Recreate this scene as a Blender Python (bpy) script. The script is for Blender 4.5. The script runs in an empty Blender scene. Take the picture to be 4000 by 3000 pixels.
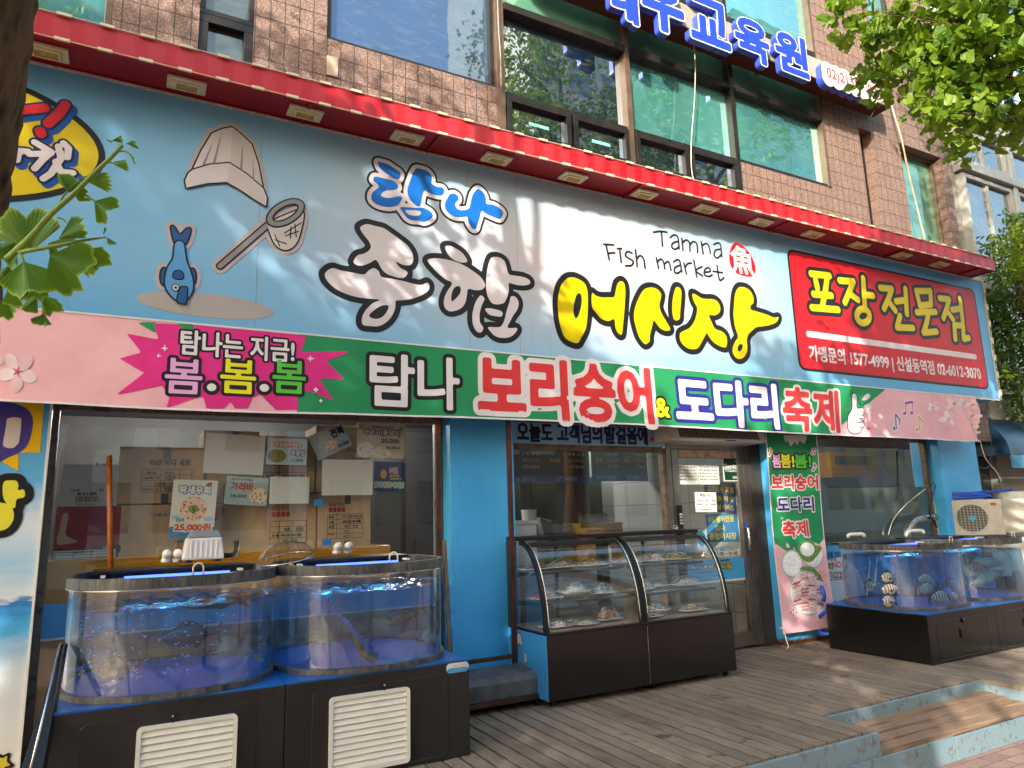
import bpy, bmesh, math, random
import numpy as np
from mathutils import Vector, Matrix
SC = bpy.context.scene; COL = SC.collection
R_ = math.radians
random.seed(7); RNG = np.random.default_rng(11)

# ---------------------------------------------------------------- camera, sky, sun, exposure
YAW, PITCH, ROLL, FPX = R_(28.6758), R_(10.5693), R_(-1.6663), 2770.0
FW = Vector((math.sin(YAW)*math.cos(PITCH), math.cos(YAW)*math.cos(PITCH), math.sin(PITCH)))
_r0 = Vector((math.cos(YAW), -math.sin(YAW), 0)); _u0 = _r0.cross(FW)
RT = math.cos(ROLL)*_r0 + math.sin(ROLL)*_u0
UP = -math.sin(ROLL)*_r0 + math.cos(ROLL)*_u0
CAM = Vector((0, 0, 1.4))
cd = bpy.data.cameras.new('camera'); cam = bpy.data.objects.new('camera', cd); COL.objects.link(cam)
cam.matrix_world = Matrix(((RT.x, UP.x, -FW.x, CAM.x), (RT.y, UP.y, -FW.y, CAM.y), (RT.z, UP.z, -FW.z, CAM.z), (0, 0, 0, 1)))
cd.sensor_width = 36; cd.lens = 36*FPX/4000; cd.clip_start = .05; cd.clip_end = 600
SC.camera = cam
SUN_DIR = Vector((1.05, .95, -.60)).normalized()
elev = math.asin(-SUN_DIR.z); azim = math.atan2(-SUN_DIR.x, -SUN_DIR.y)
w = bpy.data.worlds.new('World'); SC.world = w; w.use_nodes = True
nt = w.node_tree; sky = nt.nodes.new('ShaderNodeTexSky'); sky.sky_type = 'NISHITA'; sky.sun_disc = False
sky.sun_elevation = elev; sky.sun_rotation = azim; sky.dust_density = 3.2; sky.air_density = 1.4
bg = nt.nodes['Background']; nt.links.new(sky.outputs[0], bg.inputs[0]); bg.inputs[1].default_value = .15
sd = bpy.data.lights.new('sun', 'SUN'); sd.energy = 2.0; sd.angle = R_(.5); sd.color = (1, .92, .80)
sun = bpy.data.objects.new('sun', sd); COL.objects.link(sun); sun.location = (-20, -20, 20)
sun.rotation_euler = SUN_DIR.to_track_quat('-Z', 'Y').to_euler()
SC.view_settings.view_transform = 'Standard'; SC.view_settings.look = 'None'; SC.view_settings.gamma = 1
SC.view_settings.exposure = 2.05
SC.cycles.max_bounces = 14; SC.cycles.transparent_max_bounces = 24; SC.cycles.use_denoising = True
SC.cycles.caustics_reflective = False; SC.cycles.caustics_refractive = False

# ---------------------------------------------------------------- helpers
def ray(px, py): return RT*((px-2000)/FPX) - UP*((py-1500)/FPX) + FW
def hy(px, py, y): d = ray(px, py); return CAM + d*((y-CAM.y)/d.y)
def hz(px, py, z): d = ray(px, py); return CAM + d*((z-CAM.z)/d.z)
def hx(px, py, x): d = ray(px, py); return CAM + d*((x-CAM.x)/d.x)
def hd(px, py, t): return CAM + ray(px, py)*t

def lin(h):
    if not isinstance(h, str): return (*h[:3], 1)
    c = [int(h[i:i+2], 16)/255 for i in (0, 2, 4)]
    return (*[x/12.92 if x <= .04045 else ((x+.055)/1.055)**2.4 for x in c], 1)

class NT:
    def __init__(s, name):
        s.m = bpy.data.materials.new(name); s.m.use_nodes = True; s.t = s.m.node_tree; s.t.nodes.clear()
        s.out = s.n('OutputMaterial')
    def n(s, ty, **k):
        nd = s.t.nodes.new('ShaderNode'+ty)
        for a, v in k.items(): setattr(nd, a, v)
        return nd
    def put(s, sock, v):
        if isinstance(v, bpy.types.NodeSocket): s.t.links.new(v, sock)
        else: sock.default_value = v
    def set(s, nd, **k):
        for a, v in k.items(): s.put(nd.inputs[a.replace('_', ' ')], v)
        return nd
    def coord(s): return s.n('TexCoord').outputs['Object']
    def xz(s):
        sp = s.n('SeparateXYZ'); s.put(sp.inputs[0], s.coord()); cb = s.n('CombineXYZ')
        s.put(cb.inputs[0], sp.outputs[0]); s.put(cb.inputs[1], sp.outputs[2]); return cb.outputs[0], sp
    def scale(s, v, sc):
        mp = s.n('Mapping'); s.put(mp.inputs['Vector'], v); mp.inputs['Scale'].default_value = sc; return mp.outputs[0]
    def noise(s, v, sc=5, det=4, rough=.6):
        nd = s.n('TexNoise'); s.put(nd.inputs['Vector'], v); nd.inputs['Scale'].default_value = sc
        nd.inputs['Detail'].default_value = det; nd.inputs['Roughness'].default_value = rough; return nd.outputs['Fac']
    def ramp(s, f, stops, interp='LINEAR'):
        nd = s.n('ValToRGB'); s.put(nd.inputs[0], f); el = nd.color_ramp.elements; nd.color_ramp.interpolation = interp
        while len(el) < len(stops): el.new(.5)
        for e, (p, c) in zip(el, stops): e.position = p; e.color = lin(c) if isinstance(c, (str, tuple)) else (c, c, c, 1)
        return nd.outputs[0]
    def mix(s, f, a, b, mode='MIX'):
        nd = s.n('Mix', data_type='RGBA', blend_type=mode); s.put(nd.inputs[0], f); s.put(nd.inputs[6], a); s.put(nd.inputs[7], b); return nd.outputs[2]
    def math(s, op, a, b=0., c=0.):
        nd = s.n('Math', operation=op)
        for i, v in enumerate((a, b, c)): s.put(nd.inputs[i], v)
        return nd.outputs[0]
    def bump(s, h, st=.3, d=.01):
        nd = s.n('Bump'); s.put(nd.inputs['Height'], h); nd.inputs['Strength'].default_value = st; nd.inputs['Distance'].default_value = d; return nd.outputs[0]
    def princ(s, col, rough=.5, metal=0, normal=None, spec=.5, coat=0):
        p = s.n('BsdfPrincipled'); s.put(p.inputs['Base Color'], col); s.put(p.inputs['Roughness'], rough)
        p.inputs['Metallic'].default_value = metal; p.inputs['Specular IOR Level'].default_value = spec
        p.inputs['Coat Weight'].default_value = coat
        if normal is not None: s.put(p.inputs['Normal'], normal)
        return p.outputs[0]
    def fin(s, sh): s.put(s.out.inputs[0], sh); return s.m

_mc = {}
def mat(name, col, rough=.5, metal=0, var=.12, vs=6, bump=0, bs=80, spec=.5, coat=0):
    """plain painted or plastic stuff with blotchy wear in colour and gloss"""
    if name in _mc: return _mc[name]
    s = NT(name); c = s.coord(); n = s.noise(c, vs, 5, .65)
    cc = lin(col); dk = (*[x*(1-var*1.6) for x in cc[:3]], 1); lt = (*[min(1, x*(1+var*.7)) for x in cc[:3]], 1)
    colr = s.ramp(n, [(.3, dk[:3]), (.7, lt[:3])])
    nr = s.math('MULTIPLY_ADD', n, .25, rough-.12)
    nm = s.bump(s.noise(c, bs, 3), bump, .004) if bump else None
    _mc[name] = s.fin(s.princ(colr, nr, metal, nm, spec, coat)); return _mc[name]
def ink(h): return mat('ink_'+h, h, .42, 0, .05, 3, 0, 0, .35)
def emit(name, col, st):
    s = NT(name); e = s.n('Emission'); e.inputs[0].default_value = lin(col); e.inputs[1].default_value = st; return s.fin(e.outputs[0])
def glassmat(name, tint, ior=1.5, boost=0., dirt=.03, gcol=(1, 1, 1)):
    s = NT(name); tr = s.n('BsdfTransparent'); tr.inputs[0].default_value = (*tint, 1)
    gl = s.n('BsdfGlossy'); gl.inputs['Roughness'].default_value = .015; gl.inputs[0].default_value = (*gcol, 1)
    lw = s.n('LayerWeight'); lw.inputs[0].default_value = .5; f0 = ((ior-1)/(ior+1))**2*1.8
    f = s.math('MULTIPLY_ADD', s.math('POWER', lw.outputs['Facing'], 4.5), 1-f0, f0+boost); f = s.math('MINIMUM', f, .92)
    mx = s.n('MixShader'); s.put(mx.inputs[0], f); s.put(mx.inputs[1], tr.outputs[0]); s.put(mx.inputs[2], gl.outputs[0])
    sh = mx.outputs[0]
    if dirt:
        df = s.n('BsdfDiffuse'); df.inputs[0].default_value = (.75, .74, .7, 1)
        v = s.scale(s.coord(), (1.5, 1.5, .5)); d = s.ramp(s.noise(v, 5, 6, .7), [(.4, 0.), (.75, 1.)])
        m2 = s.n('MixShader'); s.put(m2.inputs[0], s.math('MULTIPLY', d, dirt*2)); s.put(m2.inputs[1], sh); s.put(m2.inputs[2], df.outputs[0]); sh = m2.outputs[0]
    return s.fin(sh)

class MB:
    def __init__(s): s.v = []; s.f = []; s.xf = None
    def add(s, vs, fs):
        o = len(s.v)
        s.v += [tuple(s.xf @ Vector(p)) if s.xf else tuple(p) for p in vs]; s.f += [tuple(i+o for i in f) for f in fs]; return s
    def box(s, x0, x1, y0, y1, z0, z1):
        return s.add([(x0,y0,z0),(x1,y0,z0),(x1,y1,z0),(x0,y1,z0),(x0,y0,z1),(x1,y0,z1),(x1,y1,z1),(x0,y1,z1)],
                     [(3,2,1,0),(4,5,6,7),(0,1,5,4),(1,2,6,5),(2,3,7,6),(3,0,4,7)])
    def beam(s, a, b, w, h):
        a = Vector(a); b = Vector(b); d = (b-a).normalized(); up = Vector((0,0,1)) if abs(d.z) < .95 else Vector((0,1,0))
        x = d.cross(up).normalized()*w/2; z = x.cross(d).normalized()*h/2
        return s.add([p+q for p in (a, b) for q in (-x-z, x-z, x+z, -x+z)], [(0,1,2,3),(7,6,5,4),(0,4,5,1),(1,5,6,2),(2,6,7,3),(3,7,4,0)])
    def tube(s, pts, r, n=10, cap=True):
        pts = [Vector(p) for p in pts]; m = len(pts); rs = r if isinstance(r, (list, tuple)) else [r]*m
        vs = []; ref = None
        for i, p in enumerate(pts):
            t = (pts[min(i+1, m-1)]-pts[max(i-1, 0)]).normalized()
            if ref is None: ref = t.orthogonal().normalized()
            ref = (ref - t*ref.dot(t)).normalized(); b = t.cross(ref)
            vs += [p+(ref*math.cos(2*math.pi*k/n)+b*math.sin(2*math.pi*k/n))*rs[i] for k in range(n)]
        fs = [(i*n+k, i*n+(k+1)%n, (i+1)*n+(k+1)%n, (i+1)*n+k) for i in range(m-1) for k in range(n)]
        if cap: fs += [tuple(range(n-1, -1, -1)), tuple((m-1)*n+k for k in range(n))]
        return s.add(vs, fs)
    def lathe(s, prof, c=(0,0,0), n=24, sx=1, sy=1, sup=2.0):
        vs = []
        for r, z in prof:
            for k in range(n):
                t = 2*math.pi*k/n; ct, st = math.cos(t), math.sin(t)
                ct = math.copysign(abs(ct)**(2/sup), ct); st = math.copysign(abs(st)**(2/sup), st)
                vs.append((c[0]+r*sx*ct, c[1]+r*sy*st, c[2]+z))
        m = len(prof)
        fs = [(i*n+k, i*n+(k+1)%n, (i+1)*n+(k+1)%n, (i+1)*n+k) for i in range(m-1) for k in range(n)]
        return s.add(vs, fs)
    def cap(s, r, c, z, n=24, sx=1, sy=1, sup=2.0, flip=False):
        vs = []
        for k in range(n):
            t = 2*math.pi*k/n; ct, st = math.cos(t), math.sin(t)
            ct = math.copysign(abs(ct)**(2/sup), ct); st = math.copysign(abs(st)**(2/sup), st)
            vs.append((c[0]+r*sx*ct, c[1]+r*sy*st, z))
        return s.add(vs, [tuple(range(n)) if not flip else tuple(range(n-1, -1, -1))])
    def prism(s, poly, d):
        d = Vector(d); n = len(poly); p = [Vector(q) for q in poly]
        return s.add(p+[q+d for q in p], [tuple(range(n)), tuple(range(2*n-1, n-1, -1))]+[(k, k+n, (k+1)%n+n, (k+1)%n) for k in range(n)])
    def grid(s, fn, nu, nv):
        return s.add([fn(i/nu, j/nv) for j in range(nv+1) for i in range(nu+1)],
                     [(j*(nu+1)+i, j*(nu+1)+i+1, (j+1)*(nu+1)+i+1, (j+1)*(nu+1)+i) for j in range(nv) for i in range(nu)])
    def build(s, name, m, parent=None, smooth=False, bevel=0, fixn=True):
        me = bpy.data.meshes.new(name); o = bpy.data.objects.new(name, me)
        V = s.v
        if parent is None:
            a = np.array(V); base = Vector(((a[:,0].min()+a[:,0].max())/2, (a[:,1].min()+a[:,1].max())/2, a[:,2].min()))
            V = [(p[0]-base.x, p[1]-base.y, p[2]-base.z) for p in V]; o.location = base
        me.from_pydata(V, [], s.f)
        if bevel or fixn:
            bm = bmesh.new(); bm.from_mesh(me)
            if fixn: bmesh.ops.recalc_face_normals(bm, faces=bm.faces)
            if bevel:
                es = [e for e in bm.edges if len(e.link_faces) == 2 and e.calc_face_angle(0) > .6]
                bmesh.ops.bevel(bm, geom=es, offset=bevel, segments=2, affect='EDGES', profile=.6, clamp_overlap=True)
            bm.to_mesh(me); bm.free()
        if smooth:
            me.polygons.foreach_set('use_smooth', [True]*len(me.polygons))
            if smooth == 'auto' : me.set_sharp_from_angle(angle=R_(40))
        me.materials.append(m); COL.objects.link(o)
        if parent is not None: attach(o, parent)
        return o
def root_loc(o):
    m = Matrix.Translation(o.location)
    return m
def attach(o, parent):
    o.parent = parent
    p = parent; mats = Matrix.Translation((0,0,0))
    # every builder works in world coordinates: cancel the (translation only) parent chain
    loc = Vector((0,0,0))
    while p is not None:
        loc += p.location + p.matrix_parent_inverse.translation; p = p.parent
    o.matrix_parent_inverse = Matrix.Translation(-loc)
def tag(o, label=None, cat=None, group=None, kind=None):
    if label: o['label'] = label
    if cat: o['category'] = cat
    if group: o['group'] = group
    if kind: o['kind'] = kind
    return o
def thing(name, label, cat, loc, group=None):
    o = bpy.data.objects.new(name, None); COL.objects.link(o); o.location = loc; o.empty_display_size = .1
    return tag(o, label, cat, group)
def dup(o, parent=None, label=None, loc=None, rz=None):
    c = o.copy(); COL.objects.link(c)
    if parent is not None: pi = o.matrix_parent_inverse.copy(); c.parent = parent; c.matrix_parent_inverse = pi
    if label: c['label'] = label
    if loc is not None: c.location = loc
    if rz is not None: c.rotation_euler = rz
    for ch in list(o.children): dup(ch, c)
    return c

# ---- flat artwork on planes: signed-distance shapes traced as loops, brush strokes or lettering
class Plane:
    def __init__(s, o, ux=(1,0,0), uy=(0,0,1), disp=None):
        s.o = Vector(o); s.ux = Vector(ux).normalized(); s.uy = Vector(uy).normalized(); s.n = s.ux.cross(s.uy).normalized(); s.disp = disp
    def p3(s, u, v, off=0):
        d = s.disp(u, v) if s.disp else 0
        return s.o + s.ux*u + s.uy*v + s.n*(off+d)
    def px(s, x, y):
        d = ray(x, y); t = (s.o-CAM).dot(s.n)/d.dot(s.n); q = CAM+d*t-s.o; return (q.dot(s.ux), q.dot(s.uy))
def fac(y, disp=None): return Plane((0, y, 0), disp=disp)
def tr(pl, fr, pts): return [pl.px(fr[0]+x*fr[2], fr[1]+y*fr[2]) for x, y in pts]
def smooth(loop, k=4):
    n = len(loop); out = []
    for i in range(n):
        p0, p1, p2, p3 = (np.array(loop[(i+j-1) % n]) for j in range(4))
        for t in np.linspace(0, 1, k, endpoint=False):
            out.append(tuple(.5*((2*p1)+(-p0+p2)*t+(2*p0-5*p1+4*p2-p3)*t*t+(-p0+3*p1-3*p2+p3)*t**3)))
    return out
_gl = {}
def glyphs(body):
    if body in _gl: return _gl[body]
    c = bpy.data.curves.new('t', 'FONT'); c.body = body; c.fill_mode = 'NONE'; c.resolution_u = 3
    o = bpy.data.objects.new('t', c); COL.objects.link(o)
    me = o.evaluated_get(bpy.context.evaluated_depsgraph_get()).to_mesh()
    vs = np.array([v.co[:2] for v in me.vertices]); es = np.array([e.vertices[:] for e in me.edges])
    seg = np.stack([vs[es[:,0]], vs[es[:,1]]], 1) if len(es) else np.zeros((0,2,2))
    bpy.data.objects.remove(o); bpy.data.curves.remove(c)
    _gl[body] = seg; return seg
def loops_seg(loops):
    return np.concatenate([np.stack([np.array(l), np.roll(np.array(l), -1, 0)], 1) for l in loops])
def field(xs, ys, seg=None, strokes=None):
    X, Y = np.meshgrid(xs, ys); P = np.stack([X.ravel(), Y.ravel()], 1); D = np.full(len(P), 1e9)
    if seg is not None and len(seg):
        a, b = seg[:,0], seg[:,1]; d = b-a; L = (d**2).sum(1)+1e-18
        for i in range(0, len(P), 4000):
            p = P[i:i+4000]; q = p[:,None]-a[None]
            t = np.clip((q*d).sum(2)/L, 0, 1); dist = np.sqrt(((q-t[...,None]*d)**2).sum(2).min(1))
            y = p[:,1:2]; c = (a[:,1] > y) != (b[:,1] > y)
            with np.errstate(all='ignore'): xx = a[:,0]+(y-a[:,1])*d[:,0]/np.where(d[:,1]==0, 1e-12, d[:,1])
            ins = ((c & (p[:,0:1] < xx)).sum(1) % 2) == 1
            D[i:i+4000] = np.where(ins, -dist, dist)
    for st in strokes or []:
        st = np.array(st)
        for (x0,y0,r0), (x1,y1,r1) in zip(st[:-1], st[1:]):
            a = np.array((x0,y0)); d = np.array((x1-x0, y1-y0)); L = d@d+1e-18
            t = np.clip(((P-a)@d)/L, 0, 1); dist = np.sqrt(((P-a-t[:,None]*d)**2).sum(1))-(r0+(r1-r0)*t); D = np.minimum(D, dist)
    return D.reshape(X.shape)
def iso(mb, pl, xs, ys, D, off, depth=0):
    D = D+1e-9; ins = D < 0; q = ins[:-1,:-1].astype(int)+ins[:-1,1:]+ins[1:,1:]+ins[1:,:-1]
    full = q == 4; maxrun = 10 if pl.disp else 10**6
    P = pl.p3
    for j in range(full.shape[0]):
        row = full[j]; i = 0; n = len(row)
        while i < n:
            if row[i]:
                k = i
                while k < n and row[k] and k-i < maxrun: k += 1
                mb.add([P(xs[i],ys[j],off), P(xs[k],ys[j],off), P(xs[k],ys[j+1],off), P(xs[i],ys[j+1],off)], [(0,1,2,3)]); i = k
            else: i += 1
    for j, i in zip(*np.nonzero((q > 0) & (q < 4))):
        cs = [(xs[i],ys[j],D[j,i]), (xs[i+1],ys[j],D[j,i+1]), (xs[i+1],ys[j+1],D[j+1,i+1]), (xs[i],ys[j+1],D[j+1,i])]
        poly = []; cut = []
        for k in range(4):
            a = cs[k]; b = cs[(k+1) % 4]
            if a[2] < 0: poly.append(a[:2])
            if (a[2] < 0) != (b[2] < 0):
                t = a[2]/(a[2]-b[2]); p = (a[0]+(b[0]-a[0])*t, a[1]+(b[1]-a[1])*t); poly.append(p); cut.append(p)
        mb.add([P(x,y,off) for x, y in poly], [tuple(range(len(poly)))])
        if depth:
            for a, b in zip(cut[::2], cut[1::2]): mb.add([P(*a,off), P(*b,off), P(*b,off-depth), P(*a,off-depth)], [(0,1,2,3)])
def art(pl, parent, layers, loops=None, strokes=None, seg=None, res=.01, name='lettering', clip=None):
    """layers: (level, material, offset[, depth]) - every layer is the shape grown by level, one mesh each"""
    s = [seg] if seg is not None else []
    if loops: s.append(loops_seg(loops))
    S = np.concatenate(s) if s else None
    pts = [] if S is None else [S.reshape(-1, 2)]
    rm = 0
    for st in strokes or []: st = np.array(st); pts.append(st[:,:2]); rm = max(rm, st[:,2].max())
    A = np.concatenate(pts); g = max(l[0] for l in layers)+rm+2*res
    lo, hi = A.min(0)-g, A.max(0)+g
    if clip: lo = np.maximum(lo, clip[:2]); hi = np.minimum(hi, clip[2:])
    xs = np.arange(lo[0], hi[0]+res, res); ys = np.arange(lo[1], hi[1]+res, res)
    if clip: xs = np.minimum(xs, hi[0]); ys = np.minimum(ys, hi[1])
    D = field(xs, ys, S, strokes); out = []
    for k, l in enumerate(layers):
        mb = MB(); iso(mb, pl, xs, ys, D-l[0], l[2], l[3] if len(l) > 3 else 0)
        if mb.f: out.append(mb.build(name if k == len(layers)-1 else name+'_outline', l[1], parent, fixn=False))
    return out
def text(pl, parent, body, box, layers, res=None, bold=0, slant=0, name='lettering', clip=None):
    """box = (u0, v0, u1, v1) on the plane; lettering is fitted to it"""
    seg = glyphs(body).copy(); f = seg.reshape(-1, 2); lo, hi = f.min(0), f.max(0)
    u0, v0, u1, v1 = box; sc = np.array(((u1-u0), (v1-v0)))/(hi-lo)
    seg = (seg-lo)*sc+np.array((u0, v0))
    if slant: seg[...,0] += (seg[...,1]-v0)*slant
    h = v1-v0; res = res or max(.003, h/30)
    return art(pl, parent, [(l[0]*h+bold*h, *l[1:]) for l in layers], seg=seg, res=res, name=name, clip=clip)
def pbox(pl, ll, ur): a = pl.px(*ll); b = pl.px(*ur); return (min(a[0],b[0]), min(a[1],b[1]), max(a[0],b[0]), max(a[1],b[1]))
def ell(cx, cy, a, b, n=40, rot=0):
    return [(cx+a*math.cos(t)*math.cos(rot)-b*math.sin(t)*math.sin(rot), cy+a*math.cos(t)*math.sin(rot)+b*math.sin(t)*math.cos(rot)) for t in np.linspace(0, 2*math.pi, n, endpoint=False)]
def star(cx, cy, r, q=.28, n=4, rot=math.pi/2):
    return [(cx+(r if k % 2 == 0 else r*q)*math.cos(rot+math.pi*k/n), cy+(r if k % 2 == 0 else r*q)*math.sin(rot+math.pi*k/n)) for k in range(2*n)]

# ---------------------------------------------------------------- materials of the setting
def m_tiles():
    s = NT('granite_tiles'); v, sp = s.xz()
    bt = s.n('TexBrick'); bt.offset = 0; s.put(bt.inputs['Vector'], v)
    for k, x in (('Scale', 1.), ('Mortar Size', .005), ('Brick Width', .118), ('Row Height', .19), ('Mortar Smooth', .3), ('Bias', 0.)): bt.inputs[k].default_value = x
    bt.inputs['Color1'].default_value = (0,0,0,1); bt.inputs['Color2'].default_value = (1,1,1,1); bt.inputs['Mortar'].default_value = (.5,.5,.5,1)
    c = s.coord(); sp1 = s.noise(c, 85, 4, .8); big = s.noise(c, 1.3, 4)
    g = s.ramp(sp1, [(.32, '4a3a33'), (.5, '84695d'), (.68, 'c0a798')])
    g = s.mix(s.math('MULTIPLY', bt.outputs[0], .22), g, lin('5c4741'), 'MIX')
    st = s.ramp(s.noise(s.scale(c, (3, 3, .5)), 2.5, 5, .7), [(.45, 0.), (.8, 1.)])
    g = s.mix(s.math('MULTIPLY', st, .35), g, lin('6a5148'))
    col = s.mix(bt.outputs['Fac'], g, lin('4f433b'))
    h = s.math('SUBTRACT', s.math('MULTIPLY', s.noise(c, 60, 4, .7), .6), s.math('MULTIPLY', bt.outputs['Fac'], 1.2))
    return s.fin(s.princ(col, .62, 0, s.bump(h, 1., .02)))
PITCH_D = .1105
DECK_X = -3+PITCH_D*145/2
def m_deck():
    s = NT('weathered_planks'); c = s.coord(); g = s.n('NewGeometry'); rnd = g.outputs['Random Per Island']
    off = s.n('CombineXYZ'); s.put(off.inputs[1], s.math('MULTIPLY', rnd, 40)); ad = s.n('VectorMath'); s.put(ad.inputs[0], c); s.put(ad.inputs[1], off.outputs[0])
    gr = s.noise(s.scale(ad.outputs[0], (95, 3.2, 20)), 1.5, 5, .65); wear = s.noise(c, 1.1, 5, .7)
    col = s.ramp(gr, [(.25, '42372d'), (.5, '7d6d5c'), (.75, 'a89882')])
    col = s.mix(s.math('MULTIPLY', rnd, .55), col, lin('4c3d31')); col = s.mix(s.ramp(wear, [(.42, 0.), (.7, .55)]), col, lin('a39683'))
    sn = s.ramp(s.noise(ad.outputs[0], 6, 3, .5), [(.66, 0.), (.74, .7)]); col = s.mix(sn, col, lin('2a1f19'))
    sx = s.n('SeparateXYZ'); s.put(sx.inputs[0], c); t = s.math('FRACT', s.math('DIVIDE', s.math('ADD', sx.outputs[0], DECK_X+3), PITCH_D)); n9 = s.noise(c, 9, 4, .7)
    e = s.math('ADD', s.math('ABSOLUTE', s.math('SUBTRACT', t, .445)), s.math('MULTIPLY', s.math('SUBTRACT', n9, .5), .10)); col = s.mix(s.ramp(e, [(.385, 0.), (.45, .65)]), col, lin('2a211a'))   # stained plank edges, with the dark shade of the gaps painted in
    return s.fin(s.princ(col, s.ramp(gr, [(.3, .85), (.8, .6)]), 0, s.bump(s.math('ADD', gr, s.math('MULTIPLY', sn, -.4)), .5, .006)))
def m_chipped(name, paint, under, amt=.5, rust=0., rough=.5, vs=7):
    """old paint: chips down to the layer under it, rust runs from fixings"""
    s = NT(name); c = s.coord(); n1 = s.noise(c, vs, 8, .75); n2 = s.noise(s.scale(c, (5, 5, 1.2)), 3, 5, .7); n3 = s.noise(c, 2, 3)
    col = s.mix(s.math('MULTIPLY', n3, .5), lin(paint), lin(tuple(x*.72 for x in lin(paint)[:3])))
    ch = s.ramp(n1, [(.62-.16*amt, 0.), (.66-.13*amt, 1.)]); col = s.mix(s.math('MULTIPLY', ch, min(1, amt*1.3)), col, lin(under))
    if rust: col = s.mix(s.ramp(n2, [(.68-.25*rust, 0.), (.78-.2*rust, .9)]), col, s.ramp(n1, [(.35, '2e1509'), (.65, '7a3c16')]))
    return s.fin(s.princ(col, s.math('MULTIPLY_ADD', ch, .3, rough), 0, s.bump(s.math('SUBTRACT', n1, s.math('MULTIPLY', ch, .3)), .15, .004)))
def m_pillar():
    s = NT('pillar_paint'); v, sp = s.xz(); c = s.coord(); n = s.noise(c, 3, 5); n1 = s.noise(c, 22, 6, .7)
    col = s.mix(n, lin('36a2e6'), lin('58bcf6'))
    hgt = s.math('ADD', sp.outputs[2], s.math('MULTIPLY', s.math('SUBTRACT', n1, .5), .12))
    low = s.ramp(hgt, [(.035, 1.), (.075, 0.)]); col = s.mix(low, col, s.ramp(n1, [(.3, '2b160b'), (.7, '6e3a18')]))
    st = s.ramp(s.noise(s.scale(c, (9, 9, .7)), 2, 5, .7), [(.6, 0.), (.85, .5)]); col = s.mix(st, col, lin('3a6f8f'))
    return s.fin(s.princ(col, .38, 0, s.bump(n1, .08, .003)))
def m_sign():
    s = NT('sign_print'); v, sp = s.xz()
    # the print itself fades from sky blue at its edges to a pale cloud in the middle
    x = s.math('SUBTRACT', sp.outputs[0], 3.6); x = s.math('DIVIDE', x, 3.4); z = s.math('DIVIDE', s.math('SUBTRACT', sp.outputs[2], 3.65), 1.05)
    r = s.math('SQRT', s.math('ADD', s.math('MULTIPLY', x, x), s.math('MULTIPLY', z, z)))
    r = s.math('ADD', r, s.math('MULTIPLY', s.math('SUBTRACT', s.noise(s.scale(v, (1, 1.5, 1)), 1.2, 3), .5), .3))
    r = s.math('MULTIPLY', r, .66)
    col = s.ramp(r, [(.07, 'beb7bc'), (.37, 'aebfce'), (.66, '82b9dd'), (.95, '5fa4d4')])
    dirt = s.ramp(s.noise(s.scale(v, (5, .5, 1)), 2.5, 6, .7), [(.55, 0.), (.9, .35)]); col = s.mix(dirt, col, lin('8f9aa2'))
    spk = s.ramp(s.noise(v, 28, 3, .7), [(.76, 0.), (.8, .5)]); col = s.mix(spk, col, lin('5f5146'))
    return s.fin(s.princ(col, .4, 0, s.bump(s.noise(v, 2.2, 2), .12, .03), .4))
def m_awning():
    s = NT('awning_red'); v, sp = s.xz(); c = s.coord()
    wv = s.math('SINE', s.math('MULTIPLY_ADD', sp.outputs[0], 35., s.math('MULTIPLY', s.noise(c, 5, 3), 2.5)))
    f = s.ramp(s.math('ADD', wv, s.math('MULTIPLY', s.noise(s.scale(c, (20, 20, 3)), 3, 4), 1.4)), [(.2, 0.), (.75, 1.)])
    col = s.mix(s.math('MULTIPLY', f, .4), lin('b00c1a'), lin('b83640'))
    return s.fin(s.princ(col, .42, 0, s.bump(wv, .08, .01)))
def m_noise2(name, a, b, sc=8, rough=.7, bump=.2, sc3=(1,1,1), spec=.5, lo=.35, hi=.65):
    s = NT(name); c = s.scale(s.coord(), sc3); n = s.noise(c, sc, 6, .68)
    return s.fin(s.princ(s.ramp(n, [(lo, a), (hi, b)]), rough, 0, s.bump(n, bump, .01), spec))
def m_paver():
    s = NT('pavers'); c = s.coord(); bt = s.n('TexBrick'); s.put(bt.inputs['Vector'], c)
    for k, x in (('Scale', 1.), ('Mortar Size', .004), ('Brick Width', .21), ('Row Height', .105), ('Mortar Smooth', .2)): bt.inputs[k].default_value = x
    bt.inputs['Color1'].default_value = lin('7b5d52'); bt.inputs['Color2'].default_value = lin('96786b'); bt.inputs['Mortar'].default_value = lin('3a3029')
    n = s.noise(c, 14, 7, .75); col = s.mix(s.ramp(n, [(.35, 0.), (.7, .6)]), bt.outputs[0], lin('9a8378')); n2 = s.noise(c, 1.2, 5)
    col = s.mix(s.ramp(n2, [(.5, 0.), (.75, .5)]), col, lin('4a3a33'))
    return s.fin(s.princ(col, .8, 0, s.bump(s.math('SUBTRACT', s.noise(c, 90, 4), bt.outputs['Fac']), .5, .008)))
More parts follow.
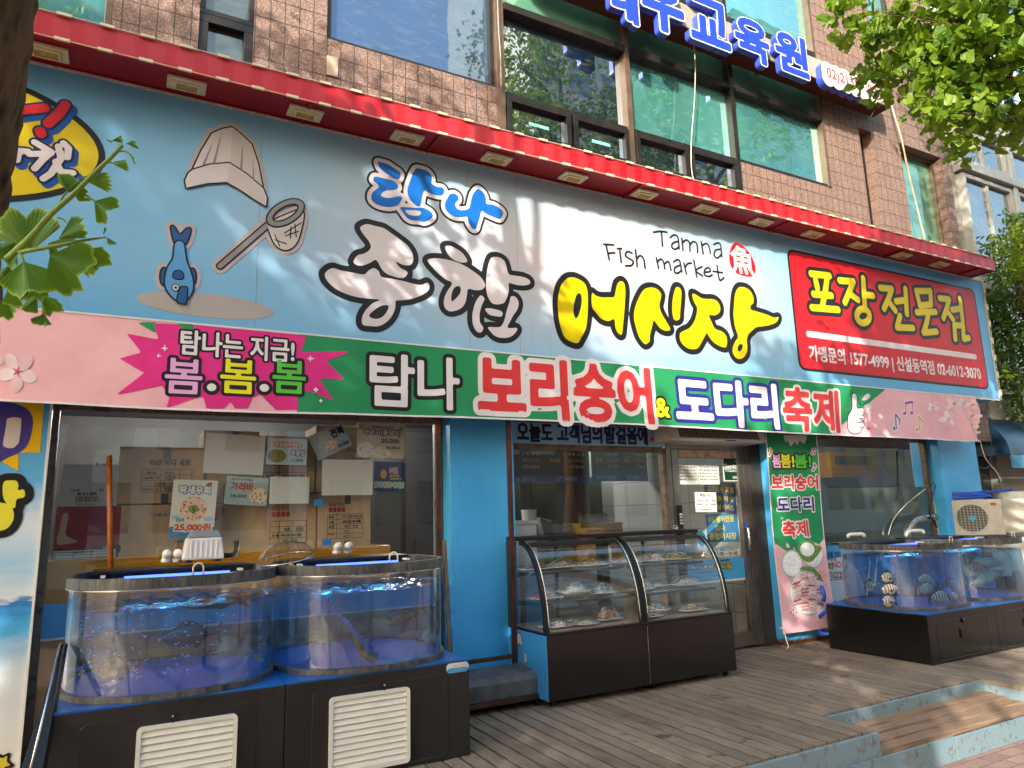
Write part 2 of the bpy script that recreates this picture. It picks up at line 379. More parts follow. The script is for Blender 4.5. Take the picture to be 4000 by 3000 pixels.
def m_winfilm(name, base, refl=.3, tint='cfe8e8'):
    s = NT(name); c = s.coord(); n = s.noise(s.scale(c, (.8, 1, .25)), 1.3, 3); b = lin(base)
    col = s.ramp(n, [(.3, tuple(x*.7 for x in b[:3])), (.7, tuple(min(1, x*1.25) for x in b[:3]))])
    df = s.princ(col, .35, 0, None, .2); gl = s.n('BsdfGlossy'); gl.inputs[0].default_value = lin(tint); gl.inputs['Roughness'].default_value = .012
    s.put(gl.inputs['Normal'], s.bump(s.noise(c, .9, 2), .025, .1))
    lw = s.n('LayerWeight'); lw.inputs[0].default_value = .5; f = s.math('MULTIPLY_ADD', s.math('POWER', lw.outputs['Facing'], 4), 1-refl, refl)
    mx = s.n('MixShader'); s.put(mx.inputs[0], f); s.put(mx.inputs[1], df); s.put(mx.inputs[2], gl.outputs[0])
    dd = s.n('BsdfDiffuse'); dd.inputs[0].default_value = lin('a59f92'); m2 = s.n('MixShader')
    v, sp = s.xz(); d = s.ramp(s.noise(s.scale(c, (2, 1, 6)), 3, 6, .7), [(.5, .0), (.9, .22)])
    s.put(m2.inputs[0], d); s.put(m2.inputs[1], mx.outputs[0]); s.put(m2.inputs[2], dd.outputs[0]); return s.fin(m2.outputs[0])
def m_leaf(name, a, b, tr=.45):
    s = NT(name); g = s.n('NewGeometry'); col = s.ramp(g.outputs['Random Per Island'], [(.0, a), (1., b)])
    p = s.princ(col, .42, 0, None, .4); t = s.n('BsdfTranslucent'); s.put(t.inputs[0], s.mix(.5, col, lin('b4c934')))
    mx = s.n('MixShader'); mx.inputs[0].default_value = tr; s.put(mx.inputs[1], p); s.put(mx.inputs[2], t.outputs[0]); return s.fin(mx.outputs[0])
def m_bark(name='bark', a='2a2018', b='7a6650'):
    s = NT(name); c = s.scale(s.coord(), (1, 1, .22)); n = s.noise(c, 26, 7, .72)
    vo = s.n('TexVoronoi'); s.put(vo.inputs['Vector'], c); vo.inputs['Scale'].default_value = 30; h = s.math('ADD', n, s.math('MULTIPLY', vo.outputs['Distance'], .6))
    return s.fin(s.princ(s.ramp(h, [(.4, a), (.85, b)]), .9, 0, s.bump(h, 1., .03), .2))

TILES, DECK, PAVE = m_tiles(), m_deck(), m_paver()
PILLAR = m_pillar(); SIGNP = m_sign(); AWN = m_awning(); BARK = m_bark()
BLUEWOOD = m_chipped('blue_painted_timber', '76909a', '6d5d50', .5, .25, .55, 17)
FRAME_D = mat('bronze_frame', '2a2723', .4, .3, .3, 9); FRAME_L = mat('brown_frame', '6f5c4c', .4, .4, .25, 5)
ALU = mat('brushed_steel', '9c948a', .32, .85, .2, 4); STEEL = mat('stainless_steel', 'c9c9c6', .25, .9, .15, 6)
WHITEP = mat('white_plastic', 'dcdad2', .35, 0, .06, 5); CREAM = mat('cream_plastic', 'd8cfae', .4, 0, .1, 7)
BLACK = mat('black_plastic', '151515', .35, 0, .25, 5); DARKG = mat('dark_grey', '2c2d2f', .5, 0, .2, 5)
REDP = mat('dark_red_soffit', '96101e', .4, 0, .15, 4)
GLASS = glassmat('shop_glass', (.96, .98, .97), 1.5, .05, .012); CASEGL = glassmat('case_glass', (.98, .99, .99), 1.5, .07, .003)
FILM = m_winfilm('film_teal', '4a8f90', .46, 'bfe6e6'); FILM_D = m_winfilm('film_dark', '10202e', .42, 'c9dcf0'); FILM_G = m_winfilm('film_green', '5a8f7c', .22, 'bfe6d6')
FILM_V = m_winfilm('film_vent', '3c4a48', .12, 'cfdad6'); FILM_N = m_winfilm('film_night', '2a3f58', .2, 'a9c6e6')
LEAF = m_leaf('ginkgo_leaf', '3c6212', '86a52c', .38); LEAF_D = m_leaf('dark_leaf', '24400f', '4d701c', .25); LEAF_S = m_leaf('shade_leaf', '33591a', '5f8a24', .1)
BLUEP = m_noise2('blue_print', '3d97cf', '4fa8dc', 1.5, .4, .02)
RUST = m_chipped('rusty_iron', '1d1b1a', '4a2210', .9, .75, .65, 16)

# ---------------------------------------------------------------- ground, deck, step
GZ = -.29
def struct(o): o['kind'] = 'structure'; return o
mb = MB(); mb.grid(lambda u, v: (-60+u*140, -4.2+v*66.2, GZ), 4, 4); struct(mb.build('pavement', PAVE))
mb = MB(); mb.grid(lambda u, v: (-60+u*140, -60+v*55.68, GZ-.14), 4, 4); struct(mb.build('road', m_noise2('asphalt', '565554', '6f6e6b', 30, .85, .3)))
mb = MB(); mb.box(-60, 80, -4.32, -4.2, GZ-.3, GZ+.002); struct(mb.build('kerb', m_noise2('kerb_stone', '86837c', 'a5a29a', 20, .8, .2)))
mb = MB(); mb.box(-60, 80, -10.1, -9.98, GZ-.139, GZ-.136); mb.box(-60, 80, -10.5, -10.38, GZ-.139, GZ-.136); struct(mb.build('road_marking', mat('road_yellow', 'c79a1e', .7, 0, .3, 9)))
DY, SX0, SX1, SY = 3.17, 4.27, 6.2, 3.565
mb = MB(); x = -3.0; rnd = random.Random(3)
for kb in range(145):
    x = -3.0+kb*PITCH_D; x1 = x+.1005
    y0 = SY+.012 if (SX0-.02 < (x+x1)/2 < SX1) else DY+.005
    mb.box(x, x1, y0+rnd.random()*.006, 5.64, -.03, rnd.random()*.004)
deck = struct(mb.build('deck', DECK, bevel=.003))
mb = MB(); mb.box(-3, SX0-.02, DY+.05, 5.66, GZ-.05, -.034); mb.box(SX1+.01, 13, DY+.05, 5.66, GZ-.05, -.034); mb.box(SX0-.019, SX1+.009, SY+.012, 5.66, GZ-.05, -.035)
struct(mb.build('deck_base', mat('deck_void', '14100d', .9)))
def board(name, boxes, m=BLUEWOOD):
    q = MB()
    for b in boxes: q.box(*b)
    return struct(q.build(name, m, bevel=.004))
board('deck_fascia', [(-3, SX0+.012, DY-.03, DY-.002, -.165, -.008)]); board('deck_fascia', [(SX1-.012, 13, DY-.03, DY-.002, -.165, -.008)])
board('step_riser', [(SX0+.012, SX1-.012, SY-.022, SY+.004, -.095, -.006)]); board('step_riser', [(SX1-.024, SX1, DY-.002, SY-.022, -.15, -.008)]); board('step_riser', [(SX0-.01, SX0+.012, DY-.002, SY-.022, -.15, -.008)])
mb = MB(); y = DY-.012
while y < SY-.03: zt = -.125+.125*(y+.05-DY); mb.box(SX0+.013, SX1-.025, y, y+.094, zt-.035, zt); y += .101
struct(mb.build('step', m_noise2('step_planks', '6a5442', '9c826a', 3, .8, .3, (1.2, 40, 20)), bevel=.003))
board('step_fascia', [(-3, 5.02, DY-.036, DY-.031, -.29, -.168), (3.9, 5.02, DY-.058, DY-.037, -.29, -.14)]); board('step_fascia', [(5.026, 13, DY-.058, DY-.037, -.29, -.145)])

# ---------------------------------------------------------------- the building
bld = thing('commercial_building', 'brown granite tiled building with green tinted windows above the fish shop', 'building', (5, 6, 0))
W = fac(5.5)
wins = []   # openings in the tiled wall: x0,x1,z0,z1
O_A = (-1.6, -.30, 4.3, 6.6); O_B = (.29, .70, 4.3, 6.9); O_W1 = (1.29, 2.97, 5.49, 8.2)
O_WM = (2.97, 6.13, 5.0, 9.6); O_WR = (6.13, 7.78, 5.45, 9.6); O_S = (8.52, 8.78, 4.6, 6.49); O_C = (9.42, 10.40, 4.5, 6.48); O_U = (9.1, 9.75, 8.3, 10.2); O_U2 = (8.15, 8.5, 8.35, 10.2)
ops = [O_A, O_B, O_W1, O_WM, O_WR, O_S, O_C, O_U, O_U2]
xs = sorted({-4., 10.6, *[o[0] for o in ops], *[o[1] for o in ops]}); zs = sorted({2.24, 12., *[o[2] for o in ops], *[o[3] for o in ops]})
mb = MB()
for j in range(len(zs)-1):
    i = 0
    while i < len(xs)-1:
        cx = lambda i: any(o[0] <= xs[i]+1e-6 and xs[i+1] <= o[1]+1e-6 and o[2] <= zs[j]+1e-6 and zs[j+1] <= o[3]+1e-6 for o in ops)
        if cx(i): i += 1; continue
        k = i
        while k < len(xs)-1 and not cx(k): k += 1
        mb.box(xs[i], xs[k], 5.5, 5.78, zs[j], zs[j+1]); i = k
mb.box(10.32, 10.6, 5.79, 14, 2.24, 12)
mb.build('tiled_wall', TILES, bld)
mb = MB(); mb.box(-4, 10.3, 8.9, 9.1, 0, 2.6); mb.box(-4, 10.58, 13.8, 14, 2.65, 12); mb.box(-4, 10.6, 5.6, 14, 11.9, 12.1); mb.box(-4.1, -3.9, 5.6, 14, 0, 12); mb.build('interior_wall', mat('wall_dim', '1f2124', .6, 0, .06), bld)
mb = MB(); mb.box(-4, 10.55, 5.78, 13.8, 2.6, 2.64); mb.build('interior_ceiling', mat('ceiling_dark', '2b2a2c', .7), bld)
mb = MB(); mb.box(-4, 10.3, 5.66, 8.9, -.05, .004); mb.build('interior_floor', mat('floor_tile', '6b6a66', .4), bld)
mb = MB(); mb.box(5.99, 6.05, 5.8, 8.9, 0.005, 2.595)
def m_wtile():
    s = NT('white_wall_tile'); sp = s.n('SeparateXYZ'); s.put(sp.inputs[0], s.coord()); cb = s.n('CombineXYZ'); s.put(cb.inputs[0], sp.outputs[1]); s.put(cb.inputs[1], sp.outputs[2])
    bt = s.n('TexBrick'); bt.offset = 0; s.put(bt.inputs['Vector'], cb.outputs[0])
    for k, x in (('Scale', 1.), ('Mortar Size', .004), ('Brick Width', .6), ('Row Height', .3)): bt.inputs[k].default_value = x
    bt.inputs['Color1'].default_value = lin('b6bfc0'); bt.inputs['Color2'].default_value = lin('c3cacb'); bt.inputs['Mortar'].default_value = lin('7f8585')
    return s.fin(s.princ(bt.outputs[0], .15))
mb.build('partition_wall', m_wtile(), bld)
mb = MB(); mb.box(6.75, 10.3, 7.4, 7.5, 0.005, 2.595); mb.build('partition_wall', mat('wall_grey', '8d918c', .6, 0, .06), bld)
def pane(o, m, z0, z1, x0=None, x1=None, y=5.62, parent=None):
    q = MB(); q.add([(x0, y, z0), (x1, y, z0), (x1, y, z1), (x0, y, z1)], [(0,1,2,3)]); return q.build('pane', m, parent or bld, fixn=False)
def bars(parent, name, lst, m, y0=5.53, y1=5.66, bev=.005):
    q = MB()
    for b in lst: q.box(b[0], b[1], y0, y1, b[2], b[3])
    return q.build(name, m, parent, bevel=bev)
def ring(x0, x1, z0, z1, t): return [(x0, x1, z0, z0+t), (x0, x1, z1-t, z1), (x0, x0+t, z0+t, z1-t), (x1-t, x1, z0+t, z1-t)]
def window(x0, x1, z0, z1, m, t=.05, fm=FRAME_D, y0=5.53, back='', label=None):
    f = bars(bld, 'window', ring(x0, x1, z0, z1, t), fm, y0, y0+.1); pane(None, m, z0+t, z1-t, x0+t, x1-t, y0+.06, f)
    if label: f['label'] = label
    return f
window(-1.6, -.30, 4.3, 6.6, FILM, .05, FRAME_L)
window(.29, .70, 4.95+.02, 5.42, FILM_V, .07); window(.29, .70, 5.42, 6.9, FILM_V, .045); bars(bld, 'window_frame', [(.292, .698, 4.3, 4.965)], FRAME_D, 5.56, 5.7)
window(1.29, 2.93, 5.49, 8.2, FILM_N, .045, FRAME_D)
# glazed bay above the sign: mullions, transoms, vents, panes
c0, c1, c2, c3 = 2.97, 4.55, 6.13, 7.78
bars(bld, 'mullion', [(2.93, 3.02, 5.0, 9.6)], FRAME_L, 5.48, 5.6); bars(bld, 'mullion', [(c1-.035, c1+.035, 5.0, 9.6)], FRAME_L, 5.48, 5.6)
bars(bld, 'mullion', [(c2-.035, c2+.035, 5.0, 9.6)], FRAME_D, 5.48, 5.6); bars(bld, 'mullion', [(c3-.05, c3, 5.45, 9.6)], FRAME_L, 5.48, 5.6)
bars(bld, 'transom', [(3.02, c1-.035, 6.36, 6.44), (c1+.035, c2-.035, 6.36, 6.44), (c2+.035, c3-.05, 6.36, 6.44)], FRAME_D, 5.46, 5.6)
bars(bld, 'transom', [(3.02, c1-.035, 7.28, 7.36), (c1+.035, c2-.035, 7.28, 7.36), (c2+.035, c3-.05, 7.28, 7.36)], FRAME_D, 5.46, 5.6)
bars(bld, 'transom', [(3.02, c1-.035, 5.43, 5.48), (c1+.035, c2-.035, 5.43, 5.48), (c2+.035, c3-.05, 5.45, 5.49)], FRAME_D, 5.5, 5.6)
for (a, b, m1, m2, m3) in ((3.02, c1-.035, FILM_D, FILM_G, FILM), (c1+.035, c2-.035, FILM, FILM_G, FILM), (c2+.035, c3-.05, FILM, FILM_G, FILM)):
    pane(None, m1, 5.48, 6.36, a, b, 5.57); pane(None, m2, 6.44, 7.28, a, b, 5.57); pane(None, m3, 7.36, 9.6, a, b, 5.57)
for a, b in ((3.03, 3.77), (3.80, 4.51), (4.6, 5.34), (5.37, 6.09)):
    f = window(a, b, 5.02, 5.425, FILM_D, .055, FRAME_D, 5.47)
    if b < 4.6:
        q = MB(); q.box((a+b)/2-.1, (a+b)/2+.13, 5.525, 5.527, 5.2, 5.235); q.build('strip', mat('mint_strip', '7fd3bb', .5), f)
window(8.52, 8.78, 5.05, 6.49, FILM_D, .03, FRAME_D, 5.63); window(8.52, 8.78, 4.6, 5.045, FILM_D, .045, FRAME_D, 5.62)
window(9.42, 10.40, 4.5, 6.48, FILM_G, .035, FRAME_L, 5.62); window(9.1, 9.75, 8.3, 10.2, FILM, .04, FRAME_D, 5.6); window(8.15, 8.5, 8.35, 10.2, FILM_D, .04, FRAME_D, 5.6)
q = MB()
for k in range(7): q.box(1.30+k*.0135-.005, 1.305+k*.0135+.003, 5.488, 5.505, 5.14, 5.32)
q.build('vent_grille', mat('vent_stone', 'b8a690', .7, 0, .2, 20), bld)
# ground floor: pillars, shop windows, door
def pillar(x0, x1, y0, z1=2.6):
    q = MB(); q.box(x0, x1, y0, 5.8, 0.002, z1); return q.build('pillar', PILLAR, bld, bevel=.006)
pillar(-1.9, -.47, 5.42); pillar(2.36, 2.96, 5.42); pillar(6.12, 6.85, 5.46); pillar(9.2, 10.05, 5.42)
q = MB(); q.box(5.965, 6.115, 5.56, 5.7, .003, 2.24); q.build('door_jamb', mat('jamb_brown', '4a4440', .5, .2, .2), bld)
q = MB(); q.box(-1.9, 10.05, 5.65, 5.8, 2.245, 2.6); q.build('lintel', mat('lintel_paint', '3b4046', .6), bld)
RUSTJ = m_chipped('rusty_jamb', '77695b', '5a3a24', .6, .35, .5, 12)
def shopwin(x0, x1, z0, z1, lab):
    f = bars(bld, 'shop_window', ring(x0, x1, z0, z1, .05), RUSTJ, 5.57, 5.64); f['label'] = lab; pane(None, GLASS, z0+.05, z1-.05, x0+.05, x1-.05, 5.6, f); return f
SW1 = shopwin(-.46, 2.35, .03, 2.242, 'wide shop window with boxes stacked behind it')
q = MB(); p = fac(5.597); u0, v0, u1, v1 = pbox(p, (270, 2525), (1080, 2330)); q.box(-.41, 2.3, 5.592, 5.597, .72, .93); q.build('blue_band', BLUEP, SW1)
q = MB(); q.box(-.41, 2.3, 5.591, 5.5965, .705, .718); q.build('white_band', WHITEP, SW1)
SW2 = shopwin(2.97, 4.80, .03, 2.04, 'shop window above the food cases')
SW3 = shopwin(6.86, 9.19, .03, 2.242, 'right shop window frosted below')
def m_frost():
    s = NT('frosted_film'); d = s.n('BsdfTranslucent'); d.inputs[0].default_value = lin('8fa09a'); p = s.princ(lin('5d6c68'), .3, 0, None, .4); t = s.n('BsdfTransparent')
    t.inputs[0].default_value = (.6, .66, .64, 1); m1 = s.n('MixShader'); m1.inputs[0].default_value = .4; s.put(m1.inputs[1], p); s.put(m1.inputs[2], d.outputs[0])
    m2 = s.n('MixShader'); m2.inputs[0].default_value = .12; s.put(m2.inputs[1], m1.outputs[0]); s.put(m2.inputs[2], t.outputs[0]); return s.fin(m2.outputs[0])
q = MB(); q.box(6.91, 9.14, 5.606, 5.61, .08, 1.62); q.build('frosted_film', m_frost(), SW3)
# door
dr = thing('glass_door', 'silver framed glass shop door with a blue band across it', 'door', (5.4, 5.6, 0))
dr.parent = None
for nm, lst, m in (('door_frame', [(4.80, 4.86, .02, 2.08), (5.86, 5.96, .02, 2.08)], ALU), ('door_frame', [(4.86, 5.86, 2.035, 2.08)], ALU),
                   ('door_leaf', [(4.87, 4.96, .03, 2.03), (5.78, 5.85, .03, 2.03), (4.96, 5.78, 1.94, 2.03), (4.96, 5.78, .03, .17)], ALU)):
    bars(dr, nm, lst, m, 5.575, 5.625)
bars(dr, 'door_leaf_cap', [(4.97, 5.77, 1.95, 2.02)], m_chipped('peeling_header', 'c8a58f', '6b4632', .5, .3, .5, 9), 5.57, 5.5745, .001)
q = MB(); q.add([(4.96, 5.6, .17), (5.78, 5.6, .17), (5.78, 5.6, 1.94), (4.96, 5.6, 1.94)], [(0,1,2,3)]); q.build('pane', GLASS, dr, fixn=False)
q = MB(); q.box(4.965, 5.775, 5.594, 5.598, .68, .91); bb = q.build('blue_band', BLUEP, dr)
DP = fac(5.593)
q = MB(); q.box(4.97, 5.77, 5.5935, 5.5935+.003, .68, .70); q.build('white_band', WHITEP, bb)
hp = fac(5.56); hx_, hz_ = hp.px(2922, 2105)
q = MB(); q.tube([(5.815, 5.572, hz_-.12), (5.815, 5.535, hz_-.11), (5.815, 5.53, hz_), (5.815, 5.535, hz_+.11), (5.815, 5.572, hz_+.12)], .014, 8); q.build('handle', STEEL, dr, True)
q = MB(); x, z = hp.px(2627, 2025); q.box(4.885, 4.945, 5.545, 5.5745, z-.14, z+.13); k_ = q.build('keypad_lock', BLACK, dr, bevel=.012)
q = MB()
for i in range(4):
    for j in range(2): q.box(4.897+j*.02, 4.911+j*.02, 5.541, 5.546, z-.06+i*.03, z-.042+i*.03)
q.build('key_buttons', WHITEP, k_)

# ---------------------------------------------------------------- the long fascia sign
A_, B_, C_, D_, E_, F_, G_, Z5 = (1200,580,.45208), (2100,800,.45208), (3050,950,.40687), (0,250,.6627), (0,1150,.6329), (2400,1400,.6781), (500,400,.5125), (1300,1000,.6329)
SY0 = 5.15; SP = fac(SY0); SX = (-3.2, 10.28); SZ = (2.75, 4.42)
sign = thing('shop_sign', 'long pale blue fascia sign board with big brush lettering above the fish shop', 'shop sign', (3.5, 5.3, 2.75))
mb = MB(); mb.box(SX[0], SX[1], SY0, 5.49, SZ[0], SZ[1]); mb.build('sign_panel', SIGNP, sign)
mb = MB(); mb.box(SX[0], SX[1], SY0-.012, SY0-.001, SZ[0]-.012, SZ[0]+.008); mb.box(SX[0], SX[1], SY0-.012, SY0-.001, SZ[1]-.008, SZ[1]+.01); mb.box(SX[1]-.002, SX[1]+.014, SY0-.012, SY0+.02, SZ[0]+.009, SZ[1]-.009); mb.build('sign_trim', mat('white_trim', 'c9c6bb', .5, 0, .2, 20), sign)
KBLK, KWHT, KYEL, KBLU, KRED = ink('1b1b1d'), ink('d2cbcf'), ink('cfbb00'), ink('0a66c0'), ink('c01722')
def TA(fr, *loops): return [smooth(tr(SP, fr, l)) for l in loops]
art(SP, sign, [(.052, KBLK, .002), (.034, KWHT, .004), (0, KBLU, .006)], TA(A_,
 [(610,118),(650,125),(700,140),(750,175),(795,205),(803,235),(790,265),(755,262),(700,230),(650,195),(618,160)],
 [(590,245),(660,260),(730,280),(775,310),(780,345),(740,360),(680,365),(640,390),(640,415),(690,430),(740,425),(785,415),(820,425),(805,460),(780,490),(720,508),(650,502),(590,480),(555,445),(555,400),(580,365),(620,335),(600,305),(570,280),(572,260)],
 [(940,175),(985,180),(1030,195),(1065,230),(1075,270),(1070,300),(1110,330),(1165,340),(1180,365),(1165,405),(1110,405),(1050,385),(1010,365),(990,420),(980,480),(960,505),(920,480),(885,440),(865,390),(870,330),(895,260),(910,220)],
 [(800,512),(860,510),(930,515),(1000,515),(1060,545),(1082,580),(1065,610),(1010,635),(960,625),(900,620),(860,600),(830,560)], [(845,535),(900,535),(960,540),(985,555),(965,580),(920,583),(870,570)],
 [(1230,400),(1270,392),(1300,415),(1303,445),(1280,470),(1278,500),(1305,530),(1350,535),(1395,520),(1410,470),(1425,410),(1450,370),(1480,350),(1520,385),(1540,430),(1545,480),(1590,485),(1640,505),(1690,550),(1680,590),(1655,610),(1600,590),(1545,565),(1505,540),(1490,590),(1470,650),(1455,695),(1425,695),(1400,660),(1385,620),(1380,590),(1330,595),(1270,590),(1220,560),(1190,520),(1190,470),(1210,430)]), res=.008)
art(SP, sign, [(.046, KBLK, .002), (0, KWHT, .004)], TA(A_,
 [(455,690),(480,665),(520,655),(590,672),(660,690),(720,730),(790,780),(860,835),(905,900),(915,960),(900,1000),(870,1012),(820,1005),(765,980),(800,1030),(865,1070),(840,1115),(800,1120),(740,1105),(680,1080),(640,1040),(595,965),(540,990),(480,1012),(430,1010),(400,985),(415,945),(445,920),(490,910),(530,885),(550,850),(530,800),(490,750)],
 [(155,1075),(215,1035),(290,1055),(400,1075),(490,1090),(530,1055),(575,1035),(615,1060),(640,1110),(720,1125),(820,1145),(920,1170),(985,1180),(1035,1160),(1055,1190),(1040,1235),(985,1270),(900,1300),(820,1312),(765,1318),(760,1375),(735,1440),(690,1495),(620,1535),(540,1535),(480,1525),(470,1480),(485,1430),(520,1380),(570,1335),(630,1308),(540,1300),(430,1285),(330,1255),(240,1210),(180,1155),(155,1115)],
 [(535,1440),(580,1395),(640,1360),(700,1358),(690,1405),(650,1455),(600,1473),(555,1465)],
 [(1190,850),(1240,845),(1290,870),(1340,905),(1380,965),(1370,985),(1320,985),(1260,960),(1215,915)],
 [(1040,965),(1090,950),(1170,955),(1260,975),(1350,1010),(1430,1060),(1500,1115),(1535,1180),(1510,1220),(1450,1225),(1390,1215),(1380,1260),(1365,1330),(1330,1380),(1270,1405),(1220,1405),(1185,1370),(1180,1310),(1205,1240),(1250,1165),(1190,1130),(1120,1070),(1060,1005)],
 [(1245,1320),(1245,1265),(1265,1210),(1300,1190),(1325,1205),(1320,1250),(1290,1290),(1262,1315)],
 [(1600,940),(1650,940),(1700,970),(1720,1020),(1740,1085),(1790,1100),(1860,1110),(1915,1135),(1925,1165),(1890,1183),(1830,1183),(1770,1170),(1740,1165),(1740,1230),(1720,1300),(1690,1340),(1610,1345),(1565,1295),(1545,1220),(1545,1120),(1560,1020),(1580,960)],
 [(1500,1270),(1530,1300),(1510,1350),(1490,1420),(1490,1500),(1520,1550),(1500,1590),(1460,1580),(1430,1520),(1425,1440),(1445,1350),(1470,1300)], [(1535,1385),(1600,1385),(1680,1410),(1680,1450),(1640,1452),(1570,1435)],
 [(1760,1280),(1800,1285),(1825,1330),(1815,1390),(1780,1440),(1755,1490),(1730,1550),(1810,1552),(1800,1590),(1750,1630),(1680,1638),(1620,1620),(1580,1580),(1560,1545),(1620,1545),(1670,1540),(1700,1490),(1720,1410),(1745,1330)]), res=.009)
art(SP, sign, [(.054, KBLK, .002), (0, KYEL, .004)], TA(B_,
 [(250,640),(300,628),(345,640),(395,670),(420,710),(432,780),(432,900),(425,1000),(410,1080),(375,1150),(345,1195),(290,1185),(235,1150),(200,1070),(180,970),(172,860),(178,780),(200,700)], [(350,765),(372,775),(380,830),(370,900),(345,970),(322,980),(308,930),(312,860),(330,790)],
 [(468,765),(500,785),(550,800),(610,800),(660,795),(675,730),(690,680),(720,660),(745,680),(757,740),(752,840),(745,950),(735,1050),(725,1120),(695,1110),(670,1060),(660,990),(610,1005),(550,985),(500,930),(468,880)],
 [(930,725),(980,715),(1030,730),(1065,770),(1060,820),(1050,870),(1070,940),(1110,1010),(1145,1075),(1110,1090),(1060,1070),(1020,1020),(1000,1000),(985,1060),(968,1130),(965,1180),(930,1205),(900,1180),(870,1130),(845,1050),(830,970),(840,890),(870,810),(900,755)],
 [(1190,720),(1220,715),(1240,750),(1238,830),(1230,920),(1225,985),(1190,1000),(1168,970),(1160,890),(1168,800)],
 [(1335,770),(1370,780),(1410,805),(1460,815),(1510,815),(1550,835),(1575,880),(1570,930),(1530,955),(1480,955),(1500,1010),(1530,1070),(1590,1095),(1625,1130),(1635,1180),(1625,1230),(1580,1225),(1520,1190),(1480,1140),(1460,1110),(1430,1160),(1400,1215),(1370,1245),(1310,1245),(1260,1215),(1230,1170),(1228,1115),(1260,1090),(1310,1065),(1350,1010),(1370,950),(1375,890),(1345,830)],
 [(1735,715),(1790,715),(1835,745),(1862,800),(1862,850),(1840,870),(1840,905),(1900,925),(1980,950),(2040,975),(2080,970),(2065,1010),(2020,1035),(1950,1050),(1890,1058),(1850,1090),(1820,1120),(1805,1170),(1810,1230),(1800,1290),(1760,1330),(1715,1325),(1685,1280),(1685,1230),(1705,1180),(1730,1140),(1705,1060),(1690,960),(1695,860),(1705,770)],
 [(1745,1205),(1768,1210),(1765,1245),(1740,1270),(1728,1255),(1730,1225)]), res=.009)
def ST(pl, fr, r, *strokes): return [[(*pl.px(fr[0]+x*fr[2], fr[1]+y*fr[2]), r) for x, y in s] for s in strokes]
def curvy(s, k=4):
    out = []; n = len(s)
    for i in range(n-1):
        p0, p1, p2, p3 = (np.array(s[min(max(i+j-1, 0), n-1)]) for j in range(4))
        for t in np.linspace(0, 1, k, endpoint=False): out.append(tuple(.5*((2*p1)+(-p0+p2)*t+(2*p0-5*p1+4*p2-p3)*t*t+(-p0+3*p1-3*p2+p3)*t**3)))
    return out+[s[-1]]
hand = [[(1000,238),(1060,230),(1118,238)],[(1070,240),(1078,358)],[(1145,285),(1175,262),(1210,280),(1222,380)],[(1205,318),(1165,335),(1160,370),(1190,385),(1218,365)],
 [(1245,290),(1255,395)],[(1252,330),(1280,305),(1310,325),(1316,400)],[(1316,345),(1345,318),(1375,340),(1382,412)],[(1412,318),(1430,425)],[(1420,355),(1450,335),(1478,355),(1492,420)],
 [(1520,345),(1555,330),(1580,350),(1590,450)],[(1575,385),(1535,395),(1525,440),(1555,460),(1585,430)],[(570,342),(655,348)],[(590,345),(618,475)],[(605,420),(665,415)],[(688,380),(725,380)],[(710,400),(722,498)],
 [(815,420),(775,405),(758,440),(790,465),(825,490),(810,525),(760,528)],[(845,390),(860,535)],[(855,470),(885,440),(915,470),(928,548)],[(1025,460),(1045,550)],[(1032,500),(1060,470),(1085,490),(1098,555)],[(1098,510),(1125,490),(1140,515),(1152,568)],
 [(1175,495),(1205,475),(1228,490),(1245,580)],[(1225,525),(1185,545),(1185,585),(1215,590),(1240,565)],[(1262,505),(1285,598)],[(1272,545),(1295,510),(1328,505)],[(1348,480),(1375,625)],[(1420,535),(1365,570),(1425,615)],
 [(1440,585),(1490,575),(1480,545),(1445,560),(1440,605),(1480,620),(1508,605)],[(1550,525),(1560,600),(1575,655),(1608,630)],[(1515,575),(1598,588)]]
art(SP, sign, [(0, KBLK, .002)], strokes=ST(SP, B_, .0105, *[curvy(s) for s in hand]), res=.008)
art(SP, sign, [(0, KRED, .002)], TA(B_, [(1700,328),(1740,332),(1800,380),(1850,450),(1880,530),(1880,590),(1850,620),(1780,615),(1710,585),(1665,520),(1655,440),(1670,370)]), res=.01, name='seal')
text(SP, sign, '魚', pbox(SP, (B_[0]+1680*.452, B_[1]+580*.452), (B_[0]+1850*.452, B_[1]+385*.452)), [(0, KWHT, .004)], bold=.03)
u0, v1 = SP.px(C_[0]+52*C_[2], C_[1]+48*C_[2]); u1, v0 = SP.px(C_[0]+2003*C_[2], C_[1]+1408*C_[2])
def rrect(u0, v0, u1, v1, r, n=6):
    return [(cx+r*math.cos(a0+k*math.pi/2/n), cy+r*math.sin(a0+k*math.pi/2/n)) for cx, cy, a0 in ((u1-r, v1-r, 0), (u0+r, v1-r, math.pi/2), (u0+r, v0+r, math.pi), (u1-r, v0+r, 1.5*math.pi)) for k in range(n+1)]
art(SP, sign, [(0, KBLK, .002), (-.028, KRED, .004)], [rrect(u0, v0, u1, v1, .1)], res=.014, name='red_panel')
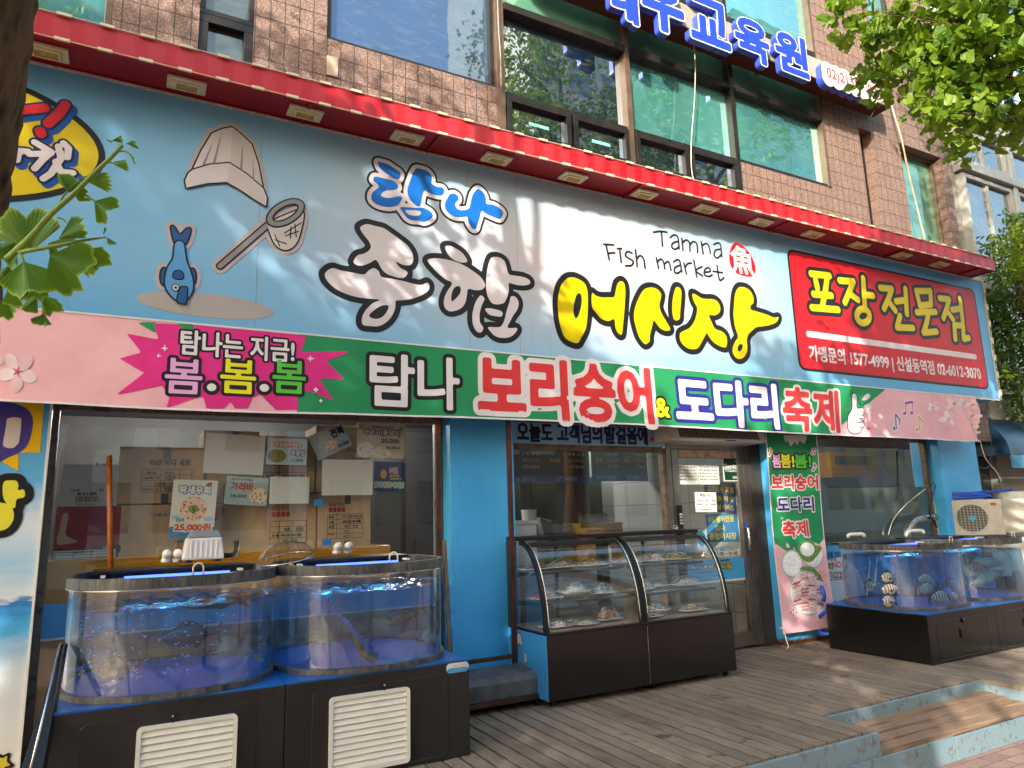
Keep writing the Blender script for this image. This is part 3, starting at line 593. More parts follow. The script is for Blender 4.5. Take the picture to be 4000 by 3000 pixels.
bs = [[(285,295),(460,315)],[(330,360),(345,430)],[(440,330),(420,470)],[(310,490),(480,505)],[(410,520),(395,600)],[(295,620),(545,640)],[(560,360),(690,370)],[(690,370),(660,450),(610,570)],[(650,480),(735,545)],[(785,340),(800,590)],[(830,500),(880,505)],
 [(785+62*math.cos(t), 700+68*math.sin(t)) for t in np.linspace(0, 6.2832, 14)],[(950,430),(1060,440)],[(1060,440),(1030,530),(985,630)],[(1030,560),(1095,650)],[(1190,440),(1205,680)],[(1100,560),(1180,550)],[(1140,700),(1110,810),(1265,815)],
 [(1295,460),(1430,460),(1435,590),(1330,600),(1295,460)],[(1300,665),(1480,660)],[(1410,680),(1400,740)],[(1400,750),(1365,860),(1490,850)],[(1520,530),(1610,540)],[(1610,540),(1590,620),(1555,720)],[(1590,650),(1650,735)],[(1715,535),(1740,745)],[(1640,640),(1710,630)],[(1660,790),(1670,920)],[(1660,790),(1745,790)],[(1745,790),(1750,920),(1800,910)]]
art(SP, sign, [(.046, KBLK, .006), (0, KYEL, .008)], strokes=ST(SP, C_, .042, *bs), res=.01)
art(SP, sign, [(0, KWHT, .006)], strokes=ST(SP, C_, .036, [(262,872),(1862,1092)]), res=.012, name='rule')
text(SP, sign, '가맹문의 1577-4999 | 신설동역점 02-6012-3070', pbox(SP, (C_[0]+280*C_[2], C_[1]+1150*C_[2]), (C_[0]+1902*C_[2], C_[1]+1190*C_[2])), [(0, KWHT, .006)], bold=.028)
# yellow oval at the left end with red and white brush strokes
ur = SP.px(D_[0]+628*D_[2], D_[1]+480*D_[2])[0]; vt = SP.px(D_[0]+140*D_[2], D_[1]+82*D_[2])[1]; vb = SP.px(D_[0]+110*D_[2], D_[1]+872*D_[2])[1]; uc = ur-.95
art(SP, sign, [(0, KBLK, .002), (-.04, KYEL, .004)], [ell(uc, (vt+vb)/2, .95, (vt-vb)/2, 64)], res=.014, name='yellow_oval')
NAVY, KBL2 = ink('12204e'), ink('0d4c9c')
rs = ST(SP, D_, .03, [(60,288),(150,275),(262,262)], [(385,245),(345,300),(285,355)], [(238,400),(243,415)])
ws = ST(SP, D_, .02, [(60,500),(110,520),(100,570)], [(110,515),(165,520)], [(205,465),(300,520)], [(175,535),(300,530)], [(300,525),(250,570),(205,620)], [(345,490),(360,560),(300,650),(255,680)], [(375,470),(405,500),(398,555)], [(330,580),(360,640),(430,645)])
sh = lambda S, dx, dy: [[(a+dx, b+dy, r) for a, b, r in s] for s in S]
art(SP, sign, [(.014, KBL2, .006)], strokes=sh(rs+ws, .026, -.026), res=.01, name='lettering_shadow')
art(SP, sign, [(.014, NAVY, .008), (0, KRED, .010)], strokes=rs, res=.009); art(SP, sign, [(.014, NAVY, .008), (0, KWHT, .010)], strokes=ws, res=.009)
# cook's hat, landing net and blue fish printed on the left half
CRM, GRY, LGR, FBL, FDB = ink('b8aeb0'), ink('8a8a8a'), ink('c8c1bd'), ink('5b9bd3'), ink('28578f')
art(SP, sign, [(0, ink('a9a5a3'), .002)], [ell(*SP.px(G_[0]+610*G_[2], G_[1]+1548*G_[2]), .44, .085, 40)], res=.012, name='printed_ellipse')
crown = [(490,520),(560,370),(640,240),(720,205),(795,192),(870,255),(940,320),(990,470),(1028,665),(880,540),(770,467),(620,480)]
brim = [(490,520),(620,480),(770,467),(900,550),(1028,660),(1055,730),(1050,795),(960,740),(850,665),(750,610),(600,620),(445,655),(435,600),(460,545)]
art(SP, sign, [(.035, CRM, .003), (.011, KBLK, .005), (0, KWHT, .007)], [tr(SP, G_, crown)], res=.008, name='printed_hat')
art(SP, sign, [(-.004, LGR, .008)], [tr(SP, G_, [(795,192),(870,255),(940,320),(990,470),(1028,665),(880,540),(770,467)])], res=.008, name='printed_hat_fold')
art(SP, sign, [(.011, KBLK, .0095), (0, KWHT, .011)], [tr(SP, G_, brim)], res=.008, name='printed_hat_brim')
art(SP, sign, [(0, LGR, .012)], [tr(SP, G_, [(770,480),(900,560),(1022,665),(1048,735),(1042,780),(960,730),(850,655),(755,605)])], res=.008, name='printed_hat_fold')
for st_1 in ([(645,310,.002),(575,480,.008)], [(712,240,.002),(655,465,.009)], [(872,315,.002),(862,515,.009)], [(950,440,.002),(955,590,.006)]):
    art(SP, sign, [(0, GRY, .0095)], strokes=[[(*SP.px(G_[0]+x*G_[2], G_[1]+y*G_[2]), r) for x, y, r in st_1]], res=.006, name='printed_hat_pleat')
hd_ = ST(SP, G_, .017, [(1065,935),(700,1250)])
art(SP, sign, [(.035, CRM, .003), (.011, KBLK, .005), (0, GRY, .007)], strokes=hd_, res=.008, name='printed_net_handle')
art(SP, sign, [(.035, CRM, .004), (.011, KBLK, .006), (0, LGR, .008)], [smooth(tr(SP, G_, [(1075,930),(1085,1010),(1130,1095),(1200,1128),(1270,1090),(1310,1000),(1333,830),(1200,860)]))], res=.008, name='printed_net')
art(SP, sign, [(.011, KBLK, .0095), (0, GRY, .011)], [[SP.px(G_[0]+x*G_[2], G_[1]+y*G_[2]) for x, y in ell(1198, 845, a, b, 40, -.5)] for a, b in ((152, 82), (112, 50))], res=.006, name='printed_net_rim')
for grp in (([(1190,1000),(1320,920)], [(1200,1020),(1300,985)], [(1240,950),(1235,1040)], [(1270,930),(1280,1030)]), ([(1115,1010),(1155,1100)], [(1115,1050),(1205,1080)])):
    art(SP, sign, [(0, KBLK, .0095)], strokes=ST(SP, G_, .004, *grp), res=.004, name='printed_net_mesh')
for lp in ([(330,960),(350,950),(395,1010),(450,965),(475,970),(455,1050),(420,1090),(360,1080)], ell(275,1330,26,65,16), ell(490,1330,24,60,16)):
    art(SP, sign, [(.035, CRM, .003), (.011, KBLK, .005), (0, FDB, .007)], [smooth(tr(SP, G_, lp))], res=.007, name='printed_fish_fin')
art(SP, sign, [(.011, KBLK, .008), (0, FBL, .010)], [smooth(tr(SP, G_, [(362,1075),(420,1075),(440,1200),(470,1280),(495,1380),(480,1460),(430,1515),(370,1510),(310,1450),(283,1380),(300,1270),(345,1190)]))], res=.007, name='printed_fish')
art(SP, sign, [(.006, KBLK, .012), (0, KWHT, .014)], [tr(SP, G_, ell(362,1416,24,24,20))], res=.005, name='printed_fish_eye'); art(SP, sign, [(0, KBLK, .016)], [tr(SP, G_, ell(362,1416,10,10,14))], res=.003, name='printed_fish_eye')
for lp in ([(350,1340),(352,1300),(380,1288),(410,1300),(415,1345)], [(400,1420),(430,1410),(450,1425),(440,1530),(420,1535),(375,1520)]):
    art(SP, sign, [(.008, KBLK, .012), (0, FDB, .014)], [smooth(tr(SP, G_, lp))], res=.006, name='printed_fish_fin')

for sx_, zz in ((1828, 900), (2018, 900), (3035, 1200), (1010, 900)):
    x = hy(sx_, zz, SY0).x; q = MB(); q.box(x-.002, x+.002, SY0-.0012, SY0-.0002, SZ[0]+.01, SZ[1]-.01); q.build('panel_seam', mat('seam_grey', '8f9aa3', .6), sign)
# LED module strings along the sign and awning edges
def led_string(parent, x0, x1, y, z, step=.26):
    q = MB(); q.tube([(x0, y, z), (x1, y, z)], .003, 5); x = x0+.1
    while x < x1: q.box(x-.042, x+.042, y-.009, y+.006, z-.009, z+.009); x += step
    return q.build('light_string', CREAM, parent)
led_string(sign, -2.5, 10.2, SY0-.02, SZ[0]-.012)
q = MB(); q.tube([(10.3, SY0-.02, SZ[0]), (10.3, SY0-.02, SZ[1])], .003, 5); z = SZ[0]+.1
while z < SZ[1]: q.box(10.292, 10.308, SY0-.03, SY0-.012, z-.04, z+.04); z += .24
q.build('light_string', CREAM, sign)

# ---------------------------------------------------------------- red awning with floodlights
aw = thing('red_awning', 'long streaked red metal awning box with floodlights under it above the blue sign', 'awning', (3.5, 5.0, 4.42))
AY, AZ0, AZ1, AX1 = 4.82, 4.425, 4.60, 10.02
mb = MB(); mb.box(-3.2, AX1, AY, AY+.012, AZ0, AZ1); mb.box(AX1-.012, AX1, AY+.013, 5.49, AZ0, AZ1); mb.build('awning_front', AWN, aw)
mb = MB(); mb.box(-3.2, AX1-.013, AY+.013, 5.49, AZ0+.015, AZ0+.03); mb.build('soffit', REDP, aw)
mb = MB(); mb.add([(-3.2, AY+.001, AZ1+.002), (AX1, AY+.001, AZ1+.002), (AX1, 5.495, AZ1+.03), (-3.2, 5.495, AZ1+.03)], [(0,1,2,3)]); mb.build('awning_top', REDP, aw)
for x in (1.02, 2.05, 4.1, 6.1, 8.1, 9.7, -.9): mb = MB(); mb.box(x, x+.02, AY+.014, SY0-.005, AZ0-.005, AZ0+.014); mb.build('soffit_rib', REDP, aw)
led_string(aw, -2.5, 9.98, AY-.012, AZ1, .235); led_string(aw, -2.5, 9.98, AY-.012, AZ0, .235)
SOF = Plane((0, 0, AZ0+.005), (1,0,0), (0,-1,0))
LAMP = mat('lamp_diffuser', 'b59a55', .25, 0, .2, 20)
for (ox, oy) in ((100,110),(404,180),(660,243),(878,300),(1069,347),(1233,387),(1385,424),(1518,455),(1640,482),(1755,507),(1856,530),(1947,552),(2035,570)):
    p = hz(ox*1.808, oy*1.808, AZ0); x, y = p.x, AY+.165
    f = MB(); f.box(x-.125, x+.125, y-.075, y+.075, AZ0-.012, AZ0+.012); fl = f.build('floodlight', CREAM, aw, bevel=.008)
    f = MB(); f.box(x-.085, x+.085, y-.05, y+.05, AZ0-.024, AZ0-.0125); f.build('bezel', mat('bezel_cream', 'e4d9a8', .35), fl, bevel=.005)
    f = MB(); f.box(x-.066, x+.066, y-.034, y+.034, AZ0-.026, AZ0-.0245); f.build('diffuser', LAMP, fl)

# ---------------------------------------------------------------- festival banner under the sign
def sag(u, v):
    h = 2.76-v; e = max(0, (u-8.3)/1.35)
    return .016*math.sin(u*1.7+.6)*h*2+.010*math.sin(u*7+v*5)*h+.004*math.sin(u*19-v*14)*h+.03*h*h+(e*e*.05*math.sin(u*16+v*9)*min(1, h*3+.2) if e > 0 else 0)
BP = fac(5.115, sag); BX0, BX1, BZ0, BZ1 = -1.4, 9.64, 2.165, 2.755
ban = thing('festival_banner', 'long green and pink cloth banner with Korean lettering hanging under the blue sign', 'banner', (4, 5.1, 2.17))
def zb(u):  # the lower hem hangs a little unevenly
    return BZ0+.018*math.exp(-((u-.35)/.8)**2)*-1+.02*min(1, max(0, (u-1)/1.5))*math.exp(-((u-3)/3)**2)
def cloth_fill(m, off, f0, f1, x0, x1, nv=8, du=.05, name='cloth'):
    q = MB(); n = max(1, int((x1-x0)/du)); q.grid(lambda a, b: BP.p3(x0+(x1-x0)*a, f0(x0+(x1-x0)*a)+(f1(x0+(x1-x0)*a)-f0(x0+(x1-x0)*a))*b, off), n, nv); return q.build(name, m, ban, True, fixn=False)
PINKC = m_noise2('banner_pink', 'e0a6b0', 'e9b8c0', 2, .7, .04); GRNC = m_noise2('banner_green', '17834f', '1f9058', 1.6, .7, .05); MAGC = m_noise2('banner_magenta', 'd1177c', 'dc2a8a', 2, .7, .04)
BWH = ink('e0dcdd'); BBK = ink('1c1718')
cloth_fill(PINKC, 0, zb, lambda u: BZ1, BX0, BX1)
gx0 = BP.px(E_[0]+1835*E_[2], E_[1]+500*E_[2])[0]; ga = BP.px(F_[0]+1570*F_[2], F_[1]+186*F_[2])[0]; gb = BP.px(F_[0]+1238*F_[2], F_[1]+450*F_[2])[0]
cloth_fill(GRNC, .0015, zb, lambda u: BZ1, gx0, gb)
n = 24; q = MB(); q.grid(lambda a, b: BP.p3(gb+(ga-gb)*a, zb(gb)+(BZ1-zb(gb))*(a+(1-a)*b), .0015), n, 8); q.build('cloth', GRNC, ban, True, fixn=False)
for lp in ([(835,168),(970,172),(965,244)], [(1080,180),(1205,185),(1200,268)]): art(BP, ban, [(0, GRNC, .0015)], [tr(BP, E_, lp)], res=.02, name='cloth')
burst = [(780,242),(978,280),(948,178),(1093,185),(1195,262),(1195,190),(1890,255),(1857,358),(2170,352),(2010,412),(2125,525),(1965,520),(2055,655),(1905,600),(1835,600),(1835,716),(1700,716),(1605,620),(1555,640),(1525,708),(1445,708),(1420,665),(1380,708),(1270,708),(1255,640),(1215,640),(1025,706),(1045,640),(1000,565),(710,625),(890,487),(738,397),(872,360)]
art(BP, ban, [(0, MAGC, .003)], [tr(BP, E_, burst)], res=.012, name='burst')
cloth_fill(BWH, .0045, zb, lambda u: zb(u)+.014, BX0, BX1, 1, name='hem'); cloth_fill(BWH, .0045, lambda u: BZ1-.012, lambda u: BZ1, BX0, BX1, 1, name='hem')
q = MB(); q.grid(lambda a, b: BP.p3(BX1-.01*(1-a), zb(BX1)+(BZ1-zb(BX1))*b, .004), 1, 10); q.build('hem', BWH, ban, fixn=False)
def BT(body, fr, ll, ur, layers, bold=.03, **k): return text(BP, ban, body, pbox(BP, (fr[0]+ll[0]*fr[2], fr[1]+ll[1]*fr[2]), (fr[0]+ur[0]*fr[2], fr[1]+ur[1]*fr[2])), layers, bold=bold, **k)
BT('탐나는 지금!', E_, (1112,370), (1815,282), [(.085, BBK, .0045), (0, BWH, .006)], .025)
for ll, ur, c in (((1015,608),(1248,412),'dfa5d6'), ((1358,606),(1578,416),'e3df1a'), ((1680,604),(1882,420),'5cc244')):
    BT('봄', E_, ll, ur, [(.09, BBK, .0045), (0, ink(c), .006)], .02)
for c in ((1303,578), (1628,580)): art(BP, ban, [(.025, BBK, .0045), (0, BWH, .006)], [tr(BP, E_, ell(c[0], c[1], 29, 24))], res=.006, name='dot')
for x, y, r, c in ((1016,335,32,1),(978,382,22,1),(1914,398,32,1),(1945,592,42,0),(1975,660,32,0)):
    art(BP, ban, [(0, BWH if c else ink('3a3540'), .0045)], [tr(BP, E_, star(x, y, r, .2))], res=.005, name='sparkle')
    if not c: art(BP, ban, [(0, BWH, .006)], [tr(BP, E_, star(x, y, r*.5, .45))], res=.004, name='sparkle')
BT('탐', Z5, (232,915), (498,622), [(.075, BBK, .003), (0, BWH, .0045)], .025); BT('나', Z5, (530,935), (775,640), [(.075, BBK, .003), (0, BWH, .0045)], .025)
RDC = ink('d83a3c')
BT('보리숭어', Z5, (912,985), (1945,705), [(.085, BWH, .003), (0, RDC, .0045)], .04); BT('&', Z5, (1990,992), (2062,885), [(.12, BBK, .003), (0, ink('e6dc1e'), .0045)], .05)
NVC = ink('2c2a86')
BT('도다리', F_, (362,372), (925,158), [(.08, NVC, .003), (0, BWH, .0045)], .045); BT('축제', F_, (982,408), (1268,192), [(.06, BWH, .003), (0, RDC, .0045)], .035, slant=.1)
hs = [(1368,212),(1384,206),(1392,225),(1390,270),(1396,290),(1424,290),(1430,310),(1424,330),(1432,345),(1425,365),(1431,385),(1418,402),(1408,425),(1375,433),(1346,415),(1340,380),(1346,330),(1366,290)]
art(BP, ban, [(.011, BBK, .0045), (0, BWH, .006)], [smooth(tr(BP, F_, hs))], res=.006, name='thumb_up_print')
art(BP, ban, [(0, BBK, .0075)], strokes=ST(BP, F_, .004, [(1380,318),(1400,325),(1424,330)], [(1392,350),(1424,348)], [(1395,372),(1424,366)], [(1396,395),(1418,400)], [(1365,395),(1380,398)], [(1352,205),(1360,220)], [(1362,190),(1370,205)]), res=.004, name='thumb_up_print')
art(BP, ban, [(0, BWH, .0045)], [smooth(tr(BP, F_, [(1420,240),(1450,205),(1472,215),(1450,240)])), smooth(tr(BP, F_, [(1432,275),(1462,262),(1475,285),(1455,300)]))], res=.006, name='drop')
for x, y, r in ((1340,296,14),(1456,405,20)): art(BP, ban, [(0, RDC, .0045)], [tr(BP, F_, star(x, y, r, .2))], res=.005, name='sparkle')
def note(pl, parent, fr, x, y, s, c, two=False, o=.003):
    st = [[(x, y, .5), (x+.1*s, y, .5)], [(x+10*s, y, .22), (x+10*s, y-60*s, .22)]]
    if two: st = [[(x, y, .55), (x+2*s, y, .55)], [(x+34*s, y-2*s, .55), (x+36*s, y-2*s, .55)], [(x+9*s, y, .2), (x+9*s, y-52*s, .2)], [(x+43*s, y, .2), (x+43*s, y-58*s, .2)], [(x+9*s, y-52*s, .42), (x+43*s, y-58*s, .42)]]
    else: st.append([(x+10*s, y-60*s, .3), (x+28*s, y-38*s, .25), (x+24*s, y-15*s, .12)])
    k = .034*s
    S = [[(*pl.px(fr[0]+a*fr[2], fr[1]+b*fr[2]), r*k) for a, b, r in q_] for q_ in st]
    art(pl, parent, [(.010*s+.004, BWH, o), (0, ink(c), o+.0015)], strokes=S, res=.005, name='music_note')
note(BP, ban, F_, 1600, 405, 1.35, '5b2a95'); note(BP, ban, F_, 1732, 412, 1.25, 'e08a2c'); note(BP, ban, F_, 1662, 318, 1.15, 'c01f8e', True)
def blossom(pl, parent, fr, x, y, r, rot=0, o=.003):
    ps = [smooth(tr(pl, fr, ell(x+r*.6*math.cos(rot+k*1.2566), y+r*.6*math.sin(rot+k*1.2566), r*.48, r*.33, 14, rot+k*1.2566))) for k in range(5)]
    for i, p in enumerate(ps): art(pl, parent, [(0, mat('petal%d' % (i % 3), ('ecd5d8', 'e3bfc8', 'f0e0e0')[i % 3], .7), o+.0004*i)], [p], res=.008, name='blossom_print')
    art(pl, parent, [(0, ink('cf4f72'), o+.0025)], strokes=[[(*pl.px(fr[0]+x*fr[2], fr[1]+y*fr[2]), .004), (*pl.px(fr[0]+(x+r*.3*math.cos(a))*fr[2], fr[1]+(y+r*.3*math.sin(a))*fr[2]), .002)] for a in (0, 1.3, 2.5, 3.8, 5)], res=.004, name='blossom_print')
blossom(BP, ban, E_, 110, 478, 118, .4); blossom(BP, ban, E_, -60, 400, 80, .2)
for x, y, r, a in ((1832,284,34,.2),(1918,352,48,.6),(1955,262,44,0),(2010,262,36,.5),(2058,268,30,.9),(2070,330,30,.2),(2078,385,30,.4),(2092,425,26,0)): blossom(BP, ban, F_, x, y, r, a)

# ---------------------------------------------------------------- fish tanks on their cabinets
def m_rim():
    s = NT('rim_dirty_plastic'); c = s.coord(); n = s.noise(s.scale(c, (6, 6, 1.5)), 5, 7, .75)
    return s.fin(s.princ(s.ramp(n, [(.35, '1d1d1e'), (.6, '5a5a5a'), (.8, '8f8f8e')]), .5, 0, s.bump(n, .1, .003)))
RIM = m_rim(); TANKG = glassmat('tank_acrylic', (.93, .96, .97), 1.49, .03, .032)
def m_water():
    s = NT('tank_water'); t = s.n('BsdfTransparent'); t.inputs[0].default_value = (.46, .68, .86, 1); g = s.n('BsdfGlossy'); g.inputs['Roughness'].default_value = .03
    s.put(g.inputs['Normal'], s.bump(s.noise(s.coord(), 22, 3), .4, .02)); lw = s.n('LayerWeight'); lw.inputs[0].default_value = .5
    f = s.math('MULTIPLY_ADD', s.math('POWER', lw.outputs['Facing'], 4), .7, .03)
    mx = s.n('MixShader'); s.put(mx.inputs[0], f); s.put(mx.inputs[1], t.outputs[0]); s.put(mx.inputs[2], g.outputs[0]); return s.fin(mx.outputs[0])
WATER = m_water(); TBLUE = m_noise2('tank_floor_blue', '084a90', '1060b0', 3, .3, .03); LEDB = emit('blue_led', '4a6cff', 1.1)
def m_laminate():
    s = NT('black_laminate'); c = s.coord(); n = s.noise(s.scale(c, (1, 1, .5)), 1.3, 2); sc_ = s.ramp(s.noise(s.scale(c, (2, 2, 60)), 6, 4, .7), [(.6, .0), (.9, .12)])
    col = s.mix(sc_, lin('121111'), lin('55504a'))
    return s.fin(s.princ(col, s.math('MULTIPLY_ADD', s.noise(c, 4, 4), .25, .08), 0, s.bump(n, .12, .06), .6))
LAM = m_laminate(); LAMM = m_noise2('dark_laminate_matt', '141314', '302d2b', 4, .36, .06, (1, 1, .3), .5, .3, .85)
BUB = NT('bubble'); BUB = BUB.fin(BUB.princ(lin('a8c4f4'), .08, 0, None, 1.))
def tank(label, cx, cy, a, b, z0, z1, wz, led=6, bubbles=0, lid=True, handle_px=None):
    t = thing('fish_tank', label, 'fish tank', (cx, cy, z0), 'rounded acrylic fish tanks'); c = (cx, cy, 0); N, S = 64, 2.5
    def band(name, za, zb_, g0, g1, m):
        q = MB(); q.lathe([(1+g0, za), (1+g1, za), (1+g1, zb_), (1+g0, zb_), (1+g0, za)], c, N, a, b, S); return q.build(name, m, t, 'auto')
    band('top_rim', z1-.055, z1, -.03, .022, RIM); band('rim_edge', z1-.062, z1-.056, -.01, .03, STEEL)
    band('base_ring', z0+.001, z0+.03, -.02, .03, RIM)
    q = MB(); q.lathe([(1, z0+.031), (1, z1-.063)], c, N, a, b, S); q.build('tank_wall', TANKG, t, True)
    q = MB(); q.cap(.975, c, z0+.012, N, a, b, S); q.build('tank_floor', TBLUE, t)
    k = .985; q = MB(); q.lathe([(k, z0+.02), (k, wz)], c, N, a, b, S)
    n0 = len(q.v); M_ = 14
    for i in range(1, M_+1):
        rr = k*(1-i/M_)
        for j in range(N):
            th = 2*math.pi*j/N; ct, st = math.cos(th), math.sin(th); ct = math.copysign(abs(ct)**(2/S), ct); st = math.copysign(abs(st)**(2/S), st)
            x, y = cx+rr*a*ct, cy+rr*b*st; q.v.append((x, y, wz+.008*math.sin(x*31+y*17)*math.cos(y*27-x*9)+.004*math.sin(x*70+y*55)))
    for i in range(M_):
        o1 = N if i == 0 else n0+(i-1)*N; o2 = n0+i*N
        q.f += [(o1+j, o1+(j+1) % N, o2+(j+1) % N, o2+j) for j in range(N)]
    q.build('water', WATER, t, True, fixn=False)
    if lid:
        q = MB(); q.box(cx-a*.82, cx+a*.86, cy+b*.42, cy+b*.93, z1-.016, z1+.004); q.build('lid', BLACK, t, bevel=.004)
    if led:
        q = MB(); q.tube([(cx-a*.5, cy-b*.02, z1-.03), (cx+a*.55, cy-b*.02, z1-.03)], .012, 8); q.build('light_tube', LEDB, t, True)
        L = bpy.data.lights.new('tank_lamp', 'AREA'); L.shape = 'RECTANGLE'; L.size = a; L.size_y = .03; L.energy = led*.07; L.color = (.04, .55, 1)
        lo = bpy.data.objects.new('tank_lamp', L); COL.objects.link(lo); lo.location = (cx, cy-b*.02, z1-.05); attach(lo, t)
    hx0 = cx+a*.13; q = MB(); yh = cy-b*.99; q.tube([(hx0-.025, yh, z1-.002)]+[(hx0-.025*math.cos(th), yh, z1+.035+.025*math.sin(th)) for th in np.linspace(0, math.pi, 8)]+[(hx0+.025, yh, z1-.002)], .0045, 6); q.build('handle_loop', CREAM, t, True)
    q = MB()
    for sx_ in (-.7, .66): q.box(cx+a*sx_-.012, cx+a*sx_+.012, cy-b*.02-.04, cy-b*.02+.04, z1-.02, z1-.008)
    q.build('light_clip', WHITEP, t)
    if bubbles:
        r = random.Random(bubbles); q = MB(); n = 0
        cols = [(r.uniform(-.8, .8)*a, r.uniform(-.9, .2)*b) for _ in range(9)]
        while n < bubbles:
            x, y = cols[r.randrange(len(cols))]; zz = r.uniform(z0+.05, wz-.02); f = (zz-z0)/(wz-z0); x += r.gauss(0, .015+.05*f); y += r.gauss(0, .02+.04*f)
            if (x/a)**2+(y/b)**2 > .86: continue
            R0 = r.uniform(.0025, .0065); q.lathe([(R0*math.sin(th), zz+R0*.7*math.cos(th)) for th in (.01, .8, 1.57, 2.3, 3.13)], (cx+x, cy+y, 0), 6, 1.3, 1); n += 1
        o = q.build('bubbles', BUB, t, True); o['kind'] = 'stuff'
    return t
def cabinet(label, x0, x1, y0, y1, z1, grille=None, split=None, m=LAMM, group='black fish tank cabinets'):
    t = thing('tank_cabinet', label, 'cabinet', ((x0+x1)/2, (y0+y1)/2, 0), group)
    q = MB(); q.box(x0, x1, y0, y1, .004, z1-.012); q.build('cabinet_body', m, t, bevel=.004)
    q = MB(); q.box(x0, x1, y0, y1, z1-.0115, z1); q.build('top_panel', TBLUE, t, bevel=.002)
    px0, px1, pz0, pz1 = split or (x0+.13, x1-.15, .03, z1-.075)
    lp = rrect(px0, pz0, px1, pz1, .03, 5); q = MB(); q.tube([(u, y0-.0005, v) for u, v in lp+lp[:1]], .0022, 5, False); q.build('panel_seam', BLACK, t)
    xl = (px0+px1)/2; q = MB(); q.prism([(xl-.013, y0, pz1+.005), (xl+.013, y0, pz1+.005), (xl+.013, y0, pz1-.022), (xl+.004, y0, pz1-.04), (xl-.004, y0, pz1-.04), (xl-.013, y0, pz1-.022)], (0, -.016, 0)); lt = q.build('latch', BLACK, t, bevel=.003)
    q = MB(); q.lathe([(.006, 0), (.006, .004), (.001, .006)], (xl, 0, 0), 8); q.v = [(p[0], y0-.016-p[2], pz1-.008+p[1]) for p in q.v]; q.build('latch_pin', STEEL, lt)
    if grille:
        g0, g1, h0, h1 = grille; q = MB()
        fr_o = rrect(g0, h0, g1, h1, .025, 5); fr_i = rrect(g0+.02, h0+.02, g1-.02, h1-.02, .012, 5); n = len(fr_o)
        q.add([(u, y0-.018, v) for u, v in fr_o]+[(u, y0-.018, v) for u, v in fr_i]+[(u, y0-.001, v) for u, v in fr_o]+[(u, y0-.004, v) for u, v in fr_i],
              [(k, (k+1) % n, n+(k+1) % n, n+k) for k in range(n)]+[(2*n+k, 2*n+(k+1) % n, (k+1) % n, k) for k in range(n)]+[(n+k, n+(k+1) % n, 3*n+(k+1) % n, 3*n+k) for k in range(n)])
        g = q.build('louvre_grille', WHITEP, t); q = MB(); ns = 11; st = (h1-h0-.04)/ns
        for k in range(ns):
            za = h0+.02+k*st; q.add([(g0+.021, y0-.016, za+.004), (g1-.021, y0-.016, za+.004), (g1-.021, y0-.003, za+st*.95), (g0+.021, y0-.003, za+st*.95), (g0+.021, y0-.012, za), (g1-.021, y0-.012, za), (g1-.021, y0-.0005, za+st*.9), (g0+.021, y0-.0005, za+st*.9)], [(0,1,2,3),(7,6,5,4),(4,5,1,0)])
        q.build('slats', WHITEP, g)
    return t
cab1 = cabinet('black cabinet under the bubbling leftmost tank, white louvre grille at its front', -.25, .832, 4.17, 5.46, .55, (.128, .593, .03, .435), (-.115, .685, .02, .475))
cab2 = cabinet('black cabinet with a white and blue maker sticker at its top right corner', .836, 1.924, 4.17, 5.46, .55, (1.07, 1.537, .035, .443), (.98, 1.785, .03, .478))
T1 = tank('leftmost fish tank, full of bubbles, on the black cabinet with blue top', .30, 4.74, .535, .57, .55, 1.145, .985, 5, 170)
T2 = tank('fish tank with a blue plastic ramp in clear water beside the blue pillar', 1.375, 4.73, .522, .56, .55, 1.15, .99, 4, 0)
cab3 = cabinet('glossy black cabinet under the tank of striped fish right of the vertical banner', 6.35, 7.43, 4.05, 5.1, .44, None, (6.47, 7.28, .03, .36), LAM)
cab4 = cabinet('glossy black cabinet under the tank of silver mullet at the right edge', 7.435, 8.52, 4.05, 5.1, .44, None, (7.55, 8.36, .03, .36), LAM)
T3 = tank('fish tank with black and white striped fish on the right', 6.9, 4.60, .515, .5, .44, 1.035, .915, 7, 0)
T4 = tank('fish tank with two silver mullet at the right edge', 7.985, 4.60, .515, .5, .44, 1.04, .915, 5, 0)
for c_, x in ((cab3, 6.87), (cab4, 7.95)):
    q = MB(); q.box(x-.05, x+.02, 4.035, 4.0485, .19, .27); q.build('finger_pull', BLACK, c_, bevel=.004)
CF = fac(4.1695); q = MB()
u0, v0, u1, v1 = pbox(CF, (1743, 2632), (1830, 2582)); art(CF, cab2, [(0, WHITEP, .002)], [rrect(u0, v0, u1, v1, .025)], res=.006, name='sticker')
art(CF, cab2, [(0, ink('2f9fd6'), .004)], [rrect(u0+.002, v0+.002, u1-.002, (v0+v1)/2, .022)], res=.005, name='sticker')
text(CF, cab2, '(주)삼봉산업', (u0+.04, v1-.028, u1-.015, v1-.008), [(0, ink('2f7fb6'), .005)], res=.0025); text(CF, cab2, '021) 442-4200', (u0+.045, v0+.03, u1-.02, v0+.044), [(0, KWHT, .006)], res=.0025); text(CF, cab2, '010-5250-8001', (u0+.045, v0+.01, u1-.02, v0+.024), [(0, KWHT, .006)], res=.0025)

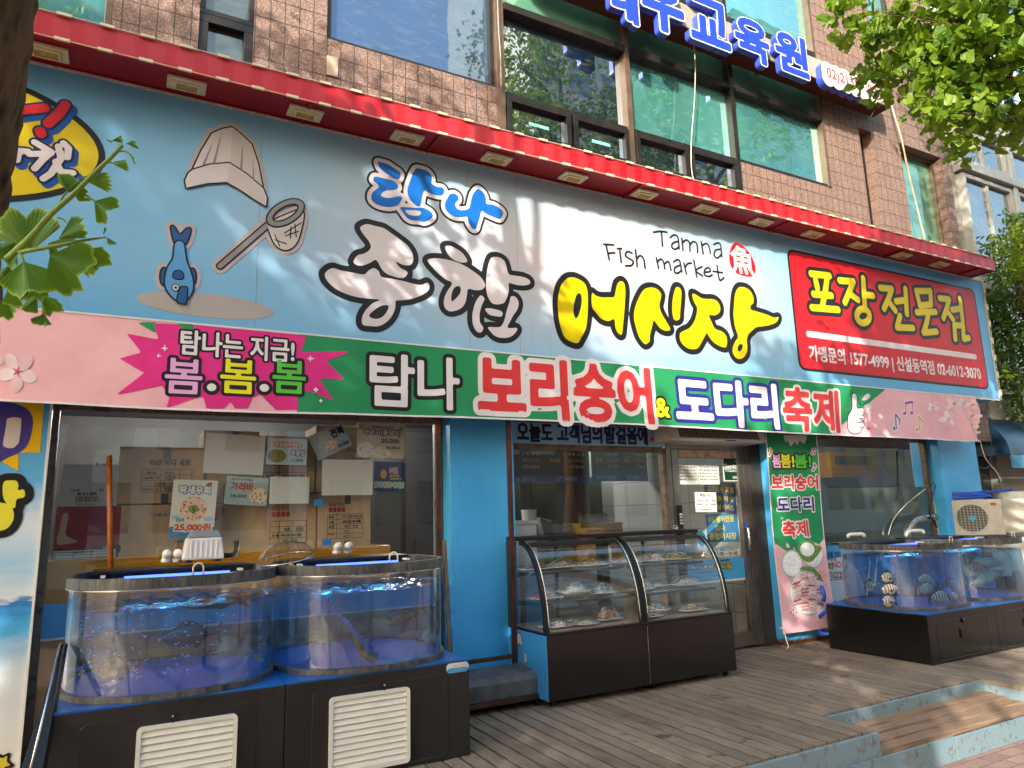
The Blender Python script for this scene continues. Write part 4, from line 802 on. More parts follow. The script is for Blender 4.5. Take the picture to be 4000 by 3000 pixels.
# ---------------------------------------------------------------- fish
def m_fish(name, a, b, c=None, bands=0, belly='c9c4b8'):
    s = NT(name); tc = s.coord(); sp = s.n('SeparateXYZ'); s.put(sp.inputs[0], s.n('TexCoord').outputs['Generated']); n = s.noise(tc, 40, 4, .6)
    col = s.ramp(n, [(.3, a), (.7, b)])
    if bands:
        wv = s.math('SINE', s.math('MULTIPLY_ADD', sp.outputs[0], bands*6.283, s.math('MULTIPLY', n, 1.2))); col = s.mix(s.ramp(wv, [(.45, 0.), (.6, 1.)]), col, lin(c))
    col = s.mix(s.ramp(sp.outputs[2], [(.15, .75), (.5, 0.)]), col, lin(belly))
    vo = s.n('TexVoronoi'); s.put(vo.inputs['Vector'], tc); vo.inputs['Scale'].default_value = 120
    return s.fin(s.princ(col, .3, 0, s.bump(vo.outputs['Distance'], .25, .004), .6))
EYE = mat('fish_eye', '0c0c0c', .1); 
def fish(name, label, loc_, L, H, Wd, az, m, fm, group, pitch=0, slim=False):
    loc = Vector(loc_); t = thing(name, label, 'fish', loc, group); X = Matrix.Translation(loc) @ Matrix.Rotation(az, 4, 'Z') @ Matrix.Rotation(pitch, 4, 'Y')
    prof = [(-.5,.02),(-.47,.22),(-.42,.42),(-.33,.68),(-.2,.92),(-.05,1.),(.1,.88),(.24,.6),(.34,.34),(.42,.2),(.46,.22)]
    q = MB(); q.xf = X; n = 14; vs = []
    for x, h in prof: vs += [(x*L, .5*Wd*h**.8*math.cos(2*math.pi*k/n), .5*H*h*math.sin(2*math.pi*k/n)) for k in range(n)]
    q.add(vs, [(i*n+k, i*n+(k+1) % n, (i+1)*n+(k+1) % n, (i+1)*n+k) for i in range(len(prof)-1) for k in range(n)]+[tuple(range(n)), tuple((len(prof)-1)*n+k for k in range(n))])
    q.build('body', m, t, True)
    def fin(nm, pl_, w_=.004):
        f = MB(); f.xf = X; f.prism([(x*L, -w_/2, z*H) for x, z in pl_], (0, w_, 0)); f.build(nm, fm, t)
    fin('tail_fin', [(.44,.10),(.6,.5),(.63,.46),(.57,.05),(.57,-.05),(.63,-.46),(.6,-.5),(.44,-.10)])
    fin('dorsal_fin', [(-.2,.44),(-.15,.64),(-.02,.70),(.12,.58),(.28,.36),(.3,.26),(.1,.42)] if not slim else [(-.1,.46),(-.06,.78),(.04,.5)])
    fin('anal_fin', [(.08,-.40),(.14,-.60),(.22,-.52),(.3,-.26)])
    f = MB(); f.xf = X; f.add([(-.2*L,-.5*Wd,-.05*H),(-.05*L,-.62*Wd,.02*H),(-.02*L,-.66*Wd,-.12*H),(-.08*L,-.6*Wd,-.22*H)], [(0,1,2,3)]); f.build('pectoral_fin', fm, t)
    for s_ in (-1, 1):
        f = MB(); r0 = .045*H if not slim else .07*H; cx_, cz_ = -.39*L, .08*H
        f.xf = X; f.lathe([(r0*math.sin(th), r0*math.cos(th)) for th in (.01, .8, 1.57, 2.3, 3.13)], (cx_, s_*.26*Wd, cz_), 8, 1, .6); f.build('eye', EYE, t, True)
    return t
STRP = m_fish('striped_skin', 'b5afa4', 'd0cabd', '1b1916', 7); STF = mat('striped_fin', '2b2723', .4, 0, .3, 20)
MUL = m_fish('mullet_skin', '6f6a66', '9a948d', None, 0, 'd9d3cb'); MULF = mat('red_fin', '7a3330', .4); MULG = mat('grey_fin', '77706a', .4)
SNAP = m_fish('snapper_skin', '8a4030', 'b86a4c', None, 0, 'd09a80'); SNF = mat('orange_fin', 'b05028', .4); BRN = m_fish('brown_skin', '4a2d14', '8a5a28', '3a220f', 3, '9a7a4a'); BRF = mat('brown_fin', '7a4a22', .4)
SILV = m_fish('silver_skin', '8d9a8c', 'bcc6b8', None, 0, 'd5d8c8')
sfs = [(hy(3469,2257,4.40),.1,'striped fish highest on the left of its tank'), (hy(3478,2302,4.36),-.1,'striped fish in the middle of the left group'), (hy(3472,2348,4.30),.15,'striped fish lowest on the left, just above the tank floor'),
       (hy(3610,2262,4.36),3.2,'upper of the two striped fish at the tank centre'), (hy(3612,2300,4.30),3.05,'lower of the two striped fish at the tank centre'), (hy(3668,2330,4.26),2.95,'striped fish low down right of the centre pair'),
       (hy(3712,2334,4.36),3.0,'striped fish lowest at the right end of its tank'), (hy(3718,2285,4.50),2.1,'striped fish turned away at the right side of its tank'), (hy(3398,2290,4.7),1.0,'striped fish turned away at the left side of its tank')]
f0 = None
for (loc, az, lb) in sfs:
    loc = Vector(loc)
    if f0 is None: f0 = fish('striped_fish', lb, loc, .235, .105, .05, 0, STRP, STF, 'striped fish in the right tank'); g_ = f0
    else: g_ = dup(f0, None, lb, loc)
    g_.rotation_euler = (0, .12*math.sin(az*3), az)
a_ = fish('mullet', 'silver mullet with a red tail swimming higher in the right edge tank', tuple(hy(3860,2195,4.40)), .44, .10, .07, math.pi-.25, MUL, MULF, 'silver mullet', -.1, True)
a_ = fish('mullet', 'silver mullet with grey fins swimming lower in the right edge tank', tuple(hy(3852,2258,4.34)), .50, .105, .07, math.pi-.3, MUL, MULG, 'silver mullet', .28, True)
g0 = fish('slim_fish', 'thin silver fish hanging nose down, left one of the pair behind the striped fish', tuple(hy(3392,2268,4.75)), .36, .035, .02, .3, SILV, SILV, 'thin silver fish', -1.0, True)
g1 = dup(g0, None, 'thin silver fish hanging nose down, right one of the pair behind the striped fish', hy(3420,2255,4.72))
fish('red_snapper', 'reddish fish low on the left among the bubbles', (.02, 4.62, .645), .21, .11, .05, .15, SNAP, SNF, 'reddish fish among bubbles', .1)
fish('red_snapper', 'reddish fish with raised orange tail above the other one in the bubbles', (-.02, 4.75, .78), .20, .10, .05, .35, SNAP, SNF, 'reddish fish among bubbles', .15)
fish('rockfish', 'dark fish in the murky middle of the bubbling tank', (.40, 4.95, .74), .32, .13, .10, .1, mat('dark_fish', '2b3138', .4, 0, .4, 20), mat('dark_fish', '2b3138'), None, 0)
fish('flatfish', 'brown fish floating at the surface, nearer the centre of the bubbling tank', (.46, 4.42, .968), .34, .055, .10, -.02, BRN, BRF, 'brown fish floating at the surface', .03, True)
fish('flatfish', 'brown fish floating at the surface by the right end of the bubbling tank', (.66, 4.60, .982), .30, .05, .09, .05, BRN, BRF, 'brown fish floating at the surface', .03, True)
fish('brown_fish', 'orange brown fish at the right side of the tank with the blue ramp', (1.63, 4.45, .79), .30, .06, .05, .15, BRN, BRF, None, -.2, True)
fish('dark_fish', 'dark fish pressed against the right wall of the tank with the blue ramp', (1.74, 4.62, .74), .22, .07, .05, 1.2, mat('dark_fish', '1d2228'), mat('dark_fish', '1d2228'), None, .3)
# blue plastic ramp and sea cucumber in the second tank
rp = thing('plastic_ramp', 'slotted blue plastic ramp leaning across the second tank', 'tank ramp', (1.3, 4.6, .57)); q = MB()
a, b = Vector((1.10, 4.5, .965)), Vector((1.42, 4.42, .585)); q.beam(a, b, .075, .02); q.build('ramp_board', mat('ramp_blue', '2b6fc4', .4), rp)
q = MB()
for k in range(16):
    p_ = a.lerp(b, (k+.5)/16); d_ = (b-a).normalized(); q.box(p_.x-.004, p_.x+.004, p_.y-.046, p_.y-.036, p_.z-.006, p_.z+.02)
q.build('ramp_rungs', mat('ramp_blue_dark', '174a8c', .4), rp)
q = MB(); q.tube([(1.24,4.34,.74),(1.27,4.32,.69),(1.30,4.31,.63),(1.36,4.30,.595),(1.39,4.32,.592)], [.012,.02,.024,.022,.012], 10); tag(q.build('sea_cucumber', BRN, None, True), 'brown sea cucumber resting on the blue floor of the second tank', 'sea cucumber')
q = MB(); q.tube([(6.98,4.22,.60),(7.05,4.21,.47)], .028, 10); tag(q.build('water_filter', mat('filter_blue', '1f4fa0', .4), None, True), 'small blue filter stick leaning in the tank of striped fish', 'filter')

# ---------------------------------------------------------------- food display cases with curved glass
def arc(n=16): return [(4.775+(5.14-4.775)*(1-math.cos(t)), .53+(1.20-.53)*math.sin(t)) for t in np.linspace(0, math.pi/2, n)]
def case(label, x0, x1, left):
    t = thing('display_case', label, 'display case', ((x0+x1)/2, 5.0, .05), 'curved glass food cases'); YB = 5.36
    q = MB(); q.box(x0, x1, 4.75, YB, .055, .515); q.build('case_base', LAM, t, bevel=.003)
    q = MB(); q.box(x0, x1, 4.748, YB, .516, .53); q.build('base_trim', BLACK, t, bevel=.003)
    q = MB(); q.box(x0+.02, x1-.02, 4.79, YB-.02, .531, .537); q.build('tray', mat('tray_tan', 'a8967c', .3, .2, .1), t)
    A = arc()
    for xx, w in ((x0+.001, .034), (x1-.035, .034)):
        q = MB(); o = [(y, z) for y, z in A]; i_ = [(y+.028*math.cos(k/15*1.57), z-.03*math.sin(k/15*1.57)) for k, (y, z) in enumerate(A)]
        q.add([(xx, y, z) for y, z in o]+[(xx, y, z) for y, z in i_]+[(xx+w, y, z) for y, z in o]+[(xx+w, y, z) for y, z in i_],
              [(k, k+1, 17+k, 16+k) for k in range(15)]+[(32+k+1, 32+k, 48+k, 48+k+1) for k in range(15)]+[(k, 32+k, 33+k, k+1) for k in range(15)]+[(16+k, 17+k, 49+k, 48+k) for k in range(15)])
        q.build('arch_frame', BLACK, t, 'auto')
    q = MB(); n = len(A); q.add([(x0+.036, y+.004, z-.004) for y, z in A]+[(x1-.036, y+.004, z-.004) for y, z in A], [(k, k+1, n+k+1, n+k) for k in range(n-1)]); q.build('curved_glass', CASEGL, t, True)
    q = MB(); q.tube([(x0+.037, y-.002, z) for y, z in A], .0045, 6); q.build('glass_trim', STEEL, t, True); q = MB(); q.tube([(x1-.037, y-.002, z) for y, z in A], .0045, 6); q.build('glass_trim', STEEL, t, True)
    q = MB(); q.box(x0, x1, 5.10, YB, 1.201, 1.235); q.build('top_panel', BLACK, t, bevel=.006)
    q = MB(); q.box(x0+.036, x1-.036, 5.075, 5.0999, 1.15, 1.19); q.build('top_rail', DARKG, t, bevel=.004)
    for xx in (x0, x1-.035):
        q = MB(); q.box(xx, xx+.035, YB-.08, YB, .531, 1.2); q.build('back_post', DARKG, t, bevel=.003)
    q = MB(); xx = x0+.012 if left else x1-.012
    q.add([(xx, y+.03, z-.02) for y, z in A]+[(xx, YB-.081, 1.18), (xx, YB-.081, .535)], [tuple(range(n+2))]); q.build('side_glass', CASEGL, t, fixn=False)
    for z, y0 in ((.955, 5.02), (.735, 4.88)):
        q = MB(); q.box(x0+.04, x1-.04, y0, YB-.085, z, z+.007); q.build('shelf', glassmat('shelf_glass', (.8, .9, .88), 1.5, .16, .05), t)
        q = MB(); q.box(x0+.04, x1-.04, y0+.002, y0+.012, z-.02, z-.001); q.build('shelf_rail', DARKG, t)
        for s_ in (x0+.038, x1-.05): q = MB(); q.prism([(s_, YB-.08, z-.002), (s_, y0+.05, z-.002), (s_, y0+.05, z-.015), (s_, YB-.08, z-.05)], (.01, 0, 0)); q.build('shelf_bracket', DARKG, t)
    q = MB(); q.box(x0+.05, x0+.08, YB-.03, YB-.02, .54, 1.19); q.box((x0+x1)/2-.015, (x0+x1)/2+.015, YB-.03, YB-.02, .54, 1.19); q.build('back_frame', DARKG, t)
    for xx, yy in ((x0+.07, 4.82), (x1-.07, 4.82), (x0+.07, YB-.07), (x1-.07, YB-.07)):
        q = MB(); q.tube([(xx-.012, yy, .03), (xx+.012, yy, .03)], .026, 12); q.box(xx-.01, xx+.01, yy-.01, yy+.01, .04, .056); q.build('caster', BLACK, t)
    return t
CX0, CXM, CX1 = 2.83, 3.77, 4.712
ca = case('left curved glass food case with a blue printed side panel', CX0, CXM-.002, True); cb = case('right curved glass food case beside the shop door', CXM+.002, CX1, False)
q = MB(); q.box(CX0-.006, CX0-.001, 4.752, 5.358, .058, .514); sp_ = q.build('side_panel', BLUEP, ca)
SPL = Plane((CX0-.0065, 5.358, 0), (0, -1, 0), (0, 0, 1))
art(SPL, ca, [(0, ink('9fa5a8'), .001)], [ell(.22, .155, .07, .012, 24)], res=.004, name='printed_ellipse')
art(SPL, ca, [(.006, KBLK, .002), (0, KWHT, .003)], [smooth([(.155,.40),(.165,.47),(.195,.49),(.225,.475),(.245,.40),(.20,.415)])], res=.004, name='printed_hat')
art(SPL, ca, [(.004, KBLK, .002), (0, FBL, .003)], [smooth([(.15,.16),(.165,.20),(.158,.235),(.15,.25),(.142,.235),(.13,.20)])], res=.003, name='printed_fish')
art(SPL, ca, [(.004, KBLK, .002), (0, LGR, .003)], strokes=[[(.24,.24,.005),(.285,.31,.005)], [(.295,.33,.025),(.295,.30,.018)]], res=.003, name='printed_net')
art(SPL, ca, [(0, KRED, .002)], [ell(.42, .11, .032, .04, 20)], res=.004, name='seal'); text(SPL, ca, '魚', (.40,.09,.44,.13), [(0, KWHT, .003)], res=.002)
text(SPL, ca, '점', (.335,.115,.385,.165), [(.08, KBLK, .002), (0, KYEL, .003)], res=.002)
q = MB(); q.box(CXM-.0015, CXM+.0015, 4.744, 4.7475, .06, .5); q.build('joint_strip', STEEL, ca)
# dishes on the shelves
PLATE = mat('white_ceramic', 'd9d8d4', .18, 0, .03); WRAP = glassmat('cling_film', (.96, .97, .97), 1.5, .08, .02)
def dish(label, x, y, z, r, foods, h, deep=.02, garnish=0, wrap=True, sup=3.2, sx=1.25, big=1.):
    t = thing('food_plate', label, 'plate of food', (x, y, z), 'plates of food in the glass cases'); c = (x, y, z)
    q = MB(); q.lathe([(.001, .003), (r*.55, .003), (r*.8, deep*.6), (r, deep), (r*.985, deep+.004), (r*.78, deep*.7), (r*.5, .008), (.001, .008)], c, 28, sx, .8, sup); q.build('plate', PLATE, t, True)
    rr = random.Random(int(x*977+z*131+y*17)); ms = []
    for fi, (m, n, l, w_, th) in enumerate(foods):
        q = MB()
        for k in range(n):
            u = rr.random()**.5*r*.72; an = rr.random()*6.283; dx, dy = u*math.cos(an)*sx*.9, u*math.sin(an)*.75; hh = deep*.5+.006+h*max(0, 1-(u/(r*.75))**1.4)*rr.uniform(.75, 1.05)
            q.xf = Matrix.Translation((x+dx, y+dy, z+hh)) @ Matrix.Rotation(rr.random()*6.28, 4, 'Z') @ Matrix.Rotation(rr.uniform(-.6, .6), 4, 'X') @ Matrix.Rotation(rr.uniform(-.5, .5), 4, 'Y')
            q.lathe([(.15, -th*.6), (.85, -th*.5), (1, 0), (.8, th*.5), (.1, th*.7)], (0,0,0), 7, l/2*rr.uniform(.7, 1.2), w_/2)
            q.xf = None
        q.lathe([(r*.7, deep*.5), (r*.55, deep*.5+h*.35), (r*.3, deep*.5+h*.72), (.002, deep*.5+h*.85)], c, 14, sx*.9, .75)
        q.build('food', m, t, True)
    if garnish:
        q = MB()
        for k in range(garnish):
            dx, dy = rr.gauss(0, r*.2), rr.gauss(-r*.1, r*.16); q.xf = Matrix.Translation((x+dx, y+dy, z+deep*.5+h*(1.02-2*abs(dx)))) @ Matrix.Rotation(rr.random()*6.28, 4, 'Z') @ Matrix.Rotation(rr.uniform(-.9, .9), 4, 'X')
            q.add([(-.012,0,0),(0,-.005,.003),(.012,0,0),(0,.005,.003)], [(0,1,2,3)]); q.xf = None
        q.build('garnish', mat('herb_green', '2f7a1c', .5, 0, .3, 30), t)
    if wrap:
        q = MB(); n1 = 26
        def wf(a, b):
            an = a*6.2832; rad = r*(1-b)*.97; ct, st = math.cos(an), math.sin(an); ct = math.copysign(abs(ct)**.7, ct); st = math.copysign(abs(st)**.7, st)
            return (x+rad*sx*ct, y+rad*.8*st, z+deep+.004+(h*1.12-deep*.3+.02)*math.sin(b*1.5)**1.2+.004*math.sin(an*9+b*11)*b*(1-b)*4)
        q.grid(wf, n1, 7); q.build('cling_film', WRAP, t, True, fixn=False)
    return t
WF = mat('white_fish', 'e2dcd6', .35, 0, .1, 60); PF = mat('pink_fish', 'cf8a7e', .35, 0, .4, 50); RF = mat('red_fish', '96403a', .35, 0, .4, 60); FR = mat('fried_batter', 'd99a3a', .6, 0, .45, 70); SP_ = mat('spicy_orange', 'c4561e', .4, 0, .4, 60); NOO = mat('pale_noodle', 'e0d8bc', .4, 0, .1, 50)
def at(px, py, z, lo=4.85, hi=5.25): p = hz(px, py, z); return p.x, min(hi, max(lo, p.y))
z3, z2, z1_ = .963, .743, .539
LF = [(PF, 60, .05, .02, .004), (WF, 30, .05, .02, .004)]; LW = [(WF, 80, .05, .018, .004), (PF, 16, .04, .02, .003)]
for lb, x, y, z, r, fd, h, gr in (
 ('plate of reddish raw fish slices, leftmost on the top shelf', 2.98, 5.14, z3, .12, [(RF, 50, .05, .02, .004), (PF, 40, .05, .02, .004)], .035, 0),
 ('plate of white raw fish slices, second from left on the top shelf', 3.24, 5.14, z3, .12, LW, .045, 0),
 ('plate of pale fish with orange pieces, right end of the left case top shelf', 3.52, 5.13, z3, .125, [(NOO, 50, .05, .02, .004), (SP_, 24, .04, .02, .004)], .045, 0),
 ('plate of spicy orange food at the left of the middle shelf', 2.99, 5.02, z2, .12, [(SP_, 50, .035, .02, .008), (FR, 30, .03, .02, .008)], .06, 0),
 ('deep white bowl of pale noodles with green herbs on the middle shelf', 3.27, 5.03, z2, .12, [(NOO, 70, .06, .01, .005)], .075, 60),
 ('plate of white and grey food heaped with green herbs on the middle shelf', 3.54, 5.02, z2, .105, [(WF, 60, .04, .012, .005), (mat('grey_skin', '4a4a48', .3), 26, .04, .016, .004)], .07, 46),
 ('flat plate of white shellfish pieces at the front left of the bottom tray', 3.03, 4.93, z1_, .12, [(WF, 60, .04, .02, .005), (PF, 14, .04, .02, .004)], .03, 8),
 ('long flat plate of sliced white squid in the bottom of the left case', 3.22, 4.99, z1_, .12, LW, .02, 0),
 ('small plate of yellow and white pieces in the bottom of the left case', 3.27, 4.87, z1_, .085, [(NOO, 40, .035, .018, .006), (mat('yellow_slice', 'd9b23a', .4), 12, .03, .02, .005)], .022, 0),
 ('plate heaped high with golden fried food in the bottom of the left case', 3.55, 4.99, z1_, .115, [(FR, 130, .045, .014, .007), (SP_, 20, .03, .012, .004)], .10, 10),
 ('plate of white fish slices at the left of the right case top shelf', 3.93, 5.14, z3, .11, LW, .035, 0),
 ('plate heaped with pale pink fish in the middle of the right case top shelf', 4.20, 5.14, z3, .115, [(PF, 60, .045, .016, .005), (WF, 50, .045, .016, .005)], .06, 0),
 ('plate of layered pink fish at the right of the right case top shelf', 4.47, 5.14, z3, .12, LF, .04, 0),
 ('plate of fried food with green onion on the right case middle shelf', 3.96, 5.03, z2, .10, [(FR, 70, .035, .016, .007), (SP_, 20, .03, .016, .006)], .065, 20),
 ('small plate of mixed rice and greens on the right case middle shelf', 4.22, 5.12, z2, .085, [(WF, 50, .03, .012, .005)], .03, 16),
 ('plate of sliced white fish on the right of the right case middle shelf', 4.49, 5.06, z2, .125, LW, .05, 0),
 ('big white bowl of wrapped rice rolls in the bottom of the right case', 4.04, 4.98, z1_, .12, [(WF, 40, .07, .03, .012)], .06, 10),
 ('flat plate of thin pale slices at the left of the right case bottom', 3.92, 4.87, z1_, .085, LW, .015, 0),
 ('wide plate of pale noodles with orange pieces at the right of the right case bottom', 4.43, 4.96, z1_, .13, [(NOO, 80, .06, .014, .005), (mat('orange_slice', 'c9774a', .35), 18, .05, .03, .004)], .045, 14)):
    bowl = 'bowl' in lb; dish(lb, x, y, z, r, fd, h, .05 if bowl else .018, gr)

# ---------------------------------------------------------------- posters and stickers
class Sub(Plane):
    def __init__(s, pl, tl, tr_, bl, off=0):
        a, b, c = (Vector(pl.p3(*pl.px(*p), off)) for p in (bl, (bl[0]+tr_[0]-tl[0], bl[1]+tr_[1]-tl[1]), tl))
        ux = (b-a).normalized(); n = pl.n; uy = n.cross(ux); Plane.__init__(s, a, ux, uy); s.W = (b-a).length; s.H = (c-a).dot(uy)
def panel(name, label, cat, pl, tl, tr_, bl, m, th=.002, group=None, parent=None, off=0):
    """thin sheet on a plane; returns the sheet and its own plane (fractions of width and height below)"""
    s = Sub(pl, tl, tr_, bl, off); q = MB(); W_, H_ = s.W, s.H
    q.prism([s.p3(0,0,-th), s.p3(W_,0,-th), s.p3(W_,H_,-th), s.p3(0,H_,-th)], s.n*th)
    o = q.build(name, m, parent, fixn=True)
    if label: tag(o, label, cat, group)
    return o, s
def lines(s, o, rows, off=.0012):
    """rows: (text, x0, y0, x1, y1, material[, outline level, outline material, bold])"""
    for r in rows:
        W_, H_ = s.W, s.H; L = [(0, r[5], off+.0008)]
        if len(r) > 6 and r[6]: L = [(r[6], r[7], off)]+L
        text(s, o, r[0], (r[1]*W_, r[2]*H_, r[3]*W_, r[4]*H_), L, bold=r[8] if len(r) > 8 else .03, res=max(.0022, (r[4]-r[2])*H_/18))
def blob(s, o, x, y, a, b, m, off=.001, rot=0, name='print'):
    art(s, o, [(0, m, off)], [ell(x*s.W, y*s.H, a*s.W, b*s.W, 24, rot)], res=max(.003, a*s.W/14), name=name)
def foodpic(name, a, b, c):
    st = NT(name); v = st.n('TexVoronoi'); st.put(v.inputs['Vector'], st.coord()); v.inputs['Scale'].default_value = 55; n = st.noise(st.coord(), 30, 4)
    col = st.ramp(st.math('ADD', st.math('MULTIPLY', v.outputs['Distance'], .7), st.math('MULTIPLY', n, .5)), [(.3, a), (.45, b), (.58, c)]); return st.fin(st.princ(col, .4))
FP1 = foodpic('print_sashimi', '4a1a28', 'b0606a', 'e0d0ce'); FP2 = foodpic('print_white', '9fb0b4', 'cfd8d8', 'eef0ee'); FP3 = foodpic('print_shell', '4a3a2c', 'c98d4a', 'e8dcc4'); FP4 = foodpic('print_prawn', '5a2a20', 'd08a66', 'e8c8b0'); FPG = foodpic('print_leaf', '1d3a16', '3d6a2a', '7a9a4a')
PAPER = mat('paper', 'd8dcd6', .7, 0, .05, 3); SKYP = m_noise2('print_sky', '9cc4d8', 'd9e4e6', 3, .5, 0); TEALP = m_noise2('print_teal', '7fa3a5', 'c3d2cf', 3, .5, 0); CRP = ink('d6d2b8')
GP = fac(5.604)   # inner face of the shop glass
K = lambda x, y: (700+x*.4521, 1600+y*.4521)
NAV, BLK_, ORG = ink('1e3558'), ink('151515'), ink('c4541f')
for tl, tr_, bl, lb in ((K(228,198),K(748,220),K(202,545),'large blank white paper behind the left shop glass near the top'), (K(783,580),K(1125,576),K(778,815),'small blank white paper behind the glass beside the scallop menu card'), (K(1230,430),K(1670,425),K(1230,742),'large blank white paper behind the glass under the eel menu card')):
    panel('blank_paper', lb, 'paper', GP, tl, tr_, bl, PAPER, .001, 'blank papers behind the left shop window')
o, s = panel('menu_card', 'menu card with rice bowl picture and star corners behind the left glass', 'menu card', GP, K(755,240), K(1100,250), K(752,472), SKYP, group='menu cards in the left shop window')
blob(s, o, .25, .32, .23, .17, foodpic('print_bowl', '20262a', 'a8523a', '6a8a3a')); lines(s, o, [('매장특선메뉴', .18,.66,.86,.84, PAPER, .14, ORG), ('회덮밥', .6,.36,.95,.56, PAPER, .12, NAV), ('17,000', .58,.1,.92,.24, NAV)])
o, s = panel('menu_card', 'tilted abalone menu card behind the left glass', 'menu card', GP, K(1102,238), K(1393,103), K(1205,440), TEALP, group='menu cards in the left shop window')
blob(s, o, .45, .35, .2, .12, FP3); lines(s, o, [('전복', .58,.55,.95,.9, BLK_, 0, None, .05), ('20,000', .62,.1,.95,.25, NAV)])
o, s = panel('menu_card', 'eel menu card with yellow stars behind the top right of the left glass', 'menu card', GP, K(1532,108), K(1948,122), K(1530,410), CRP, group='menu cards in the left shop window')
blob(s, o, .18, .22, .17, .16, FP2); blob(s, o, .52, .15, .19, .12, foodpic('print_eel', 'a89060', 'd8ccb0', 'efe8d8')); lines(s, o, [('아나고(붕장어)', .13,.64,.92,.82, ink('ece8c8'), .12, NAV), ('20,000', .5,.42,.88,.56, NAV), ('(회or세꼬시)', .6,.25,.9,.34, NAV), ('기운없을때 이만한게 없어요!', .28,.86,.76,.92, NAV)])
for x in (.09, .92): art(s, o, [(.003, NAV, .001), (0, ink('e8b31a'), .002)], [star(x*s.W, .88*s.H, .018, .45, 5)], res=.003, name='star')
o, s = panel('menu_card', 'scallop menu card with red brush letters behind the left glass', 'menu card', GP, K(405,570), K(772,588), K(385,815), TEALP, group='menu cards in the left shop window')
blob(s, o, .78, .35, .22, .2, FP3); lines(s, o, [('가리비', .12,.5,.62,.78, ink('c23a2a'), 0, None, .03), ('18,000', .14,.24,.5,.36, NAV), ('필수 아미노산이 풍부해요!', .12,.86,.62,.93, NAV)])
o, s = panel('price_poster', 'white prawn poster with round platter and orange price behind the left glass', 'price poster', GP, (673,1872), (849,1872), (656,2102), PAPER)
blob(s, o, .5, .5, .3, .3, FP4, .001); blob(s, o, .5, .5, .12, .1, FPG, .002); blob(s, o, .12, .35, .1, .05, ink('a8c4e0')); blob(s, o, .86, .33, .12, .06, ink('a8c4e0')); blob(s, o, .8, .93, .08, .045, ink('b8402c'), .001, .4)
art(s, o, [(0, m_noise2('print_sea', '1a5a9a', '4a9ad0', 6, .4, 0), .001)], [[(0,0),(s.W,0),(s.W,.2*s.H),(.5*s.W,.13*s.H),(0,.2*s.H)]], res=.01, name='print')
lines(s, o, [('딱새우회', .15,.76,.84,.89, PAPER, .10, ink('2a6ab4'), .06), ('25,000원', .12,.12,.92,.25, ink('cf5a2a'), .16, PAPER, .06), ('15미', .14,.27,.3,.34, BLK_)])
o, s = panel('shop_poster', 'dark blue poster with red and gold lettering at the right of the left window', 'poster', fac(5.66), K(1675,445), K(1948,450), K(1678,705), m_noise2('poster_navy', '16335c', '244d80', 4, .4, 0))
lines(s, o, [('1위', .5,.62,.72,.8, ink('d8342a'), .12, ink('a8e0dc')), ('활어전문', .5,.48,.8,.57, ink('e0c040')), ('프랜차이즈', .5,.38,.88,.46, ink('e0c040')), ('탐나 종합 어시장', .04,.14,.95,.3, ink('e0a83a'), .2, ink('a8e0dc'))]); blob(s, o, .3, .58, .1, .14, ink('d8a85a'))
for tl, lb in ((K(1160,780), 'blue torn scrap of tape stuck on the glass'), (K(1232,1122), 'small blue and white scrap stuck on the glass above the second tank')):
    panel('tape_scrap', lb, 'scrap', fac(5.598), tl, (tl[0]+34, tl[1]-4), (tl[0]+4, tl[1]+24), ink('2f7fc4'), .001)

# ---------------------------------------------------------------- behind the left window: counter and cartons
YEL = mat('yellow_gloss', 'c98a08', .2, 0, .12, 2)
q = MB(); q.box(-.42, 1.95, 5.72, 6.3, .006, 1.2); yc = tag(q.build('yellow_counter', YEL, bevel=.01), 'glossy yellow counter under the stacked boxes inside the left window', 'counter')
CARD = m_noise2('cardboard', 'a98a62', 'c9ad84', 3, .8, .05, (1, 1, .4)); CARDW = m_noise2('white_carton', 'b4b5ae', 'cfd0c8', 2, .7, .05); CRIM = m_noise2('crimson_carton', '7c1026', '961a33', 2, .4, .03); TAPE = mat('dark_tape', '3a3f42', .3)
INKB = mat('print_black', '2a2119', .7)
def carton(label, tl, br, m, y=5.74, dep=.4, tape=True, group='cardboard boxes stacked behind the left window'):
    a, b = hy(*tl, y), hy(*br, y); x0, x1, z1, z0 = a.x, b.x, a.z, b.z; t = thing('carton', label, 'carton', ((x0+x1)/2, y+dep/2, z0), group)
    q = MB(); q.box(x0, x1-.006, y, y+dep, z0, z1-.006); q.build('box', m, t, bevel=.006)
    q = MB(); q.box(x0+.004, x1-.01, y+.004, y+dep-.004, z1-.0055, z1-.003); q.build('flap', m, t)
    if tape:
        xc = (x0+x1)/2+.02; q = MB(); q.box(xc-.024, xc+.024, y-.0015, y-.0005, z1-.09, z1-.006); q.build('tape', TAPE, t)
        q = MB(); q.box(xc-.024, xc+.024, y-.0015, y-.0005, z0, z0+.07); q.build('tape', TAPE, t)
    p = Plane((x0, y-.0005, z0)); p.W = x1-x0; p.H = z1-z0; return t, p
def table(t, p, x0, y0, x1, y1, rows, cols):
    S = []; X0, Y0, X1, Y1 = x0*p.W, y0*p.H, x1*p.W, y1*p.H
    for k in range(rows+1): S.append([(X0, Y0+(Y1-Y0)*k/rows, .0016), (X1, Y0+(Y1-Y0)*k/rows, .0016)])
    for c in cols: S.append([(X0+(X1-X0)*c, Y0, .0016), (X0+(X1-X0)*c, Y1, .0016)])
    q = MB()
    for (a, b, r), (c, d, _) in S: q.box(*(sorted((p.o.x+a-r, p.o.x+c+r))), p.o.y-.0009, p.o.y-.0002, *(sorted((p.o.z+b-r, p.o.z+d+r))))
    q.build('printed_table', INKB, t)
